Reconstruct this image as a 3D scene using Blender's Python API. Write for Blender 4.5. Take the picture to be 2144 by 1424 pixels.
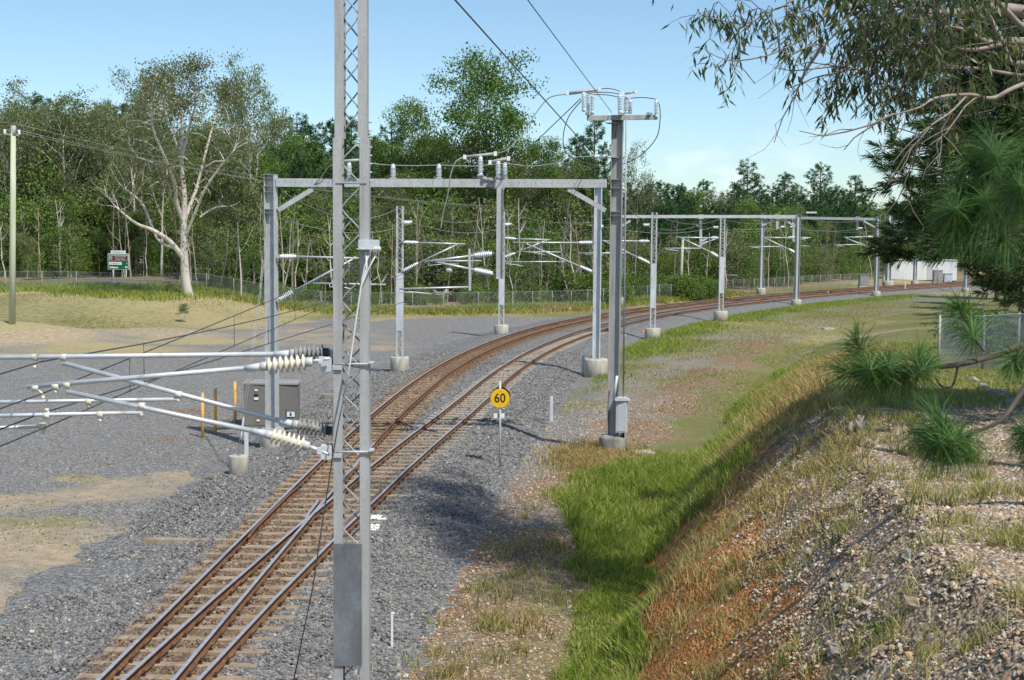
import bpy, math, random
import numpy as np
from mathutils import Vector, Matrix

sc = bpy.context.scene
for o in list(bpy.data.objects):
    bpy.data.objects.remove(o)
col = sc.collection
R_ = math.radians

# ------------------------------------------------------------------ camera
W0, H0 = 2144.0, 1424.0
FPX, YHOR, ROLL, CAMH = 2860.0, 485.0, 0.008, 6.85
PITCH = math.atan((H0 / 2 - YHOR) / FPX)
cam_d = bpy.data.cameras.new('camera')
cam_d.sensor_fit = 'HORIZONTAL'
cam_d.sensor_width = 23.6
cam_d.lens = 23.6 * FPX / W0
cam_d.dof.use_dof = True
cam_d.dof.focus_distance = 60.0
cam_d.dof.aperture_fstop = 5.6
cam_d.clip_start = 0.1
cam_d.clip_end = 6000.0
cam = bpy.data.objects.new('camera', cam_d)
col.objects.link(cam)
cam.matrix_world = (Matrix.Translation((0, 0, CAMH)) @ Matrix.Rotation(math.pi / 2 - PITCH, 4, 'X')
                    @ Matrix.Rotation(ROLL, 4, 'Z'))
sc.camera = cam

# ------------------------------------------------------------------ light
SUN_EL, SUN_AZ = R_(56), math.atan2(0.62, -0.78)      # azimuth from +Y towards +X: behind and to the right
sun_dir = Vector((math.sin(SUN_AZ) * math.cos(SUN_EL), math.cos(SUN_AZ) * math.cos(SUN_EL), math.sin(SUN_EL)))
sun_l = bpy.data.lights.new('sun', 'SUN')
sun_l.energy = 3.7
sun_l.angle = R_(0.55)
sun_l.color = (1.0, 0.955, 0.88)
sun = bpy.data.objects.new('sun', sun_l)
col.objects.link(sun)
sun.rotation_euler = sun_dir.to_track_quat('Z', 'Y').to_euler()
sun.location = (20, -20, 60)

world = bpy.data.worlds.new('World')
sc.world = world
world.use_nodes = True
wn, wl = world.node_tree.nodes, world.node_tree.links
wn.clear()
w_out = wn.new('ShaderNodeOutputWorld')
w_bg = wn.new('ShaderNodeBackground')
w_sky = wn.new('ShaderNodeTexSky')
w_sky.sky_type = 'NISHITA'
w_sky.sun_disc = False
w_sky.sun_elevation = SUN_EL
w_sky.sun_rotation = SUN_AZ
w_sky.altitude = 20.0
w_sky.air_density = 0.8
w_sky.dust_density = 0.6
w_sky.ozone_density = 7.0
w_bg.inputs['Strength'].default_value = 0.123
# fair-weather cumulus low over the horizon, all round
w_tc = wn.new('ShaderNodeTexCoord')
w_map = wn.new('ShaderNodeMapping')
w_map.inputs['Scale'].default_value = (1.0, 1.0, 2.2)
w_map.inputs['Location'].default_value = (3.1, 1.7, 0.4)
w_noi = wn.new('ShaderNodeTexNoise')
w_noi.inputs['Scale'].default_value = 13.0
w_noi.inputs['Detail'].default_value = 6.0
w_noi.inputs['Roughness'].default_value = 0.55
w_cr = wn.new('ShaderNodeMapRange')
w_cr.inputs['From Min'].default_value = 0.51
w_cr.inputs['From Max'].default_value = 0.70
w_sep = wn.new('ShaderNodeSeparateXYZ')
w_band = wn.new('ShaderNodeMapRange')
w_band.interpolation_type = 'SMOOTHSTEP'
w_band.inputs['From Min'].default_value = 0.11
w_band.inputs['From Max'].default_value = 0.02
w_mul = wn.new('ShaderNodeMath'); w_mul.operation = 'MULTIPLY'
w_mul2 = wn.new('ShaderNodeMath'); w_mul2.operation = 'MULTIPLY'; w_mul2.inputs[1].default_value = 0.55
w_mix = wn.new('ShaderNodeMix'); w_mix.data_type = 'RGBA'
w_mix.inputs[7].default_value = (7.2, 7.3, 7.6, 1)
wl.new(w_tc.outputs['Generated'], w_map.inputs['Vector'])
wl.new(w_map.outputs['Vector'], w_noi.inputs['Vector'])
wl.new(w_noi.outputs['Fac'], w_cr.inputs['Value'])
wl.new(w_tc.outputs['Generated'], w_sep.inputs['Vector'])
wl.new(w_sep.outputs['Z'], w_band.inputs['Value'])
wl.new(w_cr.outputs['Result'], w_mul.inputs[0])
wl.new(w_band.outputs['Result'], w_mul.inputs[1])
wl.new(w_mul.outputs[0], w_mul2.inputs[0])
wl.new(w_mul2.outputs[0], w_mix.inputs[0])
w_tint = wn.new('ShaderNodeMix'); w_tint.data_type = 'RGBA'; w_tint.blend_type = 'MULTIPLY'; w_tint.inputs[0].default_value = 1.0
w_tint.inputs[7].default_value = (1.24, 1.17, 0.97, 1)
wl.new(w_sky.outputs['Color'], w_tint.inputs[6])
wl.new(w_tint.outputs[2], w_mix.inputs[6])
wl.new(w_mix.outputs[2], w_bg.inputs['Color'])
wl.new(w_bg.outputs['Background'], w_out.inputs['Surface'])

vs = sc.view_settings
vs.view_transform = 'Standard'
vs.look = 'None'
vs.exposure = 0.42
vs.gamma = 1.0
vs.use_curve_mapping = False
sc.render.engine = 'CYCLES'
sc.cycles.use_denoising = True
sc.cycles.max_bounces = 6
sc.cycles.diffuse_bounces = 3
sc.cycles.glossy_bounces = 2
sc.cycles.transmission_bounces = 4
sc.cycles.transparent_max_bounces = 12
sc.cycles.caustics_reflective = False
sc.cycles.caustics_refractive = False

# ------------------------------------------------------------------ photo pixel -> direction -> place
_c, _s, _cp, _sp = math.cos(ROLL), math.sin(ROLL), math.cos(PITCH), math.sin(PITCH)
def ray(px, py):
    u, v = px - W0 / 2, py - H0 / 2
    r, d = u * _c + v * _s, -u * _s + v * _c
    return Vector((r, FPX * _cp - d * _sp, -FPX * _sp - d * _cp))
def G(px, py, z=-0.4):
    """the point of the level z seen at a pixel"""
    q = ray(px, py); t = (z - CAMH) / q.z
    return Vector((q.x * t, q.y * t, z))
def D(px, py, y):
    """the point at distance y (metres from the bridge) seen at a pixel"""
    q = ray(px, py); t = y / q.y
    return Vector((q.x * t, y, CAMH + q.z * t))
def smooth(t):
    t = np.clip(t, 0, 1); return t * t * (3 - 2 * t)

# ------------------------------------------------------------------ objects
def tag(o, label=None, cat=None, group=None, kind=None):
    if label: o['label'] = label
    if cat: o['category'] = cat
    if group: o['group'] = group
    if kind: o['kind'] = kind
    return o
def empty(name, loc=(0, 0, 0), rz=0, label=None, cat=None, group=None, kind=None):
    o = bpy.data.objects.new(name, None)
    o.empty_display_size = 0.2
    col.objects.link(o)
    o.location = loc
    o.rotation_euler = (0, 0, rz)
    return tag(o, label, cat, group, kind)
def copy_tree(o, parent=None):
    c = o.copy(); col.objects.link(c)
    c.parent = parent
    for ch in o.children:
        copy_tree(ch, c)
    return c
def world_loc(o):
    v = Vector(o.location)
    while o.parent:
        o = o.parent; v += Vector(o.location)
    return v

def np_mesh(name, V, loops, sizes, mat=None, smooth_=False):
    me = bpy.data.meshes.new(name)
    V = np.asarray(V, np.float32); loops = np.asarray(loops, np.int32); sizes = np.asarray(sizes, np.int32)
    me.vertices.add(len(V)); me.vertices.foreach_set('co', V.ravel())
    me.loops.add(len(loops)); me.loops.foreach_set('vertex_index', loops)
    me.polygons.add(len(sizes))
    st = np.zeros(len(sizes), np.int32); st[1:] = np.cumsum(sizes)[:-1]
    me.polygons.foreach_set('loop_start', st)
    if smooth_: me.polygons.foreach_set('use_smooth', np.ones(len(sizes), bool))
    me.update(calc_edges=True)
    if mat: me.materials.append(mat)
    return me
def link(name, me, parent=None, **kw):
    o = bpy.data.objects.new(name, me); col.objects.link(o)
    if parent: o.parent = parent
    return tag(o, **kw)

class MB:
    """collects simple solids into one mesh"""
    def __init__(s): s.v = []; s.f = []; s.sm = []
    def add(s, vs_, fs, sm=False):
        n = len(s.v); s.v += [Vector(p) for p in vs_]
        s.f += [tuple(i + n for i in f) for f in fs]; s.sm += [sm] * len(fs)
        return s
    def box(s, c, size, rz=0, M=None):
        hx, hy, hz = [q / 2 for q in size]
        M = M or Matrix.Rotation(rz, 3, 'Z')
        c = Vector(c)
        vs_ = [c + M @ Vector((x, y, z)) for z in (-hz, hz) for y in (-hy, hy) for x in (-hx, hx)]
        return s.add(vs_, [(0, 2, 3, 1), (4, 5, 7, 6), (0, 1, 5, 4), (2, 6, 7, 3), (0, 4, 6, 2), (1, 3, 7, 5)])
    def bar(s, a, b, w, h, up=(0, 0, 1)):
        a, b = Vector(a), Vector(b); d = b - a; L = d.length
        if L < 1e-6: return s
        z = d / L; u = Vector(up)
        if abs(z.dot(u)) > .98: u = Vector((0, 1, 0))
        x = u.cross(z).normalized(); y = z.cross(x)
        M = Matrix((x, y, z)).transposed()
        return s.box((a + b) / 2, (w, h, L), M=M)
    def tube(s, pts, r, n=8, caps=True):
        pts = [Vector(p) for p in pts]; m = len(pts)
        rs = r if hasattr(r, '__len__') else [r] * m
        t0 = (pts[1] - pts[0]).normalized()
        u = Vector((0, 0, 1)) if abs(t0.z) < .9 else Vector((1, 0, 0))
        x = u.cross(t0).normalized()
        vs_ = []
        for i, p in enumerate(pts):
            t = (pts[min(i + 1, m - 1)] - pts[max(i - 1, 0)])
            t = t.normalized() if t.length > 1e-9 else t0
            x = (x - t * x.dot(t)).normalized(); y = t.cross(x)
            for k in range(n):
                a = 2 * math.pi * k / n
                vs_.append(p + (x * math.cos(a) + y * math.sin(a)) * rs[i])
        fs = [(i * n + k, i * n + (k + 1) % n, (i + 1) * n + (k + 1) % n, (i + 1) * n + k) for i in range(m - 1) for k in range(n)]
        s.add(vs_, fs, True)
        if caps:
            k0 = len(s.v) - m * n
            s.f += [tuple(k0 + k for k in range(n))[::-1], tuple(k0 + (m - 1) * n + k for k in range(n))]; s.sm += [False, False]
        return s
    def lathe(s, a, b, prof, n=12):
        a, b = Vector(a), Vector(b)
        pts = [a.lerp(b, t) for t, r in prof]
        z = (b - a).normalized(); u = Vector((0, 0, 1)) if abs(z.z) < .9 else Vector((1, 0, 0))
        x = u.cross(z).normalized(); y = z.cross(x)
        vs_ = []
        for (t, r), p in zip(prof, pts):
            for k in range(n):
                q = 2 * math.pi * k / n
                vs_.append(p + (x * math.cos(q) + y * math.sin(q)) * r)
        m = len(prof)
        fs = [(i * n + k, i * n + (k + 1) % n, (i + 1) * n + (k + 1) % n, (i + 1) * n + k) for i in range(m - 1) for k in range(n)]
        k0 = len(s.v)
        s.add(vs_, fs, True)
        s.f += [tuple(k0 + k for k in range(n))[::-1], tuple(k0 + (m - 1) * n + k for k in range(n))]; s.sm += [False, False]
        return s
    def prism(s, poly, a, b, x, y):
        """polygon (in axes x, y) swept from a to b"""
        a, b, x, y = Vector(a), Vector(b), Vector(x), Vector(y); n = len(poly)
        vs_ = [a + x * p + y * q for p, q in poly] + [b + x * p + y * q for p, q in poly]
        return s.add(vs_, [(i, (i + 1) % n, n + (i + 1) % n, n + i) for i in range(n)] + [tuple(range(n))[::-1], tuple(range(n, 2 * n))])
    def build(s, name, mat, parent=None, bevel=0, local=False, **kw):
        off = Vector((0, 0, 0)) if (local or not parent) else world_loc(parent)
        me = bpy.data.meshes.new(name)
        me.from_pydata([tuple(p - off) for p in s.v], [], s.f)
        me.polygons.foreach_set('use_smooth', s.sm)
        me.update()
        if mat: me.materials.append(mat)
        o = link(name, me, parent, **kw)
        if bevel:
            m = o.modifiers.new('bevel', 'BEVEL'); m.width = bevel; m.segments = 2; m.limit_method = 'ANGLE'
        return o
def fix_normals(me):
    import bmesh
    bm = bmesh.new(); bm.from_mesh(me); bmesh.ops.recalc_face_normals(bm, faces=bm.faces[:]); bm.to_mesh(me); bm.free()

# ------------------------------------------------------------------ materials
def new_mat(name):
    m = bpy.data.materials.new(name); m.use_nodes = True
    nt = m.node_tree; b = nt.nodes['Principled BSDF']
    return m, nt, b
def ramp(nt, stops, fac=None):
    r = nt.nodes.new('ShaderNodeValToRGB'); e = r.color_ramp.elements
    while len(e) < len(stops): e.new(0.5)
    for k, (p, c) in zip(e, stops):
        k.position = p; k.color = (*c, 1) if len(c) == 3 else c
    if fac is not None: nt.links.new(fac, r.inputs['Fac'])
    return r.outputs['Color']
def noise(nt, scale, detail=4, rough=.55, vec=None, w=None):
    n = nt.nodes.new('ShaderNodeTexNoise'); n.inputs['Scale'].default_value = scale
    n.inputs['Detail'].default_value = detail; n.inputs['Roughness'].default_value = rough
    if vec is not None: nt.links.new(vec, n.inputs['Vector'])
    return n.outputs['Fac']
def coords(nt, which='Object'):
    t = nt.nodes.new('ShaderNodeTexCoord'); return t.outputs[which]
def worldpos(nt):
    return nt.nodes.new('ShaderNodeNewGeometry').outputs['Position']
def mixc(nt, fac, a, b, mode='MIX'):
    n = nt.nodes.new('ShaderNodeMix'); n.data_type = 'RGBA'; n.blend_type = mode
    for key, v in (('Factor', fac), ('A', a), ('B', b)):
        i = [q for q in n.inputs if q.name == key and (q.type == 'RGBA' or key == 'Factor')][0]
        if hasattr(v, 'is_linked'): nt.links.new(v, i)
        elif isinstance(v, (int, float)): i.default_value = v
        else: i.default_value = (*v, 1) if len(v) == 3 else v
    return [q for q in n.outputs if q.type == 'RGBA'][0]
def mathn(nt, op, a, b=None, c=None):
    n = nt.nodes.new('ShaderNodeMath'); n.operation = op
    for i, v in enumerate((a, b, c)):
        if v is None: continue
        if hasattr(v, 'is_linked'): nt.links.new(v, n.inputs[i])
        else: n.inputs[i].default_value = v
    return n.outputs[0]
def maprange(nt, v, a, b, c=0., d=1.):
    n = nt.nodes.new('ShaderNodeMapRange'); nt.links.new(v, n.inputs['Value'])
    for k, q in (('From Min', a), ('From Max', b), ('To Min', c), ('To Max', d)): n.inputs[k].default_value = q
    return n.outputs['Result']
def bump(nt, b, height, strength=.3, dist=.01):
    n = nt.nodes.new('ShaderNodeBump'); n.inputs['Strength'].default_value = strength
    n.inputs['Distance'].default_value = dist
    nt.links.new(height, n.inputs['Height']); nt.links.new(n.outputs['Normal'], b.inputs['Normal'])
    return n
def simple(name, c0, c1=None, scale=3., rough=.6, metal=0., bmp=0., bscale=60., spec=.4, streak=None, grime=0.):
    """two-tone noise paint / metal / stone"""
    m, nt, b = new_mat(name)
    co = worldpos(nt)
    if streak:
        mp = nt.nodes.new('ShaderNodeMapping'); mp.inputs['Scale'].default_value = streak
        nt.links.new(co, mp.inputs['Vector']); co2 = mp.outputs['Vector']
    else: co2 = co
    if c1 is None: c1 = tuple(q * .75 for q in c0)
    f = noise(nt, scale, 6, .6, co2)
    cc = ramp(nt, [(.32, c1), (.68, c0)], f)
    if grime:      # zinc spangle, dirt runs and a little rust
        v = nt.nodes.new('ShaderNodeTexVoronoi'); v.inputs['Scale'].default_value = 38; nt.links.new(co, v.inputs['Vector'])
        sp = nt.nodes.new('ShaderNodeSeparateColor'); nt.links.new(v.outputs['Color'], sp.inputs['Color'])
        cc = mixc(nt, maprange(nt, sp.outputs['Red'], 0, 1, 0, .22), cc, tuple(q * .62 for q in c1))
        mp2 = nt.nodes.new('ShaderNodeMapping'); mp2.inputs['Scale'].default_value = (9, 9, .7); nt.links.new(co, mp2.inputs['Vector'])
        cc = mixc(nt, maprange(nt, noise(nt, 1.0, 5, .6, mp2.outputs['Vector']), .52, .72, 0, grime), cc, (.16, .135, .11))
        cc = mixc(nt, maprange(nt, noise(nt, 2.3, 6, .7, co), .66, .78, 0, grime * 1.1), cc, (.24, .12, .06))
    nt.links.new(cc, b.inputs['Base Color'])
    b.inputs['Roughness'].default_value = rough; b.inputs['Metallic'].default_value = metal
    b.inputs['Specular IOR Level'].default_value = spec
    if bmp: bump(nt, b, noise(nt, bscale, 3, .6, co), bmp, .01)
    return m

M = {}
M['galv'] = simple('galvanised_steel', (.56, .58, .58), (.42, .44, .44), 5, .55, .1, .06, 90, grime=.45)
M['galv_dull'] = simple('weathered_steel', (.47, .475, .46), (.34, .345, .335), 4, .6, .08, .08, 80, streak=(1, 1, .25), grime=.5)
M['galv_pale'] = simple('pale_galvanised_steel', (.68, .72, .75), (.50, .53, .55), 3, .5, .08, .05, 60, streak=(1, 1, .4), grime=.3)
M['panel'] = simple('grey_sheet_steel', (.26, .29, .31), (.13, .14, .145), 4.5, .55, .3, .05, 60, streak=(1, 1, .5), grime=.35)
M['alu'] = simple('aluminium_tube', (.62, .65, .66), (.50, .52, .53), 6, .42, .35)
M['ins_white'] = simple('glazed_white_insulator', (.82, .87, .88), (.68, .76, .79), 8, .22, 0)
M['ins_cream'] = simple('soiled_cream_insulator', (.78, .76, .66), (.55, .50, .38), 14, .25, 0)
M['ins_grey'] = simple('dark_grey_insulator', (.34, .34, .32), (.16, .16, .15), 12, .25, 0)  # mottled dark grey for the insulators of the far arm
M['cap_dark'] = simple('dark_iron_cap', (.06, .065, .07), (.03, .03, .035), 9, .5, .1)
M['wire'] = simple('stranded_wire', (.10, .10, .10), (.06, .06, .06), 3, .5, .4)
M['wire_pale'] = simple('aluminium_wire', (.38, .38, .36), (.28, .28, .27), 3, .5, .4)
M['cable_white'] = simple('white_cable', (.72, .73, .70), (.55, .56, .54), 6, .5)
M['concrete'] = simple('pale_concrete', (.55, .51, .43), (.33, .30, .25), 5, .9, 0, .25, 40, streak=(1, 1, .35))
M['concrete_dark'] = simple('stained_concrete', (.33, .31, .27), (.13, .12, .10), 4, .9, 0, .25, 40, streak=(1, 1, .3))
M['cabinet'] = simple('taupe_cabinet_paint', (.235, .215, .19), (.19, .175, .155), 2, .5, .1, grime=.25)
M['cabinet_roof'] = simple('pale_taupe_paint', (.34, .32, .30), (.28, .26, .25), 2, .5, .1)
M['box_grey'] = simple('light_grey_enamel', (.60, .62, .63), (.50, .52, .53), 2, .45, grime=.3)
M['white'] = simple('white_paint', (.80, .80, .78), (.70, .70, .68), 3, .5)
M['black'] = simple('black_paint', (.02, .02, .02), (.015, .015, .015), 3, .5)
M['yellow'] = simple('sign_yellow', (.85, .52, .01), (.80, .47, .01), 3, .4)
M['post_yellow'] = simple('faded_yellow_plastic', (.80, .42, .09), (.70, .34, .06), 3, .5)
M['orange'] = simple('orange_plastic', (.85, .26, .03), (.70, .20, .03), 6, .5)
M['sign_green'] = simple('sign_green', (.004, .12, .045), (.004, .10, .04), 2, .4)
M['sign_brown'] = simple('sign_brown', (.11, .028, .012), (.09, .022, .01), 2, .4)
M['timber_pole'] = simple('treated_timber', (.56, .60, .43), (.40, .44, .30), 3, .85, 0, .3, 30, streak=(1, 1, .12))
M['asphalt'] = simple('asphalt', (.13, .13, .13), (.09, .09, .09), 2, .9)
M['clay_red'] = simple('red_gravel', (.33, .13, .06), (.24, .10, .05), 3, .9)
# ================================================================== track alignment
KS = [0, 30, 50, 70, 95, 125, 165, 260]
KV = [-0.000585, 0.000287, 0.002204, 0.00492, 0.006671, 0.005403, 0.002584, 0.00011]
DS = 0.5
S = np.arange(-24, 262, DS)
kap = np.interp(S, KS, KV, left=0)
TH = 0.032469 + np.cumsum(np.where(S >= 0, kap, 0)) * DS
PX = np.cumsum(np.sin(TH)) * DS; PY = np.cumsum(np.cos(TH)) * DS
i0 = int(np.argmin(abs(S)))
PX += -6.789742 - PX[i0]; PY += 2.0 - PY[i0]
def oR(s):      # offset of the right line's outer rail from the left line's outer rail
    return np.interp(s, [-30, 5, 10, 14, 18, 23, 29, 33, 37, 43, 49, 55, 69, 85, 97, 110], [0.0, 0.0, .03, .16, .36, .61, 1.0, 1.31, 1.58, 2.05, 2.52, 2.85, 3.28, 3.6, 3.78, 3.8])
def cant(s): return 0.10 * smooth((np.asarray(s) - 68) / 35)
def TP(s, off, z=0.0):
    """point at arc length s, off metres right of the outer rail"""
    x = np.interp(s, S, PX); y = np.interp(s, S, PY); t = np.interp(s, S, TH)
    return Vector((x + off * math.cos(t), y - off * math.sin(t), z))
def offset_of(x, y):
    """signed distance to the right of the left line's outer rail"""
    xx = np.interp(y, PY, PX); t = np.interp(y, PY, TH)
    far = np.maximum(y - PY[-1], 0)
    return (x - xx - far * np.tan(TH[-1])) * np.cos(t)
GAUGE = 1.137
TOE_Y = [-20, 10, 22, 30, 46, 67, 98, 130, 200]
TOE_O = [6.4, 7.1, 8.05, 8.9, 12.3, 17.0, 21.5, 24, 27]
TOP_Y = [-20, 10, 22, 30, 40, 47, 60, 75, 98, 130]
TOP_H = [3.4, 3.5, 3.3, 3.1, 2.6, 2.3, 1.75, 1.1, .45, .2]

_rng = np.random.default_rng(7)
_ph = _rng.random((24, 4))
def fnoise(x, y, scale, k=0, octs=3):
    """cheap smooth noise from rotated sines, about -1..1"""
    v = 0; a = 1.0; tot = 0
    for o in range(octs):
        for j in range(3):
            p = _ph[(k * 5 + o * 3 + j) % 24]
            an = p[0] * 6.283
            v = v + a * np.sin((x * np.cos(an) + y * np.sin(an)) * scale * (0.7 + .6 * p[1]) + p[2] * 6.28 + 1.7 * np.sin((x * np.sin(an) - y * np.cos(an)) * scale * .8 + p[3] * 6.28))
            tot += a
        a *= .55; scale = scale * 2.1
    return v / tot * 1.6
def bank_r(x, y):
    return offset_of(x, y) - np.interp(y, TOE_Y, TOE_O)
def height(x, y):
    x = np.asarray(x, float); y = np.asarray(y, float)
    off = offset_of(x, y)
    z = np.full(np.broadcast(x, y).shape, -0.42) + .03 * fnoise(x, y, .25, 1)
    # ditch at the foot of the bank
    r = bank_r(x, y)
    z = z - .22 * np.exp(-((r + .6) / 1.4) ** 2) * smooth((110 - y) / 40)
    # litter-covered rise between the line and the ditch, beyond the pole
    mid = np.exp(-(((x - np.interp(y, [50, 62, 75, 90], [7, 9.3, 12.3, 17])) / 3.0) ** 2)) * smooth((y - 48) / 8) * smooth((105 - y) / 20)
    z = z + .35 * mid
    # the cutting bank
    run = np.interp(y, [10, 30, 60, 98], [3.6, 4.3, 5.0, 6.0])
    top = np.interp(y, TOP_Y, TOP_H)
    rr = r + .35 * fnoise(x, y, .55, 2) * smooth((60 - y) / 20) + .12 * fnoise(x, y, 2.0, 3)
    t = np.clip(rr / run, 0, 1)
    prof = np.where(t < .75, t * 1.12, .84 + .16 * smooth((t - .75) / .25))
    prof = np.where(t <= 0, 0, np.minimum(prof, 1))
    z = z + (top + .35) * prof + .012 * np.clip(r - run, 0, 60)
    z = z - .10 * np.clip(np.sin(y * 2.3 + 1.2 * np.sin(y * .9) + .5 * r), 0, 1) ** 3 * np.sin(np.pi * np.clip(t, 0, 1)) * smooth((40 - y) / 10)
    z = z + .10 * fnoise(x, y, .5, 4) * prof + .035 * fnoise(x, y, 2.6, 5, 2) * prof * smooth((45 - y) / 20)
    # left: embankment up to the road
    wx = smooth((-x - 15) / 13)
    up = smooth((y - np.interp(x, [-60, -34, -22], [84, 92, 100])) / 26)
    z = z + wx * up * 1.45
    z = z + wx * .25 * fnoise(x, y, .16, 6) * up
    z = z + 1.25 * np.exp(-(((x + 33) / 6.5) ** 2 + ((y - 88) / 4.2) ** 2)) + .5 * np.exp(-(((x + 24) / 5) ** 2 + ((y - 93) / 2.5) ** 2))
    # ground behind the far side of the line and in the forest
    z = z + .35 * smooth((-off - 5) / 8) * smooth((y - 112) / 15)
    z = z + .4 * smooth((y - 160) / 60) * smooth((-off - 8) / 20)
    # level ballast formation
    form = smooth((off + 5.0) / 1.5) * smooth((oR(y) + GAUGE + 4.2 - off) / 1.2)
    z = z * (1 - form) + form * np.minimum(z, -.47)
    return z
def gz(x, y): return float(height(np.array([x]), np.array([y]))[0])
def on_ground(px, py, z0=-.4):
    """march along a pixel's direction to the terrain"""
    q = ray(px, py); t = np.linspace(6, 260, 3000)
    x = q.x / q.y * t; z = CAMH + q.z / q.y * t
    h = height(x, t)
    k = np.argmax(z < h)
    if not (z < h).any(): return G(px, py, z0)
    return Vector((x[k], t[k], h[k]))

# ---- the ground sheet
def grow(a, step, lim, f):
    out = []
    while abs(a) < lim:
        a += step; out.append(a); step *= f
    return out
gx = np.concatenate([np.arange(-14, 24, .3), np.arange(24, 62, .75)])
gx = np.concatenate([sorted(grow(-60, -.9, 2500, 1.22)), np.arange(-60, -14, .6), gx, grow(61.5, .9, 2500, 1.22)])
gy = np.concatenate([np.arange(-30, 6, 3), np.arange(6, 52, .3), np.arange(52, 135, .6), np.arange(135, 230, 1.6), grow(229, 2, 4000, 1.22)])
GX, GY = np.meshgrid(gx, gy)
GZ = height(GX, GY)
GZ = np.where(GY > 300, GZ * .0 + .2, GZ)
nx, ny = len(gx), len(gy)
ii = (np.arange(ny - 1)[:, None] * nx + np.arange(nx - 1)[None, :]).ravel()
g_loops = np.stack([ii, ii + 1, ii + nx + 1, ii + nx], 1).ravel()
me = np_mesh('ground', np.stack([GX.ravel(), GY.ravel(), GZ.ravel()], 1), g_loops, np.full(len(ii), 4), None, True)

# ---- what covers the ground where (grass, bare soil, leaf litter / clay, stony spoil)
def ell(cx, cy, rx, ry, soft=.5):
    d = np.sqrt(((GX - cx) / rx) ** 2 + ((GY - cy) / ry) ** 2)
    return smooth((1 + soft - d) / (2 * soft))
def epx(px, py, rx, ry, z=-.4, soft=.5):
    p = G(px, py, z); return ell(p.x, p.y, rx, ry, soft)
OFF = offset_of(GX, GY); BR = bank_r(GX, GY)
n1, n2, n3 = fnoise(GX, GY, .35, 1), fnoise(GX, GY, .9, 2), fnoise(GX, GY, .12, 3)
yard_edge = np.interp(GX, [-90, -60, -31, -20, -14, -6, 2, 6], [72, 76, 83, 99, 111, 114, 113, 119])
beyond = smooth((GY - yard_edge + 3 * n1) / 3.0)
leftside = (OFF < 1).astype(float)
grass = leftside * beyond
soil = np.zeros_like(GX); litter = np.zeros_like(GX); stony = np.zeros_like(GX)
# straw-coloured patches in the yard
YARD_SOIL = [(300, 1015, 1.7, 1.5), (200, 1035, 1.6, 1.2), (380, 995, 1.0, .9), (90, 1130, 2.6, 2.8), (30, 1230, 2.6, 2.8), (140, 1250, 1.6, 1.8), (40, 1050, 1.5, 1.3), (120, 1180, 1.6, 1.6)]
for a in YARD_SOIL:
    soil = np.maximum(soil, epx(*a) * (.75 + .35 * n2))
for a in [(70, 1090, 1.6, 1.0), (200, 730, 9, 3), (420, 716, 7, 2.6), (60, 745, 6, 2), (160, 1000, .9, .6), (560, 735, 4, 3)]:
    grass = np.maximum(grass, epx(*a) * (.55 + .5 * n1))
for a in [(640, 705, 5, 8), (790, 725, 2.2, 4), (560, 690, 5, 4)]:
    soil = np.maximum(soil, epx(*a) * (.5 + .5 * n2))
for a in [(420, 860, 1.6, 1.4), (350, 965, .9, .4), (330, 920, 1.6, .7)]:
    litter = np.maximum(litter, epx(*a) * (.35 + .55 * n2))
# bare cut face of the road embankment and the spoil heap
wl_ = smooth((-GX - 14) / 6)
face = wl_ * smooth((GY - yard_edge) / 4) * smooth((118 + .15 * (GX + 30) - GY) / 9)
soil = np.maximum(soil, face * np.clip(.62 + .7 * n1, 0, 1))
soil = np.maximum(soil, ell(-33, 86.5, 7.5, 5, .3)); soil = np.maximum(soil, ell(-24, 91, 5.5, 2.6, .4) * .8)
# right of the line
right = (OFF > oR(GY) + GAUGE + 2.2).astype(float)
rg = np.clip(.55 + .5 * n1, 0, 1) * smooth((GY - 46) / 10)
rg = np.maximum(rg, smooth((GY - 78) / 25) * (.62 + .3 * n1))
rg = np.maximum(rg, np.exp(-((BR + 1.2) / 2.0) ** 2) * smooth((GY - 15) / 10))                 # ditch
rg = np.maximum(rg, np.exp(-((OFF - oR(GY) - GAUGE - 4.8) / 1.3) ** 2) * smooth((GY - 62) / 12) * (.75 + .3 * n2))
grass = np.maximum(grass, right * rg * (BR < 1.2))
lit = np.exp(-(((GX - np.interp(GY, [44, 52, 62, 75, 90], [3.6, 5.4, 8.6, 12.3, 17])) / 2.4) ** 2)) * smooth((GY - 42) / 6) * smooth((100 - GY) / 12)
lit = np.maximum(lit, .85 * smooth((50 - GY) / 10) * smooth((BR + 7) / 3))
litter = np.maximum(litter, right * (BR < .5) * lit * (.72 + .45 * n2))
grass = grass * (1 - .7 * np.clip(lit * right * (BR < .2) * (.7 + .5 * n2), 0, 1))
# the bank: clay on the cut face, stony spoil on the shoulder, grass on top further along
run_ = np.interp(GY, [10, 30, 60, 98], [3.6, 4.3, 5.0, 6.0])
on_bank = smooth((BR + .2) / .4)
clay = on_bank * smooth((run_ * .78 - BR + .5 * n2) / 1.1) * smooth((44 - GY + 3 * n1) / 10)
st = on_bank * smooth((BR - run_ * .25 + .5 * n2) / 1.2) * smooth((32 + 2 * n1 - GY) / 4)
path_ = on_bank * smooth((BR - 7.2) / 1.5) * np.exp(-((GY - (18.2 + .12 * GX)) / 1.6) ** 2)
topg = on_bank * smooth((GY - 27 - 4 * n1 - (5.0 - BR).clip(0, 6) * 1.6) / 6)
grass = np.maximum(grass * (1 - on_bank), topg * (.8 + .3 * n2) * (1 - .4 * path_))
stony = np.maximum(stony, st * (1 - .8 * topg)); 
orange = np.maximum(clay, on_bank * ell(7.4, 12.2, 1.3, .8) * .9)
soil = np.maximum(soil * (1 - on_bank), path_ * .9)
litter = litter * (1 - on_bank)
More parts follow.
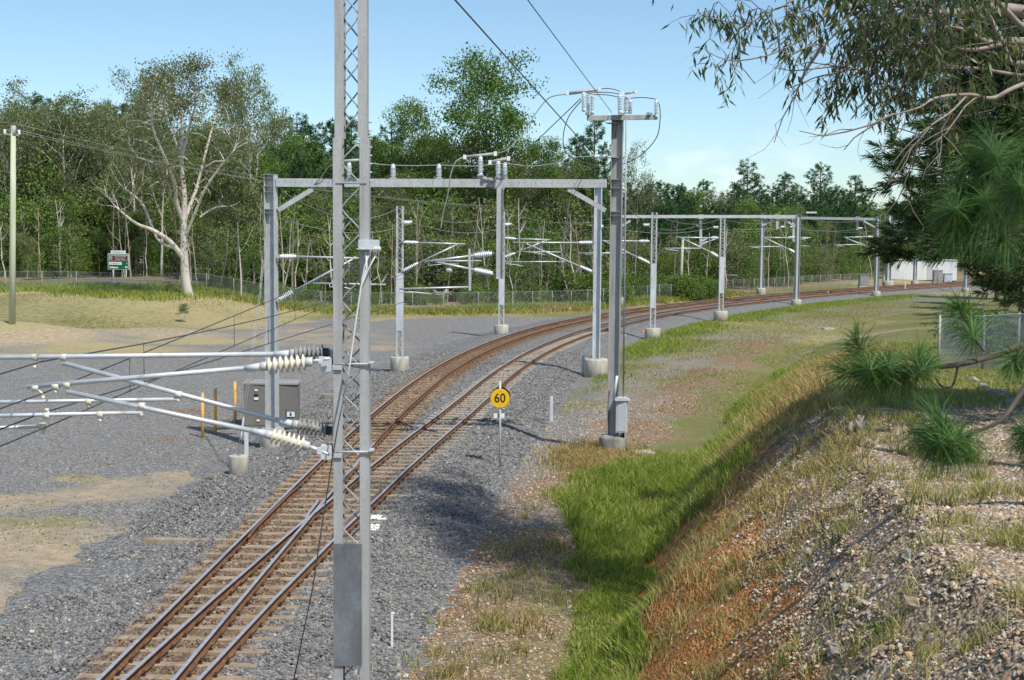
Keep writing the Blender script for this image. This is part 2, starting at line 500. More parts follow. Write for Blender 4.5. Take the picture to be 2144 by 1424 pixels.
soil = np.maximum(soil, (1 - on_bank) * smooth((OFF - oR(GY) - GAUGE - 3.9) / .8) * smooth((GY - 44) / 8) * smooth((150 - GY) / 30) * (.5 + .35 * n1))
# forest floor: leaf litter and low green
ff = leftside * smooth((GY - np.interp(GX, [-60, -30, -10, 5, 20, 60], [146, 126, 122, 131, 150, 212])) / 4)
litter = np.maximum(litter, ff * .8); grass = grass * (1 - .55 * ff)
ca = me.color_attributes.new('cover', 'FLOAT_COLOR', 'POINT')
ca.data.foreach_set('color', np.clip(np.stack([grass, soil, litter, stony], -1), 0, 1).astype(np.float32).ravel())
ca = me.color_attributes.new('cover2', 'FLOAT_COLOR', 'POINT')
dryness = np.clip(.5 + .5 * n3 + .35 * wl_ * (1 - smooth((GY - 120) / 6)) - .25 * on_bank - .12 * right * (1 - on_bank), 0, 1)
coarse = leftside * smooth((OFF + 6 + 1.5 * n1) / 3) * (GY < 60)
ca.data.foreach_set('color', np.clip(np.stack([orange, dryness, coarse, 0 * GX + 1], -1), 0, 1).astype(np.float32).ravel())

def gravel_colour(nt, co, size, stops, seed=0.):
    v = nt.nodes.new('ShaderNodeTexVoronoi'); v.inputs['Scale'].default_value = 1 / size
    nt.links.new(co, v.inputs['Vector'])
    sep = nt.nodes.new('ShaderNodeSeparateColor'); nt.links.new(v.outputs['Color'], sep.inputs['Color'])
    return ramp(nt, stops, sep.outputs['Red']), v.outputs['Distance'], sep.outputs['Green']

m, nt, b = new_mat('ground_cover')
co = worldpos(nt)
def attr(nt, name):
    a = nt.nodes.new('ShaderNodeAttribute'); a.attribute_name = name
    s_ = nt.nodes.new('ShaderNodeSeparateColor'); nt.links.new(a.outputs['Color'], s_.inputs['Color'])
    return s_.outputs['Red'], s_.outputs['Green'], s_.outputs['Blue'], a.outputs['Alpha']
a_gr, a_so, a_li, a_st = attr(nt, 'cover')
a_or, a_dry, a_co, _ = attr(nt, 'cover2')
gcol, gdist, g2 = gravel_colour(nt, co, .055, [(0, (.11, .111, .111)), (.5, (.18, .18, .178)), (.82, (.25, .247, .24)), (.97, (.44, .40, .34)), (1, (.60, .57, .52))])
big = noise(nt, .35, 5, .6, co)
gcol = mixc(nt, maprange(nt, big, .35, .7, 0, .45), gcol, (.22, .214, .203))
gcol = mixc(nt, maprange(nt, noise(nt, 1.7, 4, .6, co), .52, .75, 0, .5), gcol, (.25, .215, .165))
fine = noise(nt, 9, 5, .65, co)
mid_ = noise(nt, 2.2, 5, .6, co)
def mask(a, lo=.28, hi=.62, k=.55):
    """break a cover's edge up with noise"""
    q = mathn(nt, 'ADD', a, mathn(nt, 'MULTIPLY', mathn(nt, 'SUBTRACT', fine, .5), k))
    q = mathn(nt, 'ADD', q, mathn(nt, 'MULTIPLY', mathn(nt, 'SUBTRACT', mid_, .5), .5))
    return maprange(nt, q, lo, hi)
soilc = ramp(nt, [(.25, (.24, .185, .115)), (.5, (.38, .30, .195)), (.75, (.52, .43, .31))], noise(nt, 3.2, 6, .65, co))
lcol, ld, l2 = gravel_colour(nt, co, .045, [(0, (.10, .072, .05)), (.4, (.19, .125, .08)), (.75, (.30, .185, .115)), (.95, (.46, .33, .21)), (1, (.6, .5, .38))])
lcol = mixc(nt, maprange(nt, mid_, .4, .7, 0, .5), lcol, (.21, .155, .11))
grc = ramp(nt, [(.2, (.095, .105, .032)), (.5, (.155, .16, .055)), (.8, (.235, .22, .09))], fine)
dry = ramp(nt, [(.2, (.24, .20, .10)), (.55, (.38, .32, .17)), (.85, (.52, .44, .26))], fine)
grc = mixc(nt, maprange(nt, mathn(nt, 'ADD', a_dry, mathn(nt, 'MULTIPLY', mathn(nt, 'SUBTRACT', mid_, .5), 1.2)), .3, .8), grc, dry)
stc, sd, s2 = gravel_colour(nt, co, .06, [(0, (.13, .115, .10)), (.3, (.25, .215, .175)), (.6, (.37, .29, .20)), (.85, (.46, .40, .33)), (1, (.62, .57, .5))])
stc = mixc(nt, maprange(nt, mid_, .36, .60, .15, .9), stc, (.25, .18, .12))
orc = ramp(nt, [(.3, (.20, .085, .03)), (.5, (.36, .165, .055)), (.75, (.47, .25, .10))], noise(nt, 4, 7, .7, co))
c = mixc(nt, mask(a_so, .12, 1.0, .9), gcol, soilc)
c = mixc(nt, mask(a_li), c, lcol)
c = mixc(nt, mask(a_st), c, stc)
c = mixc(nt, mask(a_or, .35, .7), c, orc)
c = mixc(nt, mask(a_gr, .3, .72, .9), c, grc)
nt.links.new(c, b.inputs['Base Color'])
b.inputs['Roughness'].default_value = .95; b.inputs['Specular IOR Level'].default_value = .15
hgt = mathn(nt, 'ADD', mathn(nt, 'MULTIPLY', gdist, -1.0), mathn(nt, 'MULTIPLY', fine, .8))
bump(nt, b, hgt, .8, .05)
M['ground'] = m
me.materials.append(m)
ground = link('ground', me, kind='structure')

# ---- ballast bed
m, nt, b = new_mat('ballast_stone')
co = worldpos(nt)
bcol, bdist, b2 = gravel_colour(nt, co, .055, [(0, (.10, .102, .105)), (.45, (.19, .192, .192)), (.8, (.27, .268, .262)), (.97, (.36, .33, .28)), (1, (.5, .46, .4))])
a_ru = attr(nt, 'rust')[0]
rustc = ramp(nt, [(0, (.12, .075, .042)), (.6, (.20, .125, .07)), (1, (.30, .20, .115))], b2)
q = mathn(nt, 'ADD', a_ru, mathn(nt, 'MULTIPLY', mathn(nt, 'SUBTRACT', noise(nt, 6, 4, .6, co), .5), .8))
bcol = mixc(nt, maprange(nt, q, .2, .9), bcol, rustc)
nt.links.new(bcol, b.inputs['Base Color'])
b.inputs['Roughness'].default_value = .95; b.inputs['Specular IOR Level'].default_value = .15
bump(nt, b, mathn(nt, 'MULTIPLY', bdist, -1.0), 1.0, .06)
M['ballast'] = m
def rust_at(s, off):
    o2 = oR(s)
    inL = smooth((off + .75) / .35) * smooth((GAUGE + .7 - off) / .35)
    inR = smooth((off - o2 + .25) / .3) * smooth((o2 + GAUGE + .3 - off) / .3)
    kL = np.interp(s, [10, 30, 40, 60, 110, 150], [.8, .8, .95, 1.0, .85, .6])
    kR = np.interp(s, [10, 30, 45, 70, 150], [.8, .75, .4, .28, .45])
    return np.clip(np.maximum(inL * kL, inR * kR), 0, 1)
ss = np.concatenate([np.arange(2, 90, .5), np.arange(90, 255, 1.5)])
V = []; RU = []; ncol = 0
for s_ in ss:
    o2 = float(oR(s_)) + GAUGE
    offs = [-4.6, -3.4, -2.2, -1.2, -.7, -.25, .2, .57, .95, 1.35]
    w = o2 - GAUGE
    offs += [1.137 + (w - .2) * .35 + .15, max(1.3 + w * .6, w - .6 if w > 2.6 else w * .8 + 1.0)]
    ed_ = .55 * float(fnoise(np.array([s_]), np.array([3.3]), .45, 2)[0]) + .25 * math.sin(s_ * 1.9)
    offs = [q_ + (ed_ if q_ < -1.5 else 0) for q_ in sorted(offs)] + [o2 + .35, o2 + 1.0, o2 + 1.6, o2 + 2.4, o2 + 3.2, o2 + 3.9]
    c_ = float(cant(s_))
    for k, of in enumerate(offs):
        z = np.interp(of - (ed_ if of < -1.4 else 0), [-4.6, -3.0, -2.0, -1.0, o2 + 1.0, o2 + 1.5, o2 + 3.2, o2 + 3.9], [-.56, -.40, -.30, -.19, -.19, -.22, -.50, -.60])
        z += .018 * math.sin(of * 9 + s_ * 3.1) + .015 * math.sin(of * 4.3 - s_ * 5.7)
        z += c_ * float(np.interp(of, [-3, -1, .0, 1.2], [0, .8, .9, .1])) * (1 if of < 1.6 else 0)
        V.append(tuple(TP(s_, of, z))); RU.append(float(rust_at(s_, of)))
    ncol = len(offs)
nr = len(ss)
ii = (np.arange(nr - 1)[:, None] * ncol + np.arange(ncol - 1)[None, :]).ravel()
me = np_mesh('ballast_bed', V, np.stack([ii, ii + 1, ii + ncol + 1, ii + ncol], 1).ravel(), np.full(len(ii), 4), M['ballast'], True)
ca = me.color_attributes.new('rust', 'FLOAT_COLOR', 'POINT')
ca.data.foreach_set('color', np.repeat(np.array(RU, np.float32)[:, None], 4, 1).ravel())
link('ballast_bed', me, kind='structure')

# ---- loose stones as instances on a point mesh
def stone_proto(seed, flat=.7):
    r = np.random.default_rng(seed)
    mb = MB()
    t = (1 + 5 ** .5) / 2
    vs_ = np.array([(-1, t, 0), (1, t, 0), (-1, -t, 0), (1, -t, 0), (0, -1, t), (0, 1, t), (0, -1, -t), (0, 1, -t), (t, 0, -1), (t, 0, 1), (-t, 0, -1), (-t, 0, 1)], float)
    vs_ /= np.linalg.norm(vs_[0])
    vs_ *= (1 + r.normal(0, .22, (12, 1))) * np.array([1, .8, flat]) * .5
    f = [(0, 11, 5), (0, 5, 1), (0, 1, 7), (0, 7, 10), (0, 10, 11), (1, 5, 9), (5, 11, 4), (11, 10, 2), (10, 7, 6), (7, 1, 8), (3, 9, 4), (3, 4, 2), (3, 2, 6), (3, 6, 8), (3, 8, 9), (4, 9, 5), (2, 4, 11), (6, 2, 10), (8, 6, 7), (9, 8, 1)]
    me = bpy.data.meshes.new('stone'); me.from_pydata([tuple(v) for v in vs_], [], f); me.update()
    return me
def scatter(name, pts, scale, mat, attrs=None, protos=4, flat=.7, **kw):
    """one object: small stones instanced on its points"""
    n = len(pts)
    me = bpy.data.meshes.new(name)
    me.vertices.add(n); me.vertices.foreach_set('co', np.asarray(pts, np.float32).ravel())
    r = np.random.default_rng(n)
    at = me.attributes.new('rot', 'FLOAT_VECTOR', 'POINT')
    at.data.foreach_set('vector', (np.stack([r.normal(0, .5, n), r.normal(0, .5, n), r.random(n) * 6.28], 1)).astype(np.float32).ravel())
    at = me.attributes.new('size', 'FLOAT', 'POINT'); at.data.foreach_set('value', np.asarray(scale, np.float32))
    at = me.attributes.new('pick', 'INT', 'POINT'); at.data.foreach_set('value', r.integers(0, protos, n).astype(np.int32))
    for k, v in (attrs or {}).items():
        at = me.attributes.new(k, 'FLOAT', 'POINT'); at.data.foreach_set('value', np.asarray(v, np.float32))
    me.update()
    c_ = bpy.data.collections.new(name + '_kinds')
    for k in range(protos):
        pm = stone_proto(k + 11, flat); pm.materials.append(mat)
        c_.objects.link(bpy.data.objects.new(f'{name}_kind_{k}', pm))
    ng = bpy.data.node_groups.new(name, 'GeometryNodeTree')
    ng.interface.new_socket('Geometry', in_out='INPUT', socket_type='NodeSocketGeometry')
    ng.interface.new_socket('Geometry', in_out='OUTPUT', socket_type='NodeSocketGeometry')
    N, Lk = ng.nodes, ng.links
    gi, go = N.new('NodeGroupInput'), N.new('NodeGroupOutput')
    ip = N.new('GeometryNodeInstanceOnPoints'); ci = N.new('GeometryNodeCollectionInfo')
    ci.inputs['Collection'].default_value = c_; ci.inputs['Separate Children'].default_value = True
    ip.inputs['Pick Instance'].default_value = True
    def named(nm, ty):
        q = N.new('GeometryNodeInputNamedAttribute'); q.data_type = ty; q.inputs['Name'].default_value = nm; return q.outputs['Attribute']
    Lk.new(gi.outputs[0], ip.inputs['Points']); Lk.new(ci.outputs[0], ip.inputs['Instance'])
    Lk.new(named('pick', 'INT'), ip.inputs['Instance Index'])
    e2r = N.new('FunctionNodeEulerToRotation'); Lk.new(named('rot', 'FLOAT_VECTOR'), e2r.inputs[0]); Lk.new(e2r.outputs[0], ip.inputs['Rotation'])
    cx = N.new('ShaderNodeCombineXYZ'); sz = named('size', 'FLOAT')
    for k in range(3): Lk.new(sz, cx.inputs[k])
    Lk.new(cx.outputs[0], ip.inputs['Scale'])
    Lk.new(ip.outputs[0], go.inputs[0])
    o = link(name, me, kind='stuff', **kw)
    o.modifiers.new('stones', 'NODES').node_group = ng
    return o
def stone_mat(name, stops, rust=False):
    m, nt, b = new_mat(name)
    oi = nt.nodes.new('ShaderNodeObjectInfo')
    c = ramp(nt, stops, oi.outputs['Random'])
    c = mixc(nt, maprange(nt, noise(nt, 30, 3, .6, worldpos(nt)), .3, .7, 0, .35), c, tuple(q * .55 for q in stops[0][1]))
    if rust:
        a = nt.nodes.new('ShaderNodeAttribute'); a.attribute_type = 'INSTANCER'; a.attribute_name = 'rusty'
        rc = ramp(nt, [(0, (.13, .08, .045)), (1, (.29, .19, .11))], oi.outputs['Random'])
        c = mixc(nt, a.outputs['Fac'], c, rc)
    nt.links.new(c, b.inputs['Base Color'])
    b.inputs['Roughness'].default_value = .9; b.inputs['Specular IOR Level'].default_value = .2
    return m
M['ballast_loose'] = stone_mat('loose_ballast', [(0, (.10, .102, .106)), (.4, (.19, .192, .193)), (.8, (.28, .278, .27)), (.95, (.34, .30, .24)), (1, (.55, .50, .42))], True)
r = np.random.default_rng(3)
n = 125000
s_ = 17 + (r.random(n) ** 1.35) * 62
o2 = oR(s_) + GAUGE
of = -3.2 + r.random(n) * (o2 + 2.9 + 3.2)
x = np.interp(s_, S, PX) + of * np.cos(np.interp(s_, S, TH)); y = np.interp(s_, S, PY) - of * np.sin(np.interp(s_, S, TH))
z = np.where(of < -1, np.interp(of, [-4.6, -3.0, -2.0, -1.0], [-.56, -.40, -.30, -.19]), -.19)
dR = of - o2
z = np.where(dR > 1, np.interp(dR, [1.0, 1.5, 3.2, 3.9], [-.19, -.22, -.50, -.60]), z)
near_rail = np.minimum.reduce([abs(of), abs(of - GAUGE), abs(of - oR(s_)), abs(of - o2)]) < .09
fr = ((s_ - 17.3) / .685) % 1.0
on_sl = (abs(fr - .5) < .19) & (of > -.5) & (of < o2 + .5)
lift = r.normal(0, .012, n)
edge_ = .55 * fnoise(s_, 0 * s_ + 3.3, .45, 2) + .25 * np.sin(s_ * 1.9)
keep = (of > -3.1 + edge_ + r.normal(0, .25, n)) & ~near_rail & ~(on_sl & (r.random(n) > .04)) & ((of < o2 + 2.2) | (r.random(n) < .55))
P = np.stack([x, y, z + lift], 1)[keep]
size = np.clip(r.lognormal(-2.78, .28, n), .03, .10)[keep] * np.interp(s_[keep], [20, 60], [1, 1.25])
scatter('ballast_stones', P, size, M['ballast_loose'], {'rusty': np.clip(rust_at(s_, of) * .9 + r.normal(0, .15, n), 0, 1)[keep]}, label='loose grey ballast stones packed round the sleepers and shoulders')
# yard gravel left of the line, thinning out
n = 30000
s_ = 18 + r.random(n) ** 1.6 * 45; of = -3.0 - r.random(n) ** 1.3 * 9
x = np.interp(s_, S, PX) + of * np.cos(np.interp(s_, S, TH)); y = np.interp(s_, S, PY) - of * np.sin(np.interp(s_, S, TH))
cover_ = fnoise(x, y, .5, 4) + (of + 8) * .14
for a_ in YARD_SOIL:
    p_ = G(a_[0], a_[1]); cover_ = cover_ - .75 * smooth((1.5 - np.sqrt(((x - p_.x) / a_[2]) ** 2 + ((y - p_.y) / a_[3]) ** 2)) / 1.0)
keep = cover_ > r.normal(-.2, .35, n)
zz = np.maximum(height(x, y), np.interp(of, [-4.6, -3.0], [-.56, -.40]))
scatter('yard_gravel', np.stack([x, y, zz + .005], 1)[keep], np.clip(r.lognormal(-3.15, .3, n), .02, .075)[keep], M['ballast_loose'], {'rusty': np.zeros(keep.sum())}, label='coarse grey gravel lying loose beside the left line')
# tan stones and spoil over the dirt right of the line
M['tan_stone'] = stone_mat('tan_stone', [(0, (.15, .12, .095)), (.3, (.31, .25, .19)), (.52, (.46, .355, .24)), (.66, (.54, .375, .21)), (.8, (.58, .50, .395)), (.93, (.68, .62, .53)), (1, (.50, .23, .10))])
n = 16000
y = 19 + r.random(n) ** 1.2 * 40
x = np.interp(y, [19, 30, 45, 60], [-2.6, -1.5, 0.2, 2.6]) + r.random(n) * np.interp(y, [19, 30, 45, 60], [4.4, 4.0, 4.2, 6])
keep = bank_r(x, y) < -.3
scatter('path_stones', np.stack([x, y, height(x, y) + .004], 1)[keep], np.clip(r.lognormal(-3.15, .35, n), .02, .10)[keep], M['tan_stone'], label='small tan stones and chips on the bare track-side dirt')
n = 95000
y = 10.5 + r.random(n) ** 1.15 * 21; rr = r.random(n) * 9.5 + .6
x = np.interp(y, PY, PX) + (rr + np.interp(y, TOE_Y, TOE_O)) / np.cos(np.interp(y, PY, TH))
run_ = np.interp(y, [10, 30, 60, 98], [3.6, 4.3, 5.0, 6.0])
dens = smooth((rr - run_ * .28) / 1.4) * np.interp(rr - run_, [0, 1.5, 4.5, 6.5], [1, .95, .45, .22]) + .05
dens *= smooth((30.5 + 1.5 * fnoise(x, y, .35, 1) - y) / 3.5) * (.55 + .55 * (fnoise(x, y, .9, 4) > -.25))
keep = r.random(n) < dens
scatter('spoil_stones', np.stack([x, y, height(x, y) - .002], 1)[keep], np.clip(r.lognormal(-3.22, .42, n), .016, .12)[keep], M['tan_stone'], flat=.55, label='broken tan and white spoil stones strewn over the bank')

# ================================================================== the two lines and the turnout
m, nt, b = new_mat('rusty_rail')
co = worldpos(nt)
nt.links.new(ramp(nt, [(.3, (.095, .042, .020)), (.55, (.18, .085, .038)), (.75, (.26, .14, .07))], noise(nt, 5, 6, .65, co)), b.inputs['Base Color'])
b.inputs['Roughness'].default_value = .85
M['rust'] = m
m, nt, b = new_mat('polished_rail_head')
co = worldpos(nt)
nt.links.new(ramp(nt, [(.35, (.46, .47, .49)), (.7, (.64, .65, .67))], noise(nt, 8, 4, .6, co)), b.inputs['Base Color'])
b.inputs['Metallic'].default_value = .55; b.inputs['Roughness'].default_value = .38
M['rail_top'] = m
M['rail_dull'] = simple('brown_rail_head', (.24, .13, .075), (.16, .08, .045), 6, .55, .3)  # brown head colour for each line's right-hand rail further along
M['sleeper'] = simple('stained_concrete_sleeper', (.36, .285, .20), (.21, .155, .10), 3.5, .9, 0, .3, 45)
M['sleeper_pale'] = simple('dusty_concrete_sleeper', (.42, .36, .28), (.28, .23, .17), 3.5, .9, 0, .3, 45)
M['clip'] = simple('rusty_spring_clip', (.075, .036, .022), (.04, .022, .015), 9, .8)
HW, HH, WEB, FT, FH, RH = .035, .036, .008, .064, .016, .155
PROF = [(-HW, -.004), (-HW + .006, 0), (HW - .006, 0), (HW, -.004), (HW, -HH), (WEB, -HH - .012), (WEB, -RH + FH + .012), (FT, -RH + FH - .006), (FT, -RH), (-FT, -RH), (-FT, -RH + FH - .006), (-WEB, -RH + FH + .012), (-WEB, -HH - .012), (-HW, -HH)]
def rail_mesh(sa, offs, zs, dull_from=None, name='rail'):
    V = []; n = len(PROF)
    for s_, of, z_ in zip(sa, offs, zs):
        for u, w in PROF: V.append(tuple(TP(s_, of + u, z_ + w)))
    m_ = len(sa); ii = np.arange(m_ - 1)[:, None] * n + np.arange(n)[None, :]
    jj = np.arange(m_ - 1)[:, None] * n + ((np.arange(n) + 1) % n)[None, :]
    q = np.stack([ii, ii + n, jj + n, jj], -1).reshape(-1, 4)
    loops = list(q.ravel()) + list(range(n)) + list(range((m_ - 1) * n, m_ * n))[::-1]
    me = np_mesh(name, V, loops, [4] * len(q) + [n, n])
    for k in ('rust', 'rail_top', 'rail_dull'): me.materials.append(M[k])
    mi = np.zeros(len(q) + 2, np.int32)
    top = 2 if dull_from is None else None
    for seg in range(m_ - 1):
        d = 1 if dull_from is None or sa[seg] < dull_from else 2
        mi[seg * n + 1] = d; mi[seg * n] = d; mi[seg * n + 2] = d
    me.polygons.foreach_set('material_index', mi)
    return me
sa = np.concatenate([np.arange(3, 90, .5), np.arange(90, 256, 1.0)])
left = empty('railway_track', TP(20, .57, -.3), 0, 'left curving railway line, its bed stained brown beyond the turnout', 'railway track')
rightl = empty('railway_track', TP(20, 1.5, -.3), 0, 'right curving railway line, its bed clean grey ballast beyond the turnout', 'railway track')
def put(me, name, parent, **kw):
    o = link(name, me, parent, **kw); o.location = -world_loc(parent); return o
put(rail_mesh(sa, 0 * sa, cant(sa)), 'rail', left)
put(rail_mesh(sa, 0 * sa + GAUGE, 0 * sa, 42), 'rail', left)
sR = sa[sa > 11]
put(rail_mesh(sR, oR(sR), cant(sR) - .002), 'rail', rightl)
put(rail_mesh(sa, oR(sa) + GAUGE, 0 * sa, 55), 'rail', rightl)
# sleepers
def sleeper_mesh(L, w=.225, h=.2):
    mb = MB(); t = .02
    poly = [(-w / 2, -h), (w / 2, -h), (w / 2 - t, -.015), (w / 2 - t - .015, 0), (-w / 2 + t + .015, 0), (-w / 2 + t, -.015)]
    mb.prism(poly, (-L / 2, 0, 0), (L / 2, 0, 0), (0, 1, 0), (0, 0, 1))
    me = bpy.data.meshes.new('sleeper'); me.from_pydata([tuple(v) for v in mb.v], [], mb.f); fix_normals(me)
    return me
sl_cache = {}
def add_sleeper(s_, oa, ob, parent, mt, dz=0.):
    L = round((ob - oa) * 4) / 4 if ob - oa < 5 else ob - oa
    key = (L, mt)
    if key not in sl_cache:
        me = sleeper_mesh(L); me.materials.append(M[mt]); sl_cache[key] = me
    o = link('sleeper', sl_cache[key], parent)
    c_ = TP(s_, (oa + ob) / 2, -.162 + dz)
    o.location = c_ - world_loc(parent)
    o.rotation_euler = (0, 0, -float(np.interp(s_, S, TH)) + .004 * math.sin(s_ * 17))
    return o
rnd = random.Random(5)
clip_spots = {0: [], 1: []}
k = 0
while True:
    s_ = 17.3 + (k + .5) * .685; k += 1
    if s_ > 96: break
    o2 = float(oR(s_)); jit = rnd.uniform(-.012, .006)
    if s_ < 45.5:
        e = rnd.uniform(-.08, .08)
        if 28.0 < s_ < 29.2: add_sleeper(s_, -2.35 + e, o2 + GAUGE + .5, left, 'sleeper', jit)
        else: add_sleeper(s_, -.55 + e, o2 + GAUGE + .55 + e, rightl if k % 2 else left, 'sleeper', jit)
    else:
        if s_ < 64: add_sleeper(s_, GAUGE / 2 - 1.06, GAUGE / 2 + 1.06, left, 'sleeper', jit - .004)
        add_sleeper(s_ + .1, o2 + GAUGE / 2 - 1.06, o2 + GAUGE / 2 + 1.06, rightl, 'sleeper_pale', jit)
    if s_ < 66:
        clip_spots[0] += [(s_, 0.), (s_, GAUGE)] if s_ < 60 else []
        clip_spots[1] += [(s_ + (.1 if s_ > 45.5 else 0), o2), (s_ + (.1 if s_ > 45.5 else 0), o2 + GAUGE)]
for side, par in ((0, left), (1, rightl)):
    mb = MB()
    for s_, of in clip_spots[side]:
        for sg in (-1, 1):
            c0 = of + sg * (FT + .005)
            nseg = 5 if s_ < 32 else 4
            pts = []
            for q in range(nseg + 1):
                a = math.pi * q / nseg
                pts.append(TP(s_ + .055 * math.cos(a) * 1.0, c0 + sg * .045 * math.sin(a), -.112 + .022 * math.sin(a)))
            mb.tube(pts, .014, 4, caps=False)
            mb.box(TP(s_, c0 + sg * .018, -.15), (.06, .075, .03), -float(np.interp(s_, S, TH)))
    mb.build('rail_clips', M['clip'], par, kind='stuff')
# crossing nose, wing rails and check rails
sf = np.arange(29.6, 34.2, .3)
mb = MB()
for a, b_ in zip(sf[:-1], sf[1:]):
    ga, gb = oR(a), oR(b_)
    lo_a, hi_a = min(ga, GAUGE) + .03, max(ga, GAUGE) - .03
    lo_b, hi_b = min(gb, GAUGE) + .03, max(gb, GAUGE) - .03
    if hi_a - lo_a < .0 or hi_b - lo_b < .0: continue
    if a > 31.6: continue
    pa, pb, pc, pd = TP(a, lo_a, -.004), TP(a, hi_a, -.004), TP(b_, hi_b, -.004), TP(b_, lo_b, -.004)
    dn = Vector((0, 0, -.13))
    mb.add([pa, pb, pc, pd, pa + dn, pb + dn, pc + dn, pd + dn], [(0, 1, 2, 3), (4, 7, 6, 5), (0, 4, 5, 1), (1, 5, 6, 2), (2, 6, 7, 3), (3, 7, 4, 0)])
if mb.v: mb.build('crossing_nose', M['rail_top'], left)
def short_rail(s0, s1, fn, parent, name, dull=True):
    s2 = np.linspace(s0, s1, 14); t = (s2 - s0) / (s1 - s0)
    flare = .045 * (np.clip((.18 - t) / .18, 0, 1) + np.clip((t - .82) / .18, 0, 1))
    of = np.array([fn(q) for q in s2])
    put(rail_mesh(s2, of + flare * np.sign(of - 1.0 + 1e-6) * (1 if name == 'wing_rail' else 0) + (flare if fn(s0) < .5 else -flare) * (name == 'check_rail'), 0 * s2 - .003, 0 if dull else None, name), name, parent)
short_rail(28.2, 34.2, lambda q: .082, left, 'check_rail')
short_rail(28.6, 34.0, lambda q: float(oR(q)) + GAUGE - .082, rightl, 'check_rail')
short_rail(30.2, 32.6, lambda q: GAUGE - .10 - .02 * (q - 30), left, 'wing_rail', False)
# ================================================================== overhead line steelwork
def ins_profile(n, rc, rs, e0=.12, e1=.12):
    p = [(0, rc * 1.25), (e0 * .9, rc * 1.25), (e0, rc)]
    for k in range(n):
        a = e0 + (1 - e0 - e1) * k / n; w = (1 - e0 - e1) / n
        p += [(a + .15 * w, rc), (a + .42 * w, rs), (a + .56 * w, rs * .985), (a + .80 * w, rc)]
    p += [(1 - e1, rc), (1 - e1 * .9, rc * 1.25), (1, rc * 1.25)]
    return p
def insulator(parent, a, b, n=7, rc=.03, rs=.06, mat='ins_white', seg=12, caps=None, name='insulator'):
    mb = MB(); mb.lathe(a, b, ins_profile(n, rc, rs), seg)
    o = mb.build(name, M[mat], parent)
    if caps:
        a, b = Vector(a), Vector(b)
        for p, q in ((a, a.lerp(b, .13)), (b, b.lerp(a, .13))):
            MB().lathe(p, q, [(0, rc * 1.3), (.1, rc * 1.55), (1, rc * 1.55)], 12).build('end_cap', M[caps], o)
    return o
def tube_part(name, pts, r, mat, parent, n=8, **kw):
    return MB().tube(pts, r, n).build(name, M[mat], parent, **kw)
def footing(parent, p, top, r, mat='concrete', square=False, depth=.35):
    mb = MB()
    if square: mb.box((p.x, p.y, (top + p.z - depth) / 2), (2 * r, 2 * r, top - p.z + depth))
    else: mb.lathe((p.x, p.y, p.z - depth), (p.x, p.y, top), [(0, r), (.97, r), (1, r * .97)], 20)
    return mb.build('footing', M[mat], parent, bevel=.0)
def channel(mb, x, y0, y1, z0, z1, w, out, t=.012, org=(0, 0)):
    """C-channel upright: back web at x, flanges pointing away from out"""
    xb = x
    mb.box((xb, (y0 + y1) / 2, (z0 + z1) / 2), (t, y1 - y0, z1 - z0))
    for y in (y0 + t / 2, y1 - t / 2):
        mb.box((xb - out * w / 2, y, (z0 + z1) / 2), (w, t * .98, z1 - z0))
def lattice_mast(base, ztop, width, depth, name='lattice_mast', rz=0., mat='galv', splice=None, pitch=.47, cw=.085, bar=.009, cover=None, foot=None, label='', group=None, foot_mat='concrete'):
    """two channels laced front and back by zig-zag bars"""
    t = empty(name, base, rz, label, 'mast', group)
    segs = [(0., splice, width), (splice, ztop - base.z, width - .036)] if splice else [(0., ztop - base.z, width)]
    for z0, z1, w in segs:
        for sgn in (-1, 1):
            mb = MB(); channel(mb, sgn * w / 2, -depth / 2, depth / 2, z0, z1, cw, sgn)
            mb.build('channel', M[mat], t, local=True)
        for face, ph in ((-1, 0.), (1, .5)):
            pts = []; n = int((z1 - z0 - .1) / pitch * 8); xin = w / 2 - cw + .012
            for k in range(n + 1):
                q = (k / 8 + ph) % 1.0
                tri = 1 - 4 * abs(q - .5)
                x = xin * max(-1, min(1, tri * 1.18))
                pts.append((x, face * (depth / 2 - .02), z0 + .05 + k * pitch / 8))
            MB().tube(pts, bar, 5).build('lacing_bar', M[mat], t, local=True)
    if cover:
        for a, b_ in cover:
            MB().box((0, -depth / 2 - .008, (a + b_) / 2 - base.z), (width * .96, .006, b_ - a)).build('cover_plate', M['galv_pale'], t, local=True)
    if foot:
        r, ftop = foot
        MB().lathe((0, 0, -.6), (0, 0, ftop), [(0, r), (.97, r), (1, r * .96)], 20).build('footing', M[foot_mat], t, local=True)
        MB().box((0, 0, ftop + .015), (width * 1.25, depth * 1.8, .03)).build('base_plate', M['galv_dull'], t, local=True)
    MB().box((0, 0, ztop - base.z + .006), (width * 1.0, depth * 1.02, .01)).build('top_plate', M[mat], t, local=True)
    return t
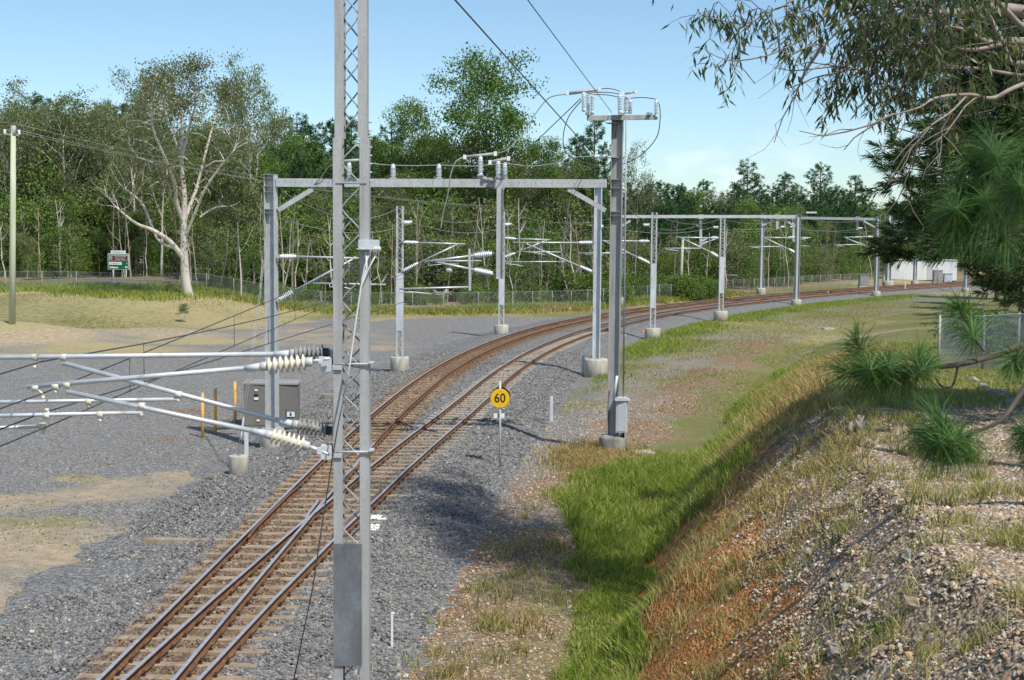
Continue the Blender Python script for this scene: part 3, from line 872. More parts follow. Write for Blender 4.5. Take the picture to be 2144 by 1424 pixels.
def h_column(base, ztop, w, d, rz, label, name='steel_column', mat='galv', foot=None, stiff=(), group=None, foot_mat='concrete', plate=True):
    t = empty(name, base, rz, label, 'column', group)
    H = ztop - base.z; z0 = foot[1] + .03 if foot else -.3
    for sg in (-1, 1):
        MB().box((sg * (w / 2 - .008), 0, (z0 + H) / 2), (.016, d, H - z0)).build('flange', M[mat], t, local=True)
    MB().box((0, 0, (z0 + H) / 2), (w - .033, .011, H - z0)).build('web', M[mat], t, local=True)
    for z in stiff:
        MB().box((0, -d / 4, z - base.z), (w - .036, d / 2 - .012, .014)).build('stiffener', M['galv_dull'], t, local=True)
    MB().box((0, 0, H + .008), (w + .02, d + .02, .014)).build('cap_plate', M[mat], t, local=True)
    if foot:
        r, ft = foot
        MB().lathe((0, 0, -.7), (0, 0, ft), [(0, r), (.95, r), (1, r * .95)], 20).build('footing', M[foot_mat], t, local=True)
        if plate: MB().box((0, 0, ft + .016), (w * 1.6, w * 1.6, .03)).build('base_plate', M['galv_dull'], t, local=True)
    return t
def clamp(parent, p, q, r=.035, mat='galv'):
    """pipe clamp with a short eye to q"""
    mb = MB(); p, q = Vector(p), Vector(q)
    mb.lathe(p - Vector((r * .9, 0, 0)), p + Vector((r * .9, 0, 0)), [(0, r), (1, r)], 10)
    if (q - p).length > .01: mb.tube([p, p.lerp(q, .5) + Vector((.02, 0, 0)), q], r * .38, 6)
    mb.tube([q - Vector((0, 0, r * .5)), q + Vector((0, 0, r * .4))], r * .6, 6)
    return mb.build('clamp', M[mat], parent)
def cantilever(y, top, strut, reg=None, steady=None, mast_x=None, label='', r=.024, ins=(.03, .065, 7), mat='ins_white', group='cantilevers over the lines', dy=0., seg=10):
    """top = pixels mast end, insulator end, tube end; strut the same; reg = registration tube ends; steady = steady arm"""
    a, b_, c = [D(*q, y) for q in top]; e, f, g = [D(*q, y) for q in strut]
    t = empty('cantilever_arm', a, 0, label, 'cantilever arm', group)
    rc, rs, n = ins
    insulator(t, a, b_, n, rc, rs, mat, seg); tube_part('top_tube', [b_, c], r, 'alu', t)
    insulator(t, e, f, n, rc, rs, mat, seg); tube_part('strut_tube', [f, g], r, 'alu', t)
    clamp(t, g, g + Vector((0, 0, .04)), r * 1.5)
    if reg:
        p, q = D(*reg[0], y), D(*reg[1], y)
        tube_part('registration_tube', [p, q], r * .85, 'alu', t)
        # hanger that ties the registration tube to the strut
        k = p.lerp(q, .5); tt = (k.x - f.x) / (g.x - f.x) if abs(g.x - f.x) > .01 else .5
        if 0 <= tt <= 1: tube_part('hanger', [k, f.lerp(g, tt)], r * .3, 'wire_pale', t, 5)
    if steady:
        p, q = D(*steady[0], y), D(*steady[1], y)
        mid = p.lerp(q, .5) + Vector((0, 0, .04))
        tube_part('steady_arm', [p + Vector((0, 0, .1)), p, mid, q], r * .55, 'alu', t, 6)
    for pp in (a, e):
        MB().box(pp, (.10, .12, .10)).build('hinge', M['galv_dull'], t)
    return t

# ------------------------------------------------------------------ the near mast by the bridge
YM = 14.0
zb = gz(D(736, 712, YM).x, YM)
mbase = D(737, 712, YM); mbase.z = zb
near = lattice_mast(mbase, 10.9, .352, .17, splice=D(736, 290, YM).z - zb, mat='galv_dull', pitch=.468, cw=.088, bar=.0085, foot=(.42, .35),
                    label='tallest grey lattice mast, with a dark cover plate and side brackets')
def ND(px, py, dy=0.): return D(px, py, YM + dy)
zf = -.095      # front face of the mast
# anti-climb cover plate
p0, p1 = ND(696, 1395, zf - .02), ND(763, 1140, zf - .02)
MB().box(((p0.x + p1.x) / 2 - .01, YM + zf - .006, (p0.z + p1.z) / 2), (p1.x - p0.x - .04, .006, p1.z - p0.z)).build('cover_plate', M['panel'], near)
for yy in (383,):
    q = ND(738, yy, 0); MB().box((q.x, YM, q.z), (.31, .19, .016)).build('splice_plate', M['galv_dull'], near)
for k in range(8):   # step pegs on the outer face
    q = ND(772, 256 + 17.5 * k, 0); MB().tube([q, q + Vector((.035, 0, 0))], .009, 6).build('step_peg', M['galv'], near)
# clamp frames that carry the arms
for yy in (762, 946):
    a, b_ = ND(700, yy, zf - .01), ND(775, yy, zf - .01)
    mb = MB(); mb.tube([a, b_], .011, 6); mb.box(b_ + Vector((.01, .06, .01)), (.05, .16, .012)); mb.box(a + Vector((.03, .0, -.035)), (.10, .012, .05))
    mb.tube([a + Vector((.0, .2, 0)), b_ + Vector((0, .2, 0))], .011, 6)
    mb.build('clamp_frame', M['galv'], near)
    c = ND(684, yy - 2, -.02)
    mb = MB()
    mb.box(c + Vector((.0, -.035, -.015)), (.115, .008, .14)); mb.box(c + Vector((0, .03, .055)), (.115, .13, .008)); mb.box(c + Vector((.05, .03, -.015)), (.008, .13, .14))
    mb.build('arm_bracket', M['galv_pale'], near)
# open box bracket with a beige bushing
c = ND(772, 512, zf - .07)
mb = MB()
mb.box(c + Vector((0, -.04, 0)), (.20, .008, .085)); mb.box(c + Vector((0, .03, -.045)), (.235, .16, .01)); mb.box(c + Vector((0, .03, .045)), (.2, .14, .006)); mb.box(c + Vector((.1, .03, 0)), (.006, .14, .085))
mb.build('cable_bracket', M['galv_pale'], near)
MB().lathe(c + Vector((.075, .0, -.085)), c + Vector((.075, 0, -.02)), [(0, .02), (.2, .045), (1, .05)], 10).build('bushing', M['ins_cream'], near)
cb = empty('earth_cable', ND(766, 540, -.2), 0, 'pale cable tied down the near lattice mast and slanting to the rails', 'cable')
mb = MB()
for dx, dx2 in ((766, 5), (774, 0), (790, 10)):
    mb.tube([ND(dx, 528, -.17), ND(763 + dx2, 560, -.19), ND(756, 600, -.2), ND(744, 680, -.2), ND(733, 760, -.21), ND(722, 820, -.22)], .010 if dx == 766 else .008, 6)
mb.build('sheath', M['cable_white'], cb)
tube_part('tail', [ND(722, 820, -.22), ND(706, 900, -.25), ND(692, 985, -.28), ND(678, 1075, -.3), ND(655, 1230, -.3), ND(632, 1340, -.28), D(600, 1500, 14.1)], .0075, 'wire', cb, 6)

# the two arms on the near mast
def near_arm(label, dy, top, strut, regs, clamps, mat, cap, sheds=7):
    t = empty('cantilever_arm', ND(*top[0], dy), 0, label, 'cantilever arm', 'arms on the near mast')
    for (m_, a, b_, e, nm) in ((*top, 'top_tube'), (*strut, 'strut_tube')):
        m_, a, b_, e = ND(*m_, dy), ND(*a, dy), ND(*b_, dy), ND(*e, dy)
        o = insulator(t, a, b_, sheds, .036, .088, mat, 16)
        for p, q, w in ((a, a.lerp(b_, .17), cap), (b_, b_.lerp(a, .17), 'galv')):
            MB().lathe(p, q, [(0, .03), (.15, .048), (1, .048)], 14).build('end_cap', M[w], o)
        mb = MB(); d = (a - m_)
        mb.tube([m_, m_ + d * .45], .016, 8); mb.box(m_ + d * .5, (.05, .035, .07)); mb.tube([m_ + d * .5, a], .02, 8)
        mb.build('hinge', M['galv_pale'], t)
        d2 = (e - b_).normalized()
        mb = MB(); mb.lathe(b_, b_ + d2 * .16, [(0, .042), (.35, .036), (1, .03)], 12); mb.box(b_ + d2 * .10 - Vector((0, 0, .03)), (.09, .02, .05))
        mb.build('socket', M['galv_pale'], t)
        tube_part(nm, [b_ + d2 * .05, e], .026, 'alu', t, 12)
    for p, q in regs:
        o = tube_part('registration_tube', [ND(*p, dy), ND(*q, dy)], .021, 'alu', t, 10)
    for p, q in clamps:
        clamp(t, ND(*p, dy), ND(*q, dy), .036, 'ins_cream')
    return t
near_arm('pipe arm with cream insulators on the bridge side of the near mast', -.12,
         ((690, 750), (655, 757), (545, 768), (57, 810)), ((690, 952), (648, 935), (556, 908), (140, 820)),
         [((298, 864), (-260, 876))], [((75, 812), (90, 832)), ((117, 809), (117, 820)), ((141, 806), (143, 820)), ((297, 850), (296, 868)), ((98, 870), (98, 858)), ((210, 868), (210, 880))], 'ins_cream', 'galv')
near_arm('long level pipe arm with dark grey insulators on the far side of the near mast', .16,
         ((702, 740), (690, 738), (606, 741), (-300, 752)), ((702, 910), (696, 903), (612, 888), (132, 760)),
         [((374, 836), (-260, 846)), ((95, 893), (-260, 902))], [((72, 748), (72, 768)), ((133, 748), (133, 762)), ((374, 826), (373, 838)), ((186, 841), (187, 850)), ((90, 892), (90, 904))], 'ins_grey', 'cap_dark')

# ------------------------------------------------------------------ first portal
YP = 45.0
pl = D(570, 900, YP); pl.z = gz(pl.x, pl.y)
colL = h_column(pl, D(570, 366, YP).z, .36, .30, R_(-16), 'left portal column with guy wires, beside the brown cabinet', foot=(.41, D(566, 898, YP).z - pl.z), stiff=[D(570, k, YP).z for k in (373, 390, 402, 438, 446)])
pr = D(1284, 900, YP); pr.z = gz(pr.x, pr.y)
zsw = D(1284, 380, YP).z
colR = h_column(pr, D(1284, 242, YP).z, .36, .26, R_(-14), 'tall grey switch pole carrying a crossarm, with a control box at its foot', name='switch_pole', mat='galv_dull', foot=(.47, D(1284, 913, YP).z - pr.z), foot_mat='concrete_dark',
                stiff=[D(1284, k, YP).z for k in (376, 394, 443, 452)])
# paired lower plates on the switch pole
beam = empty('portal_beam', D(925, 383, YP), 0, 'long grey portal beam over both lines in front of the forest', 'beam')
a, b_ = D(579, 382.5, YP), D(1270, 384.5, YP)
mb = MB(); mb.bar(a, b_, .20, .27); mb.build('girder', M['galv'], beam)
for k in range(60):          # bolt holes along the web
    q = a.lerp(b_, .01 + k * .0165)
    if .2 < k / 60 < .58: continue
    MB().lathe(q + Vector((0, -.105, .01)), q + Vector((0, -.1005, .01)), [(0, .012), (1, .012)], 6).build('bolt', M['cap_dark'], beam)
for s0, s1 in (((583, 440), (655, 396)), ((1268, 441), (1190, 396))):
    MB().bar(D(*s0, YP), D(*s1, YP), .13, .15).build('brace', M['galv'], beam)
q0, q1 = D(1030, 393, YP), D(1060, 378, YP)
MB().box(((q0.x + q1.x) / 2, YP - .115, a.z), (.36, .02, .33)).build('hanger_plate', M['galv'], beam)
hp = empty('drop_post', D(1047, 396, YP), 0, 'short square post hanging from the portal beam between the lines', 'post')
p, q = D(1046, 391, YP), D(1047, 583, YP)
mb = MB()
for sx in (-1, 1): mb.box(((p.x + q.x) / 2 + sx * .1, YP - .25, (p.z + q.z) / 2), (.014, .16, p.z - q.z))
mb.box(((p.x + q.x) / 2, YP - .25, (p.z + q.z) / 2), (.186, .012, p.z - q.z))
mb.build('section', M['galv'], hp)
MB().box((q.x, YP - .25, q.z), (.26, .22, .02)).build('end_plate', M['galv_dull'], hp)
# arm on the drop post
t = empty('cantilever_arm', D(1035, 531, YP), 0, 'short pipe arm hung from the portal drop post, carrying a section insulator', 'cantilever arm', 'cantilevers over the lines')
YA = YP - .2
for (m_, i0_, i1_, e) in (((1040, 528), (1030, 531), (993, 535), (890, 548)), ((1040, 580), (1031, 573), (993, 565), (915, 549))):
    insulator(t, D(*i0_, YA), D(*i1_, YA), 7, .055, .115, 'ins_white', 12)
    tube_part('arm_tube', [D(*i1_, YA), D(*e, YA)], .036, 'alu', t); tube_part('hinge', [D(*m_, YA), D(*i0_, YA)], .03, 'galv_dull', t, 6)
MB().bar(D(983, 521, YA), D(984, 609, YA), .075, .075).build('hanger_post', M['galv'], t)
tube_part('lower_tube', [D(836, 605, YA), D(986, 601, YA)], .032, 'alu', t)
tube_part('steady_arm', [D(838, 604, YA), D(838, 612, YA), D(870, 612, YA), D(905, 616, YA)], .022, 'alu', t, 6)
mb = MB()
for dz in (0, 4): mb.tube([D(908, 607 + dz, YA), D(915, 613 + dz, YA), D(930, 612 + dz, YA), D(937, 603 + dz, YA)], .02, 5)
mb.tube([D(905, 616, YA), D(945, 611, YA)], .012, 5); mb.build('section_insulator', M['galv_dull'], t)
MB().lathe(D(933, 566, YA), D(947, 568, YA), [(0, .03), (.2, .09), (.8, .09), (1, .03)], 8).build('splice_weight', M['galv_dull'], t)
# post insulators and isolator gear on the beam
def post_ins(px, y0, y1, Y, label, n=7, w=1.0, mat='ins_white', grp='post insulators on the portal beam', bracket=True):
    a, b_ = D(px, y1, Y), D(px, y0, Y)
    t = empty('post_insulator', a, 0, label, 'insulator', grp)
    L = (b_ - a).length
    MB().lathe(a, b_, ins_profile(n, .055 * w, .10 * w, .22, .12), 12).build('sheds', M[mat], t)
    MB().lathe(b_ - Vector((0, 0, .05)), b_ + Vector((0, 0, .06)), [(0, .06 * w), (1, .05 * w)], 8).build('cap', M['galv'], t)
    if bracket: MB().box(a + Vector((0, 0, .03)), (.2 * w, .2, .05)).build('foot_bracket', M['galv_dull'], t)
    return t
lab_pi = 'ribbed pale post insulator standing on the portal beam under the jumper wire'
for px in (823, 919): post_ins(px, 347, 375, YP, lab_pi)
post_ins(1057, 344, 375, YP, 'ribbed post insulator on the portal beam beside the isolator blade', 7)
post_ins(731, 343, 375, YP, 'ribbed post insulator on the portal beam seen behind the near mast')
post_ins(1006, 330, 369, YP - 1.0, 'post insulator holding up the long isolator blade over the portal beam', 8)
post_ins(1043, 338, 374, YP - .4, 'post insulator under the short raised isolator blade', 8)
brk = empty('isolator_bracket', D(1008, 370, YP - .9), 0, 'angled steel bracket carrying the isolator insulators out from the portal beam', 'bracket')
MB().bar(D(1004, 371, YP - 1.0), D(1034, 377, YP - .1), .16, .09).build('outrigger', M['galv'], brk)
def blade(p, q, Y, label, r=.05):
    t = empty('isolator_switch', D(*p, Y), 0, label, 'isolator', 'isolator blades')
    tube_part('tube', [D(*p, Y), D(*q, Y)], r, 'galv_dull', t)
    for e in (p, q): MB().box(D(*e, Y), (.1, .12, .14)).build('terminal', M['ins_white'], t)
blade((973, 329), (1037, 322), YP - 1.0, 'long isolator tube lying level over the portal beam')
blade((1026, 340), (1065, 332), YP - .4, 'short isolator tube tilted over the portal beam', .06)
blade((714, 338), (757, 335), YP - .4, 'isolator tube over the portal beam behind the near mast')

# ------------------------------------------------------------------ gear on the switch pole
ca_ = empty('crossarm', D(1300, 245, YP), 0, 'grey steel crossarm on top of the switch pole', 'crossarm')
MB().bar(D(1229, 247.5, YP - .22), D(1376, 245.5, YP - .22), .16, .15).build('channel_beam', M['galv_dull'], ca_)
for px in (1229, 1298, 1357): MB().bar(D(px, 238, YP - .75), D(px + 6, 240, YP + .35), .11, .08).build('cross_piece', M['galv_dull'], ca_)
lab_s = 'ribbed white insulator in the left cluster on the switch pole crossarm'
for k, (px, a0, a1) in enumerate(((1222, 194, 234), (1231.5, 196, 237), (1240, 199, 240))): post_ins(px, a0, a1, YP - .5 + .35 * k, lab_s, 8, .8, 'ins_white', 'left cluster on the crossarm', False)
lab_s = 'ribbed white insulator in the middle cluster on the switch pole crossarm'
for k, (px, a0, a1) in enumerate(((1298, 199, 238), (1311, 206, 238), (1319, 210, 238))): post_ins(px, a0, a1, YP - .5 + .35 * k, lab_s, 8, .95, 'ins_white', 'middle cluster on the crossarm', False)
post_ins(1374, 211, 247, YP - .3, 'single ribbed white insulator at the right end of the crossarm', 8, .8, 'ins_white', None, False)
blade((1188, 196), (1255, 187), YP - .5, 'long isolator tube pointing left over the switch pole crossarm', .055)
blade((1304, 197), (1331, 192), YP - .3, 'short isolator blade over the middle of the crossarm', .035)
t = empty('strain_insulator', D(1270, 328, YP), 0, 'horizontal strain insulator tied to the side of the switch pole', 'insulator')
insulator(t, D(1272, 327, YP), D(1240, 328, YP), 8, .05, .085, 'ins_white', 12, 'galv_dull')
mb = MB(); 
for yy in (330, 258): 
    q = D(1284, yy, YP); mb.box(q, (.39, .29, .03), R_(-14))
mb.build('strap', M['galv_dull'], colR)
# control box and operating rod
bx = empty('control_box', D(1302, 905, YP - .3), 0, 'pale grey control box with a peaked lid strapped to the switch pole', 'box')
p0, p1 = D(1290, 905, YP - .25), D(1314, 838, YP - .25)
cx, w, h = (p0.x + p1.x) / 2, p1.x - p0.x, p1.z - p0.z
MB().box((cx, YP - .25, (p0.z + p1.z) / 2), (w, .34, h), R_(-12)).build('body', M['box_grey'], bx, .012)
mb = MB(); zt = p1.z
mb.prism([(-w * .68, 0), (w * .68, 0), (w * .68, .03), (w * .3, .10), (-w * .45, .10), (-w * .68, .03)], (cx, YP - .48, zt), (cx, YP - .02, zt), (1, 0, 0), (0, 0, 1))
mb.build('lid', M['galv_pale'], bx)
MB().box((cx - .02, YP - .427, (p0.z + p1.z) / 2), (w * .8, .006, h * .9), R_(-12)).build('door', M['box_grey'], bx)
mb = MB()
for dx in (0, .05, .09): mb.tube([(cx - .02 + dx, YP - .25, p0.z + .02), (cx + dx, YP - .24, p0.z - .35), (cx + .12 + dx * 1.5, YP - .2, gz(cx, YP) - .05)], .022, 6)
mb.build('cables', M['black'], bx)
rod = empty('operating_rod', D(1309, 838, YP - .3), 0, 'thin vertical rod running down beside the switch pole to its box', 'rod')
tube_part('rod', [D(1311, 250, YP - .3), D(1309, 455, YP - .3), D(1305, 838, YP - .25)], .028, 'galv_dull', rod)
tube_part('crank_arm', [D(1292, 787, YP - .3), D(1285, 835, YP - .3)], .045, 'galv_pale', rod)

# ------------------------------------------------------------------ jumpers and feeders round the portal
def wire(pts, r, mat, label, n=5, group=None, name='overhead_wire', cat='wire'):
    mb = MB(); mb.tube(pts, r, n)
    o = mb.build(name, M[mat]); return tag(o, label, cat, group)
def spline(pts, k=10):
    out = []; P_ = [pts[0]] + list(pts) + [pts[-1]]
    for i in range(1, len(P_) - 2):
        for j in range(k):
            t = j / k; a, b_, c, d = P_[i - 1], P_[i], P_[i + 1], P_[i + 2]
            out.append(.5 * ((2 * b_) + (c - a) * t + (2 * a - 5 * b_ + 4 * c - d) * t * t + (3 * b_ - a - 3 * c + d) * t ** 3))
    out.append(P_[-2]); return out
def sag(a, b_, d, n=16):
    a, b_ = Vector(a), Vector(b_)
    return [a.lerp(b_, k / n) - Vector((0, 0, d * 4 * (k / n) * (1 - k / n))) for k in range(n + 1)]
wire(spline([D(645, 398, YP), D(672, 372, YP - .2), D(690, 348, YP - .3), D(716, 338, YP - .4)]), .016, 'wire_pale', 'looping jumper cable rising behind the near mast to an isolator')
wire(spline([D(757, 335, YP - .4), D(785, 343, YP), D(823, 346, YP), D(870, 347, YP), D(919, 346, YP), D(990, 348, YP), D(1057, 343, YP), D(1110, 348, YP), D(1160, 342, YP), D(1200, 330, YP), D(1240, 328, YP)]), .016, 'wire_pale', 'pale jumper wire running along the tops of the post insulators')
wire(spline([D(973, 329, YP - 1), D(955, 338, YP - 1.1), D(944, 365, YP - 1.2), D(938, 405, YP - 1.2), D(927, 450, YP - 1.2), D(923, 478, YP - 1.2)]), .022, 'wire_pale', 'thick jumper cable hanging from the long isolator tube in front of the forest')
wire(spline([D(1037, 322, YP - 1), D(1062, 313, YP - 1), D(1095, 280, YP - .8), D(1120, 240, YP - .6), D(1150, 205, YP - .5), D(1188, 197, YP - .5)]), .019, 'wire_pale', 'jumper cable curving from the portal beam up to the crossarm blade')
wire(spline([D(1065, 333, YP - .4), D(1110, 306, YP - .4), D(1160, 260, YP - .4), D(1216, 206, YP - .3)]), .016, 'wire', 'dark jumper wire sloping from the short isolator tube up to the left insulator cluster')
wire(spline([D(1218, 210, YP - .3), D(1190, 246, YP - .3), D(1179, 290, YP - .3), D(1188, 322, YP - .3), D(1225, 341, YP - .3), D(1250, 347, YP - .2), D(1273, 347, YP - .1)]), .016, 'wire', 'dark jumper looping down from the left insulator cluster to the pole side')
wire(spline([D(1374, 209, YP - .3), D(1381, 222, YP - .3), D(1382, 250, YP - .3), D(1376, 285, YP - .2), D(1352, 316, YP + .1), D(1320, 338, YP + .3), D(1296, 345, YP + .3)]), .016, 'wire', 'dark jumper hanging in a bow from the right end of the crossarm')
for k, (p, q) in enumerate((((1255, 187), (1298, 191)), ((1231, 196), (1297, 197)), ((1240, 199), (1300, 205)))):
    wire(sag(D(*p, YP - .5 + .3 * k), D(*q, YP - .5 + .3 * k), -.05), .015, 'wire', ('upper', 'middle', 'lower')[k] + ' short link wire between the two insulator clusters on the crossarm')
wire(sag(D(1320, 206, YP), D(1374, 208, YP - .3), -.04), .015, 'wire', 'short link wire from the middle cluster to the right end insulator')
e1, e2 = D(1245, 326, YP), D(953, 0, 22.0)
wire([e1, e1.lerp(e2, .5), e2, e2 + (e2 - e1) * .95], .015, 'wire', 'heavy dark feeder cable coming down from above the bridge to the strain insulator')
e1, e2 = D(1281, 236, YP), D(1105, 0, 23.5)
wire([e1, e1.lerp(e2, .5), e2, e2 + (e2 - e1) * .95], .010, 'wire', 'thin dark earth wire coming down from above the bridge to the crossarm')
wire([D(1293, 248, YP - .1), D(1288, 290, YP - .1)], .012, 'wire', 'short dark stay wire under the crossarm')

# ------------------------------------------------------------------ masts further along
def far_lattice(px, top, ft, fb, w, Y, label, covers=(), r=.42, mat='galv'):
    b_ = D(px, fb, Y); b_.z = gz(b_.x, b_.y) if abs(gz(b_.x, b_.y) - b_.z) < .4 else b_.z
    return lattice_mast(b_, D(px, top, Y).z, w, .2, mat=mat, pitch=.5, cw=.09, bar=.018, foot=(r, D(px, ft, Y).z - b_.z), cover=[(D(px, c1, Y).z, D(px, c0, Y).z) for c0, c1 in covers], label=label, group='lattice masts along the lines')
far_lattice(837, 432, 747, 775, .37, 69.5, 'lattice mast with a pale cover plate on the yard side of the left line', [(572, 692)], .48)
far_lattice(1049.5, 443, 680, 697, .40, 94.0, 'lattice mast beyond the drop post, on the outer edge of the left line', [(583, 638)], .5)
far_lattice(1366, 445, 687, 700, .40, 94.0, 'lattice mast with a tall pale cover plate and an orange cap at its footing', [(552, 645)], .55)
far_lattice(1509, 457, 651, 662, .42, 113.0, 'lattice mast with a pale cover plate under the second portal beam', [(538, 614)], .58)
b_ = D(1248, 772, 69.0); b_.z = gz(b_.x, b_.y)
h_column(b_, D(1249, 393, 69).z, .36, .34, R_(-12), 'stout pale steel column beside the short marker post, just behind the switch pole', foot=(.60, D(1248, 751, 69).z - b_.z), mat='galv_pale')
MB().box(b_ + Vector((0, -.18, D(1248, 568, 69).z - b_.z)), (.46, .03, .03)).build('strap', M['galv'], bpy.data.objects['steel_column'])
def far_column(px, top, ft, fb, w, Y, label, rz=0.):
    b_ = D(px, fb, Y); b_.z = min(gz(b_.x, b_.y), D(px, fb, Y).z + .1)
    return h_column(b_, D(px, top, Y).z, w, w * .9, rz, label, foot=(w * 1.25, D(px, ft, Y).z - b_.z), mat='galv', plate=False)
far_column(1667, 449, 627, 636, .42, 139, 'portal column with a brace at its head, right end of the second portal beam', R_(20))
far_column(1297, 455, 622, 637, .42, 134, 'portal column mostly hidden behind the switch pole', R_(20))
far_column(1593, 457, 603, 613, .45, 164, 'slim portal column standing left of the braced one, beyond the lines', R_(20))
far_column(1834, 453, 610, 619, .42, 160, 'portal column with a brace at its head, in front of the grey far cabinet', R_(20))
far_column(1859, 441, 588, 594, .62, 188, 'thick double column with a small crossarm beside the white building', R_(20))
far_column(1915, 470, 588, 594, .40, 192, 'slim far column half hidden by pine needles before the white building', R_(20))
far_column(2022, 500, 603, 612, .45, 176, 'pale far column beside the small yellow sign, behind the pines', R_(20))
def far_beam(p0, p1, Y0, Y1, w, h, label, braces=(), drops=()):
    a, b_ = D(*p0, Y0), D(*p1, Y1)
    t = empty('portal_beam', a.lerp(b_, .5), 0, label, 'beam')
    MB().bar(a, b_, w, h).build('girder', M['galv'], t)
    for p, q, Y in braces: MB().bar(D(*p, Y), D(*q, Y), .2, .2).build('brace', M['galv'], t)
    for px, y0, y1, Y in drops:
        MB().bar(D(px, y0, Y), D(px, y1, Y), .26, .26).build('drop_post', M['galv'], t)
        MB().box(D(px, y0, Y), (.5, .5, .45)).build('drop_bracket', M['galv'], t)
far_beam((1297, 453.5), (1667, 453.5), 134, 139, .26, .30, 'second portal beam reaching from the switch pole to the braced column', [((1320, 462), (1297, 476), 134), ((1640, 459), (1665, 474), 139)], [(1467, 454, 516, 137), (1627, 454, 480, 138.5)])
far_beam((1593, 455), (1834, 459), 164, 160, .26, .30, 'third portal beam between the slim column and the far braced column', [((1595, 473), (1618, 462), 164), ((1808, 463), (1832, 476), 160)], [(1661, 456, 507, 163), (1795, 458, 482, 161)])
far_beam((1860, 465), (1940, 465), 188, 186, .26, .34, 'far portal beam from the double column into the pine needles', [((1864, 477), (1878, 467), 188)], [(1888, 464, 486, 187)])
MB().bar(D(1843, 446, 188), D(1869, 446, 188), .3, .25).build('crossarm', M['galv'], bpy.data.objects['steel_column.005'])

# arms on them
IN = (.035, .085, 6)
cantilever(YP - .1, [(584, 537), (620, 537), (755, 541)], [(582, 629), (612, 611), (742, 541)], [(655, 593), (808, 596)], [(690, 601), (745, 607)], label='pipe arm on the left portal column, reaching right behind the near mast', r=.032, ins=(.045, .09, 7))
cantilever(69.4, [(845, 507), (875, 508), (974, 511)], [(845, 567), (875, 551), (955, 513)], [(892, 547), (1008, 546)], [(897, 556), (960, 553)], label='pipe arm on the yard-side lattice mast, its registration tube passing the drop post', r=.035, ins=(.05, .105, 7))
cantilever(94.0, [(1056, 498), (1080, 500), (1152, 502)], [(1055, 539), (1078, 530), (1143, 504)], [(1055, 548), (1183, 548)], [(1060, 553), (1096, 557)], label='pipe arm on the lattice mast beyond the drop post', r=.04, ins=(.05, .12, 6))
cantilever(69.0, [(1243, 508), (1212, 508), (1074, 508)], [(1243, 570), (1215, 558), (1104, 511)], [(1095, 527), (1174, 528)], [(1108, 529), (1142, 534)], label='pipe arm reaching left from the stout pale column', r=.035, ins=(.05, .105, 7))
cantilever(94.0, [(1359, 505), (1338, 505), (1258, 504)], [(1360, 551), (1336, 539), (1266, 505)], [(1213, 530), (1312, 530)], [(1225, 533), (1262, 530)], label='pipe arm on the mast with the orange cap at its footing', r=.045, ins=(.055, .14, 6))
cantilever(113.0, [(1503, 498), (1488, 498), (1415, 497)], [(1503, 537), (1488, 528), (1430, 500)], [(1390, 520), (1467, 520)], [(1395, 523), (1421, 526)], label='pipe arm on the lattice mast under the second portal beam', r=.05, ins=(.06, .16, 5))
cantilever(137.0, [(1467, 507), (1482, 498), (1505, 497)], [(1467, 513), (1482, 506), (1500, 500)], None, [(1485, 490), (1486, 518)], label='short pipe arm on the drop post of the second portal beam', r=.05, ins=(.06, .16, 5))
cantilever(138.6, [(1661, 497), (1650, 498), (1598, 497)], [(1663, 528), (1652, 522), (1602, 499)], [(1568, 517), (1636, 516)], [(1575, 519), (1590, 519)], label='pipe arm on the braced column of the second portal', r=.055, ins=(.07, .17, 5))
cantilever(162.5, [(1661, 497), (1672, 497), (1698, 498)], [(1661, 506), (1672, 502), (1690, 499)], None, [(1672, 515), (1696, 516)], label='short pipe arm on the drop post of the third portal beam', r=.055, ins=(.07, .17, 5))
cantilever(159.5, [(1829, 496), (1817, 496), (1767, 497)], [(1829, 522), (1818, 517), (1772, 499)], [(1746, 513), (1803, 512)], [(1750, 515), (1768, 516)], label='pipe arm on the far braced column beside the grey cabinet', r=.06, ins=(.075, .18, 5))
cantilever(187.5, [(1864, 497), (1873, 497), (1903, 498)], [(1864, 516), (1873, 510), (1898, 500)], label='pipe arm on the double column beside the white building', r=.06, ins=(.08, .2, 5))
# feeder-wire insulators on mast heads
def stub(px, px2, py, Y, label):
    a, b_ = D(px, py, Y), D(px2, py, Y)
    t = empty('feeder_insulator', a, 0, label, 'insulator', 'feeder insulators on the masts')
    insulator(t, a, b_, 4, .07, .12, 'ins_white', 10, 'galv')
    return b_
def FI(w): return 'short white feeder insulator on ' + w
MN = ['the yard-side lattice mast', 'the lattice mast beyond the drop post', 'the stout pale column', 'the mast with the orange cap', 'the mast under the second portal', 'the second portal drop post', 'the other drop post of the second portal', 'the braced second portal column', 'the third portal drop post', 'the double column', 'the far portal beam']
f1 = stub(845, 863, 466, 69.5, FI(MN[0])); f2 = stub(1056, 1071, 470, 94, FI(MN[1])); f4 = stub(1360, 1347, 471, 94, FI(MN[3])); f5 = stub(1504, 1493, 476, 113, FI(MN[4]))
f3 = stub(1256, 1263, 475, 69, FI(MN[2])); f6 = stub(1466, 1457, 473, 137, FI(MN[5])); f7 = stub(1634, 1643, 475, 139, FI(MN[6])); f8 = stub(1662, 1654, 475, 139, FI(MN[7])); f9 = stub(1795, 1806, 478, 160, FI(MN[8])); f10 = stub(1857, 1845, 482, 186, FI(MN[9])); f11 = stub(1886, 1876, 481, 186, FI(MN[10]))
def FW(a, b_): return 'feeder wire: ' + a + ' to ' + b_
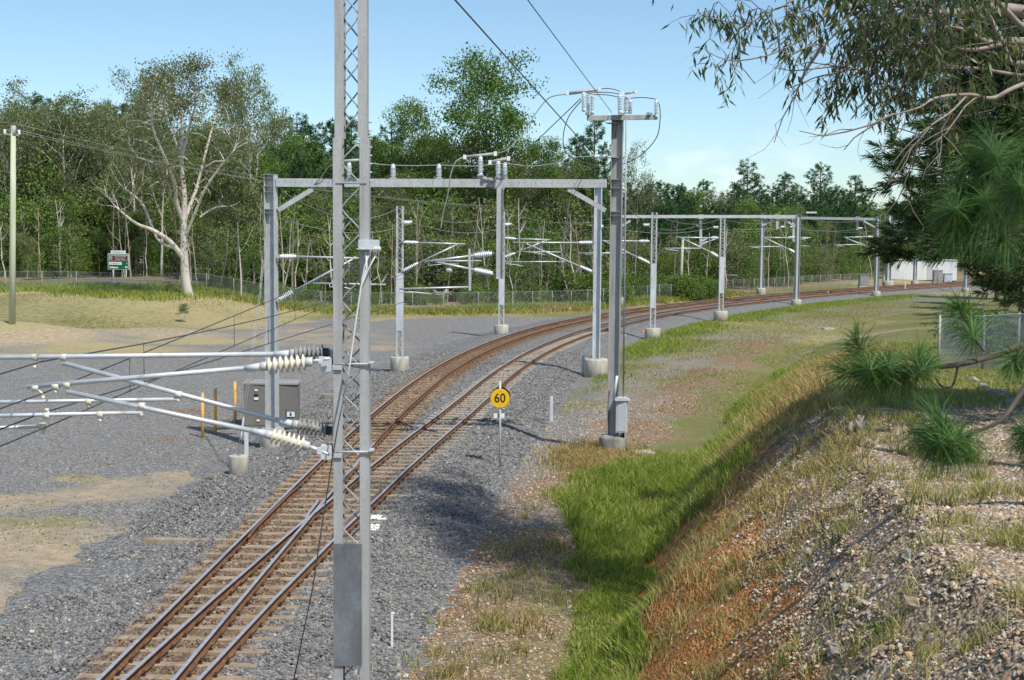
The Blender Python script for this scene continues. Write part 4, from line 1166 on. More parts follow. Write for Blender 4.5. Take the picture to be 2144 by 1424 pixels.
for a, b_, d, n0, n1_ in [(D(590, 458, YP), f1, .5, 'the left portal column', MN[0]), (f1, f2, .55, 'the yard mast', 'the mast beyond the drop post'), (f2, f3, .4, 'the mast beyond the drop post', MN[2]), (f4, f6, .4, MN[3], MN[5]), (f3, f5, .4, MN[2], 'the second portal mast'), (f5, f7, .45, 'the second portal mast', 'the far braced column'), (f7, f9, .4, 'the far braced column', MN[8]), (f6, f8, .3, MN[5], 'the braced column'), (f8, f10, .4, 'the braced column', MN[9])]:
    wire(sag(a, b_, d), .016, 'wire_pale', FW(n0, n1_), 5, 'feeder wires between the masts')
tops = [D(590, 400, YP), D(837, 433, 69.5), D(1050, 444, 94), D(1300, 452, 134)]
ET = ['left portal column', 'yard-side lattice mast', 'mast beyond the drop post', 'hidden portal column']
for k, (a, b_) in enumerate(zip(tops[:-1], tops[1:])): wire(sag(a, b_, .75), .015, 'wire_pale', f'earth wire: {ET[k]} to {ET[k + 1]}', 5, 'earth wires between the mast tops')
tops = [D(1290, 400, YP), D(1366, 446, 94), D(1509, 458, 113), D(1667, 452, 139), D(1834, 456, 160), D(1859, 452, 188)]
ET = ['switch pole', 'mast with the orange cap', 'mast under the second portal', 'braced portal column', 'far braced column', 'double column']
for k, (a, b_) in enumerate(zip(tops[:-1], tops[1:])): wire(sag(a, b_, .6), .015, 'wire_pale', f'earth wire: {ET[k]} to {ET[k + 1]}', 5, 'earth wires between the mast tops')

# ------------------------------------------------------------------ contact and messenger wires with droppers
def catenary(nodes, label, sags):
    """nodes: (point, messenger height, contact height)"""
    t = empty('overhead_wire', Vector((nodes[1][0].x, nodes[1][0].y, nodes[1][2])), 0, label, 'wire')
    mess = []; cont = []; drops = []
    for i, ((p, m0, c0), (q, m1, c1)) in enumerate(zip(nodes[:-1], nodes[1:])):
        L = (q - p).length; n = max(8, int(L / 3))
        for k in range(n + (1 if i == len(nodes) - 2 else 0)):
            u = k / n; xy = p.lerp(q, u)
            mess.append(Vector((xy.x, xy.y, m0 + (m1 - m0) * u - sags[i] * 4 * u * (1 - u))))
            cont.append(Vector((xy.x, xy.y, c0 + (c1 - c0) * u)))
            if k and k % 2 == 1: drops.append((mess[-1], cont[-1]))
    MB().tube(mess, .0085, 5).build('messenger_wire', M['wire'], t); MB().tube(cont, .0085, 5).build('contact_wire', M['wire'], t)
    for a, b_ in drops:
        MB().tube([a, b_], .0045, 4).build('dropper', M['wire'], t)
V3 = Vector
nl = [(V3((-4.75, -12, 0)), 5.4, 4.85), (V3((-4.8, 13.9, 0)), 5.16, 4.80), (V3((-4.55, 44.8, 0)), 6.05, 5.05)]
nr_ = [(V3((-4.85, -12, 0)), 5.6, 4.95), (V3((-4.9, 14.16, 0)), 5.46, 4.92), (V3((-2.5, 44.8, 0)), 6.0, 4.85)]
nl += [(TP(s_, GAUGE / 2 + .15 * (-1) ** k), 6.2, 5.05) for k, s_ in enumerate([68.5, 93, 118, 143, 172, 205, 240])]
nr_ += [(TP(s_, float(oR(s_)) + GAUGE / 2 + .15 * (-1) ** k), 6.15, 5.05) for k, s_ in enumerate([67, 91, 112, 137, 165, 200, 240])]
catenary(nl, 'contact and messenger wires hung over the left line', [.1, .05] + [.3] * 9)
catenary(nr_, 'contact and messenger wires hung over the right line', [.1, .32] + [.3] * 9)
# guys from the left column to the drum footing
gp = D(500, 997, 39.8); gp.z = gz(gp.x, gp.y)
t = empty('guy_anchor', gp, 0, 'short round concrete guy anchor with wires rising to the left portal column', 'anchor')
ztop = D(500, 954, 39.8).z
MB().lathe((gp.x, gp.y, gp.z - .3), (gp.x, gp.y, ztop), [(0, .285), (.97, .285), (1, .275)], 22).build('drum', M['concrete'], t)
e_ = Vector((gp.x, gp.y, ztop)); hi = D(565, 456, YP - .25)
for dx in (-.03, .03): tube_part('guy_wire', [e_ + Vector((dx, 0, 0)), e_.lerp(hi, .5) + Vector((dx, 0, 0)), hi], .010, 'wire_pale', t, 5)
MB().lathe(e_.lerp(hi, .06), e_.lerp(hi, .15), [(0, .015), (.2, .035), (.8, .035), (1, .015)], 8).build('turnbuckle', M['galv_dull'], t)
# ================================================================== signs, boxes, posts, fences, road, buildings
def text_mesh(txt, size, mat, name='lettering', extrude=.002, bold=0.):
    cu = bpy.data.curves.new(name, 'FONT'); cu.body = txt; cu.size = size; cu.align_x = 'CENTER'; cu.align_y = 'CENTER'
    cu.extrude = extrude; cu.resolution_u = 3; cu.offset = bold
    ob = bpy.data.objects.new(name, cu)
    col.objects.link(ob)
    dg = bpy.context.evaluated_depsgraph_get(); dg.update()
    me = bpy.data.meshes.new_from_object(ob.evaluated_get(dg))
    bpy.data.objects.remove(ob)
    me.materials.clear(); me.materials.append(M[mat])
    return me
def letters(txt, at, size, mat, parent, sx=1., bold=0., name='lettering', rz=0.):
    """flat lettering standing upright, facing the bridge"""
    me = text_mesh(txt, size, mat, name, .0015, bold)
    o = link(name, me, parent); o.rotation_euler = (math.pi / 2, 0, rz); o.scale = (sx, 1, 1)
    o.location = Vector(at) - world_loc(parent); return o

# ---- round 60 speed sign
b_ = on_ground(1047, 986); YS = b_.y
t = empty('speed_sign', b_, 0, 'round yellow speed sign reading 60 on a thin post beside the right line', 'sign')
tube_part('post', [b_ - Vector((0, 0, .3)), D(1047, 797, YS)], .033, 'galv', t)
c = D(1047, 833.5, YS)
f_ = c + Vector((0, -.06, 0))
MB().lathe(f_ + Vector((0, .012, 0)), f_, [(0, .292), (.8, .292), (1, .288)], 40).build('disc', M['yellow'], t)
MB().lathe(f_ + Vector((.018, .10, .045)), f_ + Vector((.018, .085, .045)), [(0, .295), (1, .295)], 40).build('rear_disc', M['black'], t)
letters('60', f_ + Vector((-.005, -.003, -.005)), .40, 'black', t, .88, .006)
for dz in (.2, -.2): MB().lathe(f_ + Vector((0, 0, dz)), f_ + Vector((0, -.006, dz)), [(0, .012), (1, .01)], 8).build('bolt', M['black'], t)
q = D(1045, 871, YS)
pl_ = MB().box(q + Vector((0, .04, 0)), (.33, .008, .15)).build('plate', M['ins_white'], t)
letters('E', q + Vector((-.02, .03, 0)), .15, 'black', t)

# ---- brown equipment cabinet with doors
cb_ = D(566, 905, 50.3); cb_.z = gz(cb_.x, cb_.y)
t = empty('equipment_cabinet', cb_, 0, 'large brown two-door equipment cabinet on a concrete plinth behind the portal column', 'cabinet')
p0, p1 = D(510.5, 891, 50.3), D(622, 806, 50.3)
cx, w, h, zm_ = (p0.x + p1.x) / 2, p1.x - p0.x, p1.z - p0.z, (p0.z + p1.z) / 2
dep = .75; ycen = 50.3 + dep / 2; rz = R_(3)
MB().box((cx, ycen, (p0.z + cb_.z - .3) / 2), (w * .97, dep * .95, p0.z - cb_.z + .3), rz).build('plinth', M['concrete_dark'], t)
MB().box((cx, ycen, zm_), (w, dep, h), rz).build('body', M['cabinet'], t, .01)
MB().prism([(-w / 2 - .04, 0), (w / 2 + .04, 0), (w / 2 + .03, .05), (-w / 2 - .03, .05)], (cx, 50.3 - .05, p1.z + .004), (cx, 50.3 + dep + .05, p1.z + .06), (1, 0, 0), (0, 0, 1)).build('roof', M['cabinet_roof'], t)
for sg in (-1, 1):
    d = MB().box((cx + sg * w * .25, 50.3 - .012 + sg * .0 * w, zm_), (w * .485, .02, h * .97), rz).build('door', M['cabinet'], t, .006)
    dx = cx + sg * w * .25
    yo = 50.3 - .03 + sg * w * .25 * math.sin(rz)
    if True:
        xx = dx + (-.02 if sg < 0 else -.03)
        MB().box((xx, yo, zm_ + h * .37), (.11, .006, .07), rz).build('small_label', M['white'], d)
        MB().box((xx, yo, zm_ + h * .245), (.15, .006, .09), rz).build('warning_plate', M['black'], d)
        MB().box((xx, yo, zm_ + h * .165), (.16, .006, .10), rz).build('notice', M['white'], d)
MB().box((cx - .45, 50.3 - .05, zm_ - h * .37), (.11, .006, .07), rz).build('small_label', M['white'], t)
q = D(608, 868, 50.2); MB().box((q.x, 50.26, q.z), (.29, .008, .18), rz).build('letter_plate', M['ins_white'], t); letters('B', (q.x, 50.248, q.z), .16, 'black', t, 1, .004)
MB().bar((q.x - .15, 50.25, q.z + .2), (q.x - .15, 50.25, q.z - .05), .02, .02).build('handle', M['cap_dark'], t)
# ---- yellow marker posts
for px, y0, y1, lab in ((424, 824, 917, 'yellow plastic marker post standing free of the cabinet'), (451, 815, 907, 'darker yellow marker post in the middle of the three'), (492, 800, 886, 'yellow marker post close against the brown cabinet')):
    g = on_ground(px, y1); tp = D(px, y0, g.y)
    t = empty('marker_post', g, 0, lab, 'post', 'yellow marker posts')
    MB().tube([g - Vector((0, 0, .2)), tp], .055, 10).build('shaft', M['post_yellow'], t)
    MB().lathe(tp, tp + Vector((0, 0, .03)), [(0, .057), (1, .05)], 10).build('cap', M['galv'], t)
# ---- short steel posts on round pads
for px, y0, y1, r_, lab in ((1154, 832, 886, .30, 'short grey steel post on a round concrete pad by the speed sign'), (1220, 746, 787, .38, 'short grey steel post on a round pad by the stout pale column'), (1895, 590, 611, .45, 'short grey post on a pad below the double column'), (516, 905, 966, .0, 'short grey steel post beside the guy anchor'), (1505, 654, 664, .0, 'low concrete slab at the edge of the ballast')):
    g = on_ground(px, y1); 
    if lab.startswith('low'):
        t = empty('concrete_slab', g, 0, lab, 'slab'); MB().box(g + Vector((-.6, 0, .05)), (1.0, .8, .14), .3).build('slab', M['concrete'], t, .01); continue
    t = empty('steel_post', g, 0, lab, 'post', 'short steel posts')
    tp = D(px, y0, g.y)
    MB().box((g.x, g.y, (tp.z + g.z) / 2), (.13, .02, tp.z - g.z + .1), .2).build('flange', M['galv_pale'], t)
    MB().box((g.x + .02, g.y + .05, (tp.z + g.z) / 2), (.02, .1, tp.z - g.z + .1), .2).build('web', M['galv'], t)
    if r_: MB().lathe(g - Vector((0, 0, .2)), g + Vector((0, 0, .07)), [(0, r_), (.9, r_), (1, r_ * .94)], 20).build('pad', M['concrete_dark'], t)
g = on_ground(1475, 690); t = empty('concrete_slab', g, .2, 'flat grey pit cover in the dry grass', 'slab'); MB().box((0, 0, .03), (.9, .7, .1)).build('cover', M['concrete'], t, .01, local=True)
g = on_ground(1345, 952); t = empty('concrete_slab', g, .2, 'pale slab half buried in grass beside the switch pole', 'slab'); MB().box((0, 0, .04), (.75, .6, .12)).build('cover', M['concrete'], t, .01, local=True)
g = on_ground(1733, 690); t = empty('concrete_slab', g, .2, 'small grey slab on the mown grass far along the bank', 'slab'); MB().box((0, 0, .05), (.8, .6, .14)).build('cover', M['concrete'], t, .01, local=True)
# ---- small things on the ground
g = on_ground(821, 1368); t = empty('white_stake', g, 0, 'white stake standing in the stony dirt right of the near mast', 'stake')
tp = D(821, 1282, g.y); MB().bar(g - Vector((0, 0, .2)), tp, .035, .03).build('shaft', M['white'], t); MB().box(tp + Vector((.015, 0, -.015)), (.06, .032, .03)).build('cap', M['white'], t)
g = on_ground(1300, 712); t = empty('white_stake', g, 0, 'thin white stake in the ballast beside the switch pole rod', 'stake'); MB().bar(g, D(1311, 700, g.y), .04, .03).build('shaft', M['white'], t)
g = on_ground(1734, 622); t = empty('white_stake', g, 0, 'tiny white stake at the ballast edge by the portal column', 'stake'); MB().bar(g, g + Vector((0, 0, .75)), .06, .05).build('shaft', M['white'], t)
g = on_ground(234, 1228); t = empty('orange_cap', g, .3, 'small orange plastic cap lying in the grey yard gravel', 'cap')
MB().box((0, 0, .05), (.13, .10, .11)).build('body', M['orange'], t, .012, local=True); MB().box((0, 0, .112), (.145, .115, .02)).build('lid', M['post_yellow'], t, .006, local=True)
g = on_ground(1349, 700); t = empty('orange_cap', g, .3, 'orange cap beside the footing of the mast with the tall cover plate', 'cap')
MB().box((-.06, 0, .14), (.26, .22, .26)).build('body', M['orange'], t, .03, local=True); MB().box((.16, 0, .03), (.3, .18, .08)).build('foot', M['orange'], t, .02, local=True)
g = on_ground(415, 1064); t = empty('litter_bottle', g, 1.2, 'crushed pale bottle lying in the yard gravel', 'litter')
MB().lathe((-.13, 0, .05), (.1, 0, .05), [(0, .03), (.1, .045), (.7, .042), (.85, .02), (1, .02)], 10).build('bottle', M['ins_white'], t, local=True)
g = on_ground(690, 835); t = empty('concrete_slab', g, 0, 'small concrete block behind the near mast at the yard edge', 'slab'); MB().box((0, 0, .08), (.7, .4, .26)).build('block', M['concrete_dark'], t, .02, local=True)
# painted white mark on the ballast
r = np.random.default_rng(8); pts = []
for c_, n_, sp in ((G(787, 1085, -.19), 60, (.13, .10)), (G(779, 1106, -.19), 90, (.16, .16)), (G(800, 1090, -.2), 25, (.12, .05))):
    pts.append(np.stack([c_.x + r.uniform(-1, 1, n_) * sp[0], c_.y + r.uniform(-1, 1, n_) * sp[1] * 2, np.full(n_, -.165)], 1))
pts = np.concatenate(pts)
scatter('white_stones', pts, r.uniform(.045, .075, len(pts)), M['white'], label='patch of ballast stones painted white beside the right line')

# ---- the green road sign
YG = 142.0
gb = D(248, 594, YG); gb.z = gz(gb.x, gb.y)
t = empty('road_sign', gb, 0, 'green and brown direction sign on two posts at the roadside before the forest', 'sign')
def sgn(x0, y0, x1, y1, mat, dy, name, parent=t):
    a, c = D(x0, y1, YG), D(x1, y0, YG)
    return MB().box(((a.x + c.x) / 2, YG + dy, (a.z + c.z) / 2), (c.x - a.x, .03, c.z - a.z)).build(name, M[mat], parent, .02)
sgn(226, 531.5, 270, 564.5, 'white', 0, 'border'); sgn(227, 532.5, 269, 563.5, 'sign_green', -.02, 'panel')
sgn(229, 534.5, 268, 546, 'white', -.03, 'tourist_border'); sgn(229.6, 535.1, 267.5, 545.4, 'sign_brown', -.04, 'tourist_panel')
sgn(232, 525, 263, 531, 'white', 0, 'road_name_plate'); sgn(229, 549, 255, 554.5, 'white', -.04, 'route_plate')
for px in (237, 264):
    a = D(px, 564, YG + .05); MB().tube([a, Vector((a.x, YG + .05, gb.z - .3))], .06, 8).build('post', M['galv'], t)
def sl(txt, px, py, hpx, mat, sx=1., b=.0):
    q = D(px, py, YG); letters(txt, (q.x, YG - .066, q.z), hpx / FPX * YG * 1.2, mat, t, sx, b)
sl('STEVE IRWIN WAY', 247.5, 528, 3.2, 'black', .8); sl('GLASS HOUSE MTNS', 252, 537.8, 3.2, 'white', .66); sl('TOURIST DRIVE', 252, 542.8, 3.2, 'white', .78)
sl('TO BRUCE HWY', 242, 551.8, 3.0, 'black', .78); sl('4', 266, 552, 4.2, 'white'); sl('Brisbane', 239, 560, 4.4, 'white', .95, .012); sl('59', 265, 560, 4.4, 'white', 1, .012)
q = D(232.5, 540, YG); MB().lathe((q.x, YG - .06, q.z), (q.x, YG - .07, q.z), [(0, .16), (1, .16)], 6).build('route_shield', M['white'], t); MB().lathe((q.x, YG - .068, q.z), (q.x, YG - .074, q.z), [(0, .11), (1, .11)], 6).build('shield_face', M['sign_brown'], t)

# ---- road beyond the embankment
rp = [(-240, 118), (-120, 126), (-70, 131), (-45, 134.5), (-30, 138.5), (-18, 146), (-8, 158), (2, 176)]
sp_ = spline([V3((x, y, 0)) for x, y in rp], 8)
V = []; loops = []
for k, p in enumerate(sp_):
    d = (sp_[min(k + 1, len(sp_) - 1)] - sp_[max(k - 1, 0)]).normalized(); nrm = V3((-d.y, d.x, 0))
    zz = max(gz(p.x, p.y), gz(p.x + nrm.x * 3, p.y + nrm.y * 3), gz(p.x - nrm.x * 3, p.y - nrm.y * 3)) + .06
    for o_, dz in ((-3.6, -.35), (-3.3, 0), (3.3, .02), (3.6, -.35)): V.append(tuple(V3((p.x + nrm.x * o_, p.y + nrm.y * o_, zz + dz))))
ii = (np.arange(len(sp_) - 1)[:, None] * 4 + np.arange(3)[None, :]).ravel()
link('road', np_mesh('road', V, np.stack([ii, ii + 1, ii + 5, ii + 4], 1).ravel(), np.full(len(ii), 4), M['asphalt']), kind='structure')
for sg in (-1, 1):
    V = []
    for k, p in enumerate(sp_):
        d = (sp_[min(k + 1, len(sp_) - 1)] - sp_[max(k - 1, 0)]).normalized(); nrm = V3((-d.y, d.x, 0))
        zz = max(gz(p.x, p.y), gz(p.x + nrm.x * 3, p.y + nrm.y * 3), gz(p.x - nrm.x * 3, p.y - nrm.y * 3)) + .072
        for o_ in (sg * 3.05 - .07, sg * 3.05 + .07): V.append((p.x + nrm.x * o_, p.y + nrm.y * o_, zz + .02 * (o_ > 0)))
    ii = np.arange(len(sp_) - 1) * 2
    link('edge_line', np_mesh('edge_line', V, np.stack([ii, ii + 1, ii + 3, ii + 2], 1).ravel(), np.full(len(ii), 4), M['white']), bpy.data.objects['road'])

# ---- chain-link fences
m, nt, b = new_mat('chain_link')
tr = nt.nodes.new('ShaderNodeBsdfTransparent'); mx = nt.nodes.new('ShaderNodeMixShader')
out = nt.nodes['Material Output']
uv = nt.nodes.new('ShaderNodeUVMap'); sx_ = nt.nodes.new('ShaderNodeSeparateXYZ'); nt.links.new(uv.outputs[0], sx_.inputs[0])
def diag(sign):
    q = mathn(nt, 'ADD', mathn(nt, 'MULTIPLY', sx_.outputs['X'], 14.0), mathn(nt, 'MULTIPLY', sx_.outputs['Y'], 14.0 * sign))
    q = mathn(nt, 'FRACT', q); return mathn(nt, 'LESS_THAN', q, .05)
nt.links.new(mathn(nt, 'MAXIMUM', diag(1), diag(-1)), mx.inputs[0])
nt.links.new(tr.outputs[0], mx.inputs[1]); nt.links.new(b.outputs[0], mx.inputs[2]); nt.links.new(mx.outputs[0], out.inputs['Surface'])
b.inputs['Base Color'].default_value = (.42, .43, .43, 1); b.inputs['Roughness'].default_value = .5; b.inputs['Metallic'].default_value = .3
M['chain'] = m
m2 = m.copy(); m2.name = 'dense_chain_link'
for q in m2.node_tree.nodes:
    if q.type == 'MATH' and q.operation == 'LESS_THAN': q.inputs[1].default_value = .33
M['chain_dense'] = m2
def fence(pts, spacing, h, label, post_r=.035, rail=True, mesh_mat='chain', zfn=gz, group='chain-link fences'):
    t = empty('chain_link_fence', V3((pts[0][0], pts[0][1], zfn(*pts[0]))), 0, label, 'fence', group)
    P_ = [V3((x, y, 0)) for x, y in pts]; path = []
    for a, c in zip(P_[:-1], P_[1:]):
        n_ = max(1, round((c - a).length / spacing)); path += [a.lerp(c, k / n_) for k in range(n_)]
    path.append(P_[-1])
    V = []; loops = []; uvs = []; u = 0
    for k, p in enumerate(path):
        z = zfn(p.x, p.y)
        MB().tube([(p.x, p.y, z - .2), (p.x, p.y, z + h + .04)], post_r, 6).build('post', M['galv_dull'], t)
        if k: u += (p - path[k - 1]).length
        V += [(p.x, p.y, z + .03), (p.x, p.y, z + h)]; uvs.append(u)
    n_ = len(path); off = world_loc(t)
    fl = []; fuv = []
    for k in range(n_ - 1):
        fl += [2 * k, 2 * k + 2, 2 * k + 3, 2 * k + 1]; fuv += [(uvs[k], 0), (uvs[k + 1], 0), (uvs[k + 1], h), (uvs[k], h)]
    me = np_mesh('wire_mesh', np.array(V) - np.array(off), fl, [4] * (n_ - 1), M[mesh_mat])
    ul = me.uv_layers.new(name='UVMap'); ul.data.foreach_set('uv', np.array(fuv, np.float32).ravel())
    link('wire_mesh', me, t)
    for zz, rr in ((h, .02 if rail else .008), (.05, .006)):
        MB().tube([(p.x, p.y, zfn(p.x, p.y) + zz) for p in path], rr, 5).build('top_rail' if zz == h else 'bottom_wire', M['galv'], t)
    return t
fence([(-75, 121.5), (-55, 122), (-42, 122), (-29.5, 121.2), (-22, 119.5), (-14, 118.5), (-6, 118.5), (0, 122), (5.5, 127.5), (14, 141.5), (26, 161), (41, 182), (58, 203)], 3.0, 1.75, 'long chain-link fence between the railway yard and the forest edge', .022, False)
a, c = on_ground(1976, 772), on_ground(2020, 795)
RF = [(14.9, 47.5), (16.2, 46.8), (17.0, 42.5), (17.0, 33), (17.6, 26)]
fence(RF, 2.4, 1.85, 'galvanised mesh fence with a top rail on the bank beside the pines', .045, True, 'chain_dense')

# ---- timber poles and their wires
pb = D(25, 668, 87); pb.z = gz(pb.x, pb.y) - .2
t = empty('power_pole', pb, 0, 'pale green treated timber power pole with a crossarm, at the left yard edge', 'pole')
top = D(28, 268, 87)
MB().tube([pb, pb.lerp(top, .5), top], [.22, .19, .155], 14).build('pole', M['timber_pole'], t)
MB().tube([top + V3((0, 0, -.5)), top + V3((.0, 0, .15))], .16, 10).build('cap', M['galv_dull'], t)
xa = D(10, 281, 87), D(40, 283, 87)
MB().bar(*xa, .1, .1).build('crossarm', M['galv_dull'], t)
heads = [xa[0], xa[1], top]
for q in heads[:2]: MB().lathe(q, q + V3((0, 0, .32)), [(0, .05), (.3, .11), (.6, .07), (.8, .10), (1, .04)], 8).build('insulator', M['ins_white'], t)
tb = D(1262, 600, 172); tb.z = gz(tb.x, tb.y); tt = D(1262, 424, 172)
t2 = empty('power_pole', tb, 0, 'distant timber power pole hidden behind the stout pale column', 'pole'); MB().tube([tb - V3((0, 0, .3)), tt], .14, 8).build('pole', M['timber_pole'], t2)
PW = 'thin power line running from the timber pole past the white gum into the distance'
for k, q in enumerate(heads):
    wire(sag(q + V3((0, 0, .3)), tt + V3((.4 * k - .4, 0, -.2 * k)), 2.0), .014, 'wire_pale', PW, 4, 'power lines from the timber pole')
for k, q in enumerate(heads): wire([q + V3((0, 0, .3)), q + V3((-40, -14, 2.0 + .1 * k))], .014, 'wire_pale', 'power line leaving the timber pole towards the road side', 4, 'power lines leaving the timber pole')
pb = D(1424, 592, 150); pb.z = gz(pb.x, pb.y) - .2
t = empty('leaning_pole', pb, 0, 'slightly leaning grey timber pole among the green bushes across the line', 'pole')
MB().tube([pb, D(1430, 497, 150)], [.19, .14], 10).build('pole', M['concrete'], t)
# ---- buildings and boxes by the far curve
wb = empty('relay_building', D(1930, 590, 212), R_(-8), 'long white flat-roofed building behind the far tracks', 'building')
wb.location.z = gz(wb.location.x, wb.location.y)
a, c = D(1858, 587, 212), D(2000, 546, 212); W_, H_ = c.x - a.x, c.z - a.z; zb_ = a.z - wb.location.z
MB().box((0, 2, zb_ + H_ / 2 + .05), (W_, 4, H_)).build('wall', M['white'], wb, .03, local=True)
MB().box((0, 2, zb_ + H_ + .1), (W_ + .2, 4.2, .1)).build('roof', M['ins_white'], wb, local=True)
MB().box((0, 2, zb_ / 2 - .1), (W_ * .98, 3.8, zb_ + .2)).build('base', M['black'], wb, local=True)
for k in range(9): MB().box((-W_ / 2 + W_ * (k + .5) / 9, -.012, zb_ + H_ / 2), (.03, .02, H_ * .96)).build('wall_rib', M['ins_white'], wb, local=True)
MB().box((1.2, -.02, zb_ + H_ * .42), (.9, .03, H_ * .75)).build('door', M['box_grey'], wb, local=True)
for (x0, y0, x1, y1, Y, mt, lab, nm) in ((1800, 577, 1818, 598, 180, 'cabinet_roof', 'grey-brown roadside cabinet across the far tracks, left of the pine branch', 'cabinet'), (1955, 567, 1974, 590, 204, 'cabinet_roof', 'tall taupe cabinet in front of the white building', 'cabinet'), (1977, 574, 1994, 590, 204, 'box_grey', 'low pale grey cabinet in front of the white building', 'cabinet'), (1850, 576, 1860, 594, 205, 'box_grey', 'narrow grey cabinet at the foot of the double column', 'cabinet')):
    a, c = D(x0, y1, Y), D(x1, y0, Y)
    t = empty('trackside_cabinet', V3(((a.x + c.x) / 2, Y, a.z)), 0, lab, nm)
    MB().box(((a.x + c.x) / 2, Y + .4, (a.z + c.z) / 2), (c.x - a.x, .8, c.z - a.z)).build('body', M[mt], t, .02)
    MB().box(((a.x + c.x) / 2, Y + .4, c.z + .04), (c.x - a.x + .12, .95, .07)).build('lid', M['cabinet_roof'], t)
    MB().box(((a.x + c.x) / 2, Y - .02, (a.z + c.z) / 2), ((c.x - a.x) * .85, .03, (c.z - a.z) * .88)).build('door', M[mt], t)
    MB().box(((a.x + c.x) / 2, Y + .4, a.z - .3), (c.x - a.x + .1, .9, .6)).build('plinth', M['concrete'], t)
g = D(1963, 590, 203); t = empty('signal_post', g, 0, 'thin signal post with a ladder rising in front of the white building', 'signal')
MB().tube([g - V3((0, 0, .4)), D(1963, 535, 203)], .09, 8).build('post', M['galv'], t)
MB().box(D(1969, 528, 203), (.55, .3, 1.3)).build('signal_head', M['galv_dull'], t)
g = D(2030, 612, 172); g.z = gz(g.x, g.y); t = empty('yellow_sign', g, 0, 'small yellow track sign on a thin post among the pines', 'sign')
MB().tube([g, D(2031, 560, 172)], .05, 6).build('post', M['galv'], t); MB().box(D(2031, 567, 171.9), (.35, .03, .95)).build('panel', M['yellow'], t)
# ---- distant radio mast
g = D(1864, 470, 900); g.z = 0
t = empty('radio_mast', g, 0, 'thin distant radio mast with two whip aerials above the pines', 'mast')
top = D(1864, 290, 900)
mb = MB()
for k in range(3):
    a = 2.094 * k; mb.tube([g + V3((1.2 * math.cos(a), 1.2 * math.sin(a), 0)), top + V3((.6 * math.cos(a), .6 * math.sin(a), 0))], .18, 5)
for k in range(24):
    z0 = g.z + (top.z - g.z) * k / 24; z1 = g.z + (top.z - g.z) * (k + 1) / 24
    for j in range(3):
        a, a2 = 2.094 * j, 2.094 * (j + 1); mb.tube([(g.x + math.cos(a), g.y + math.sin(a), z0), (g.x + math.cos(a2), g.y + math.sin(a2), z1)], .08, 4)
mb.build('lattice', M['galv'], t)
for dx in (-2, 2): MB().tube([V3((top.x + dx, top.y, top.z - 3)), D(1864 + dx * 1.6, 247, 900)], .09, 5).build('whip_aerial', M['galv'], t)
for yy in (288, 296): MB().bar(D(1860, yy, 900), D(1868, yy, 900), .2, .2).build('side_arm', M['galv'], t)
# ================================================================== vegetation
def foliage(name, stops, trans=.3, objvar=.25, rough=.6, back=1.25):
    m, nt, b = new_mat(name)
    g = nt.nodes.new('ShaderNodeNewGeometry'); oi = nt.nodes.new('ShaderNodeObjectInfo')
    f = mathn(nt, 'ADD', mathn(nt, 'MULTIPLY', g.outputs['Random Per Island'], 1 - objvar), mathn(nt, 'MULTIPLY', oi.outputs['Random'], objvar))
    f = mathn(nt, 'ADD', f, mathn(nt, 'MULTIPLY', mathn(nt, 'SUBTRACT', noise(nt, .55, 3, .5, g.outputs['Position']), .5), .7))
    c = ramp(nt, stops, f)
    nt.links.new(c, b.inputs['Base Color']); b.inputs['Roughness'].default_value = rough; b.inputs['Specular IOR Level'].default_value = .25
    tr = nt.nodes.new('ShaderNodeBsdfTranslucent'); mx = nt.nodes.new('ShaderNodeMixShader'); mx.inputs[0].default_value = trans
    nt.links.new(mixc(nt, 1.0, c, (back, back * 1.05, back * .6), 'MULTIPLY'), tr.inputs['Color'])
    nt.links.new(b.outputs[0], mx.inputs[1]); nt.links.new(tr.outputs[0], mx.inputs[2])
    nt.links.new(mx.outputs[0], nt.nodes['Material Output'].inputs['Surface'])
    return m
M['gum_leaf'] = foliage('gum_leaves', [(.1, (0.079, 0.111, 0.045)), (.45, (0.155, 0.194, 0.082)), (.75, (0.239, 0.260, 0.120)), (1, (0.353, 0.323, 0.154))])
M['gum_leaf_olive'] = foliage('olive_gum_leaves', [(.1, (.070, .088, .040)), (.45, (.130, .150, .070)), (.75, (.185, .195, .090)), (1, (.26, .22, .085))], .35)
M['round_leaf'] = foliage('green_canopy_leaves', [(.1, (0.058, 0.104, 0.024)), (.5, (0.119, 0.201, 0.045)), (.85, (0.199, 0.296, 0.072)), (1, (0.275, 0.339, 0.104))])
M['bush_leaf'] = foliage('understorey_leaves', [(.1, (0.059, 0.101, 0.021)), (.45, (0.117, 0.195, 0.041)), (.8, (0.187, 0.288, 0.063)), (1, (0.309, 0.321, 0.111))])
M['bright_leaf'] = foliage('bright_shrub_leaves', [(.1, (0.063, 0.109, 0.022)), (.5, (0.127, 0.212, 0.039)), (1, (0.218, 0.298, 0.073))])
M['pine_leaf'] = foliage('pine_needle_tufts', [(.1, (0.026, 0.068, 0.022)), (.5, (0.048, 0.123, 0.035)), (1, (0.088, 0.189, 0.054))], .15)
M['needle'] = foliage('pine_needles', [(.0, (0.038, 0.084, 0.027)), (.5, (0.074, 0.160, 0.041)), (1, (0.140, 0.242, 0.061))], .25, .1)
M['needle_dark'] = foliage('dark_pine_needles', [(.0, (.022, .050, .018)), (.5, (.045, .090, .026)), (1, (.085, .145, .040))], .2, .1)  # darker green range for the second pine
M['gum_leaf_near'] = foliage('drooping_gum_leaves', [(.1, (.040, .066, .028)), (.5, (.075, .110, .045)), (.85, (.12, .15, .06)), (1, (.22, .19, .06))], .35, .1, .4)
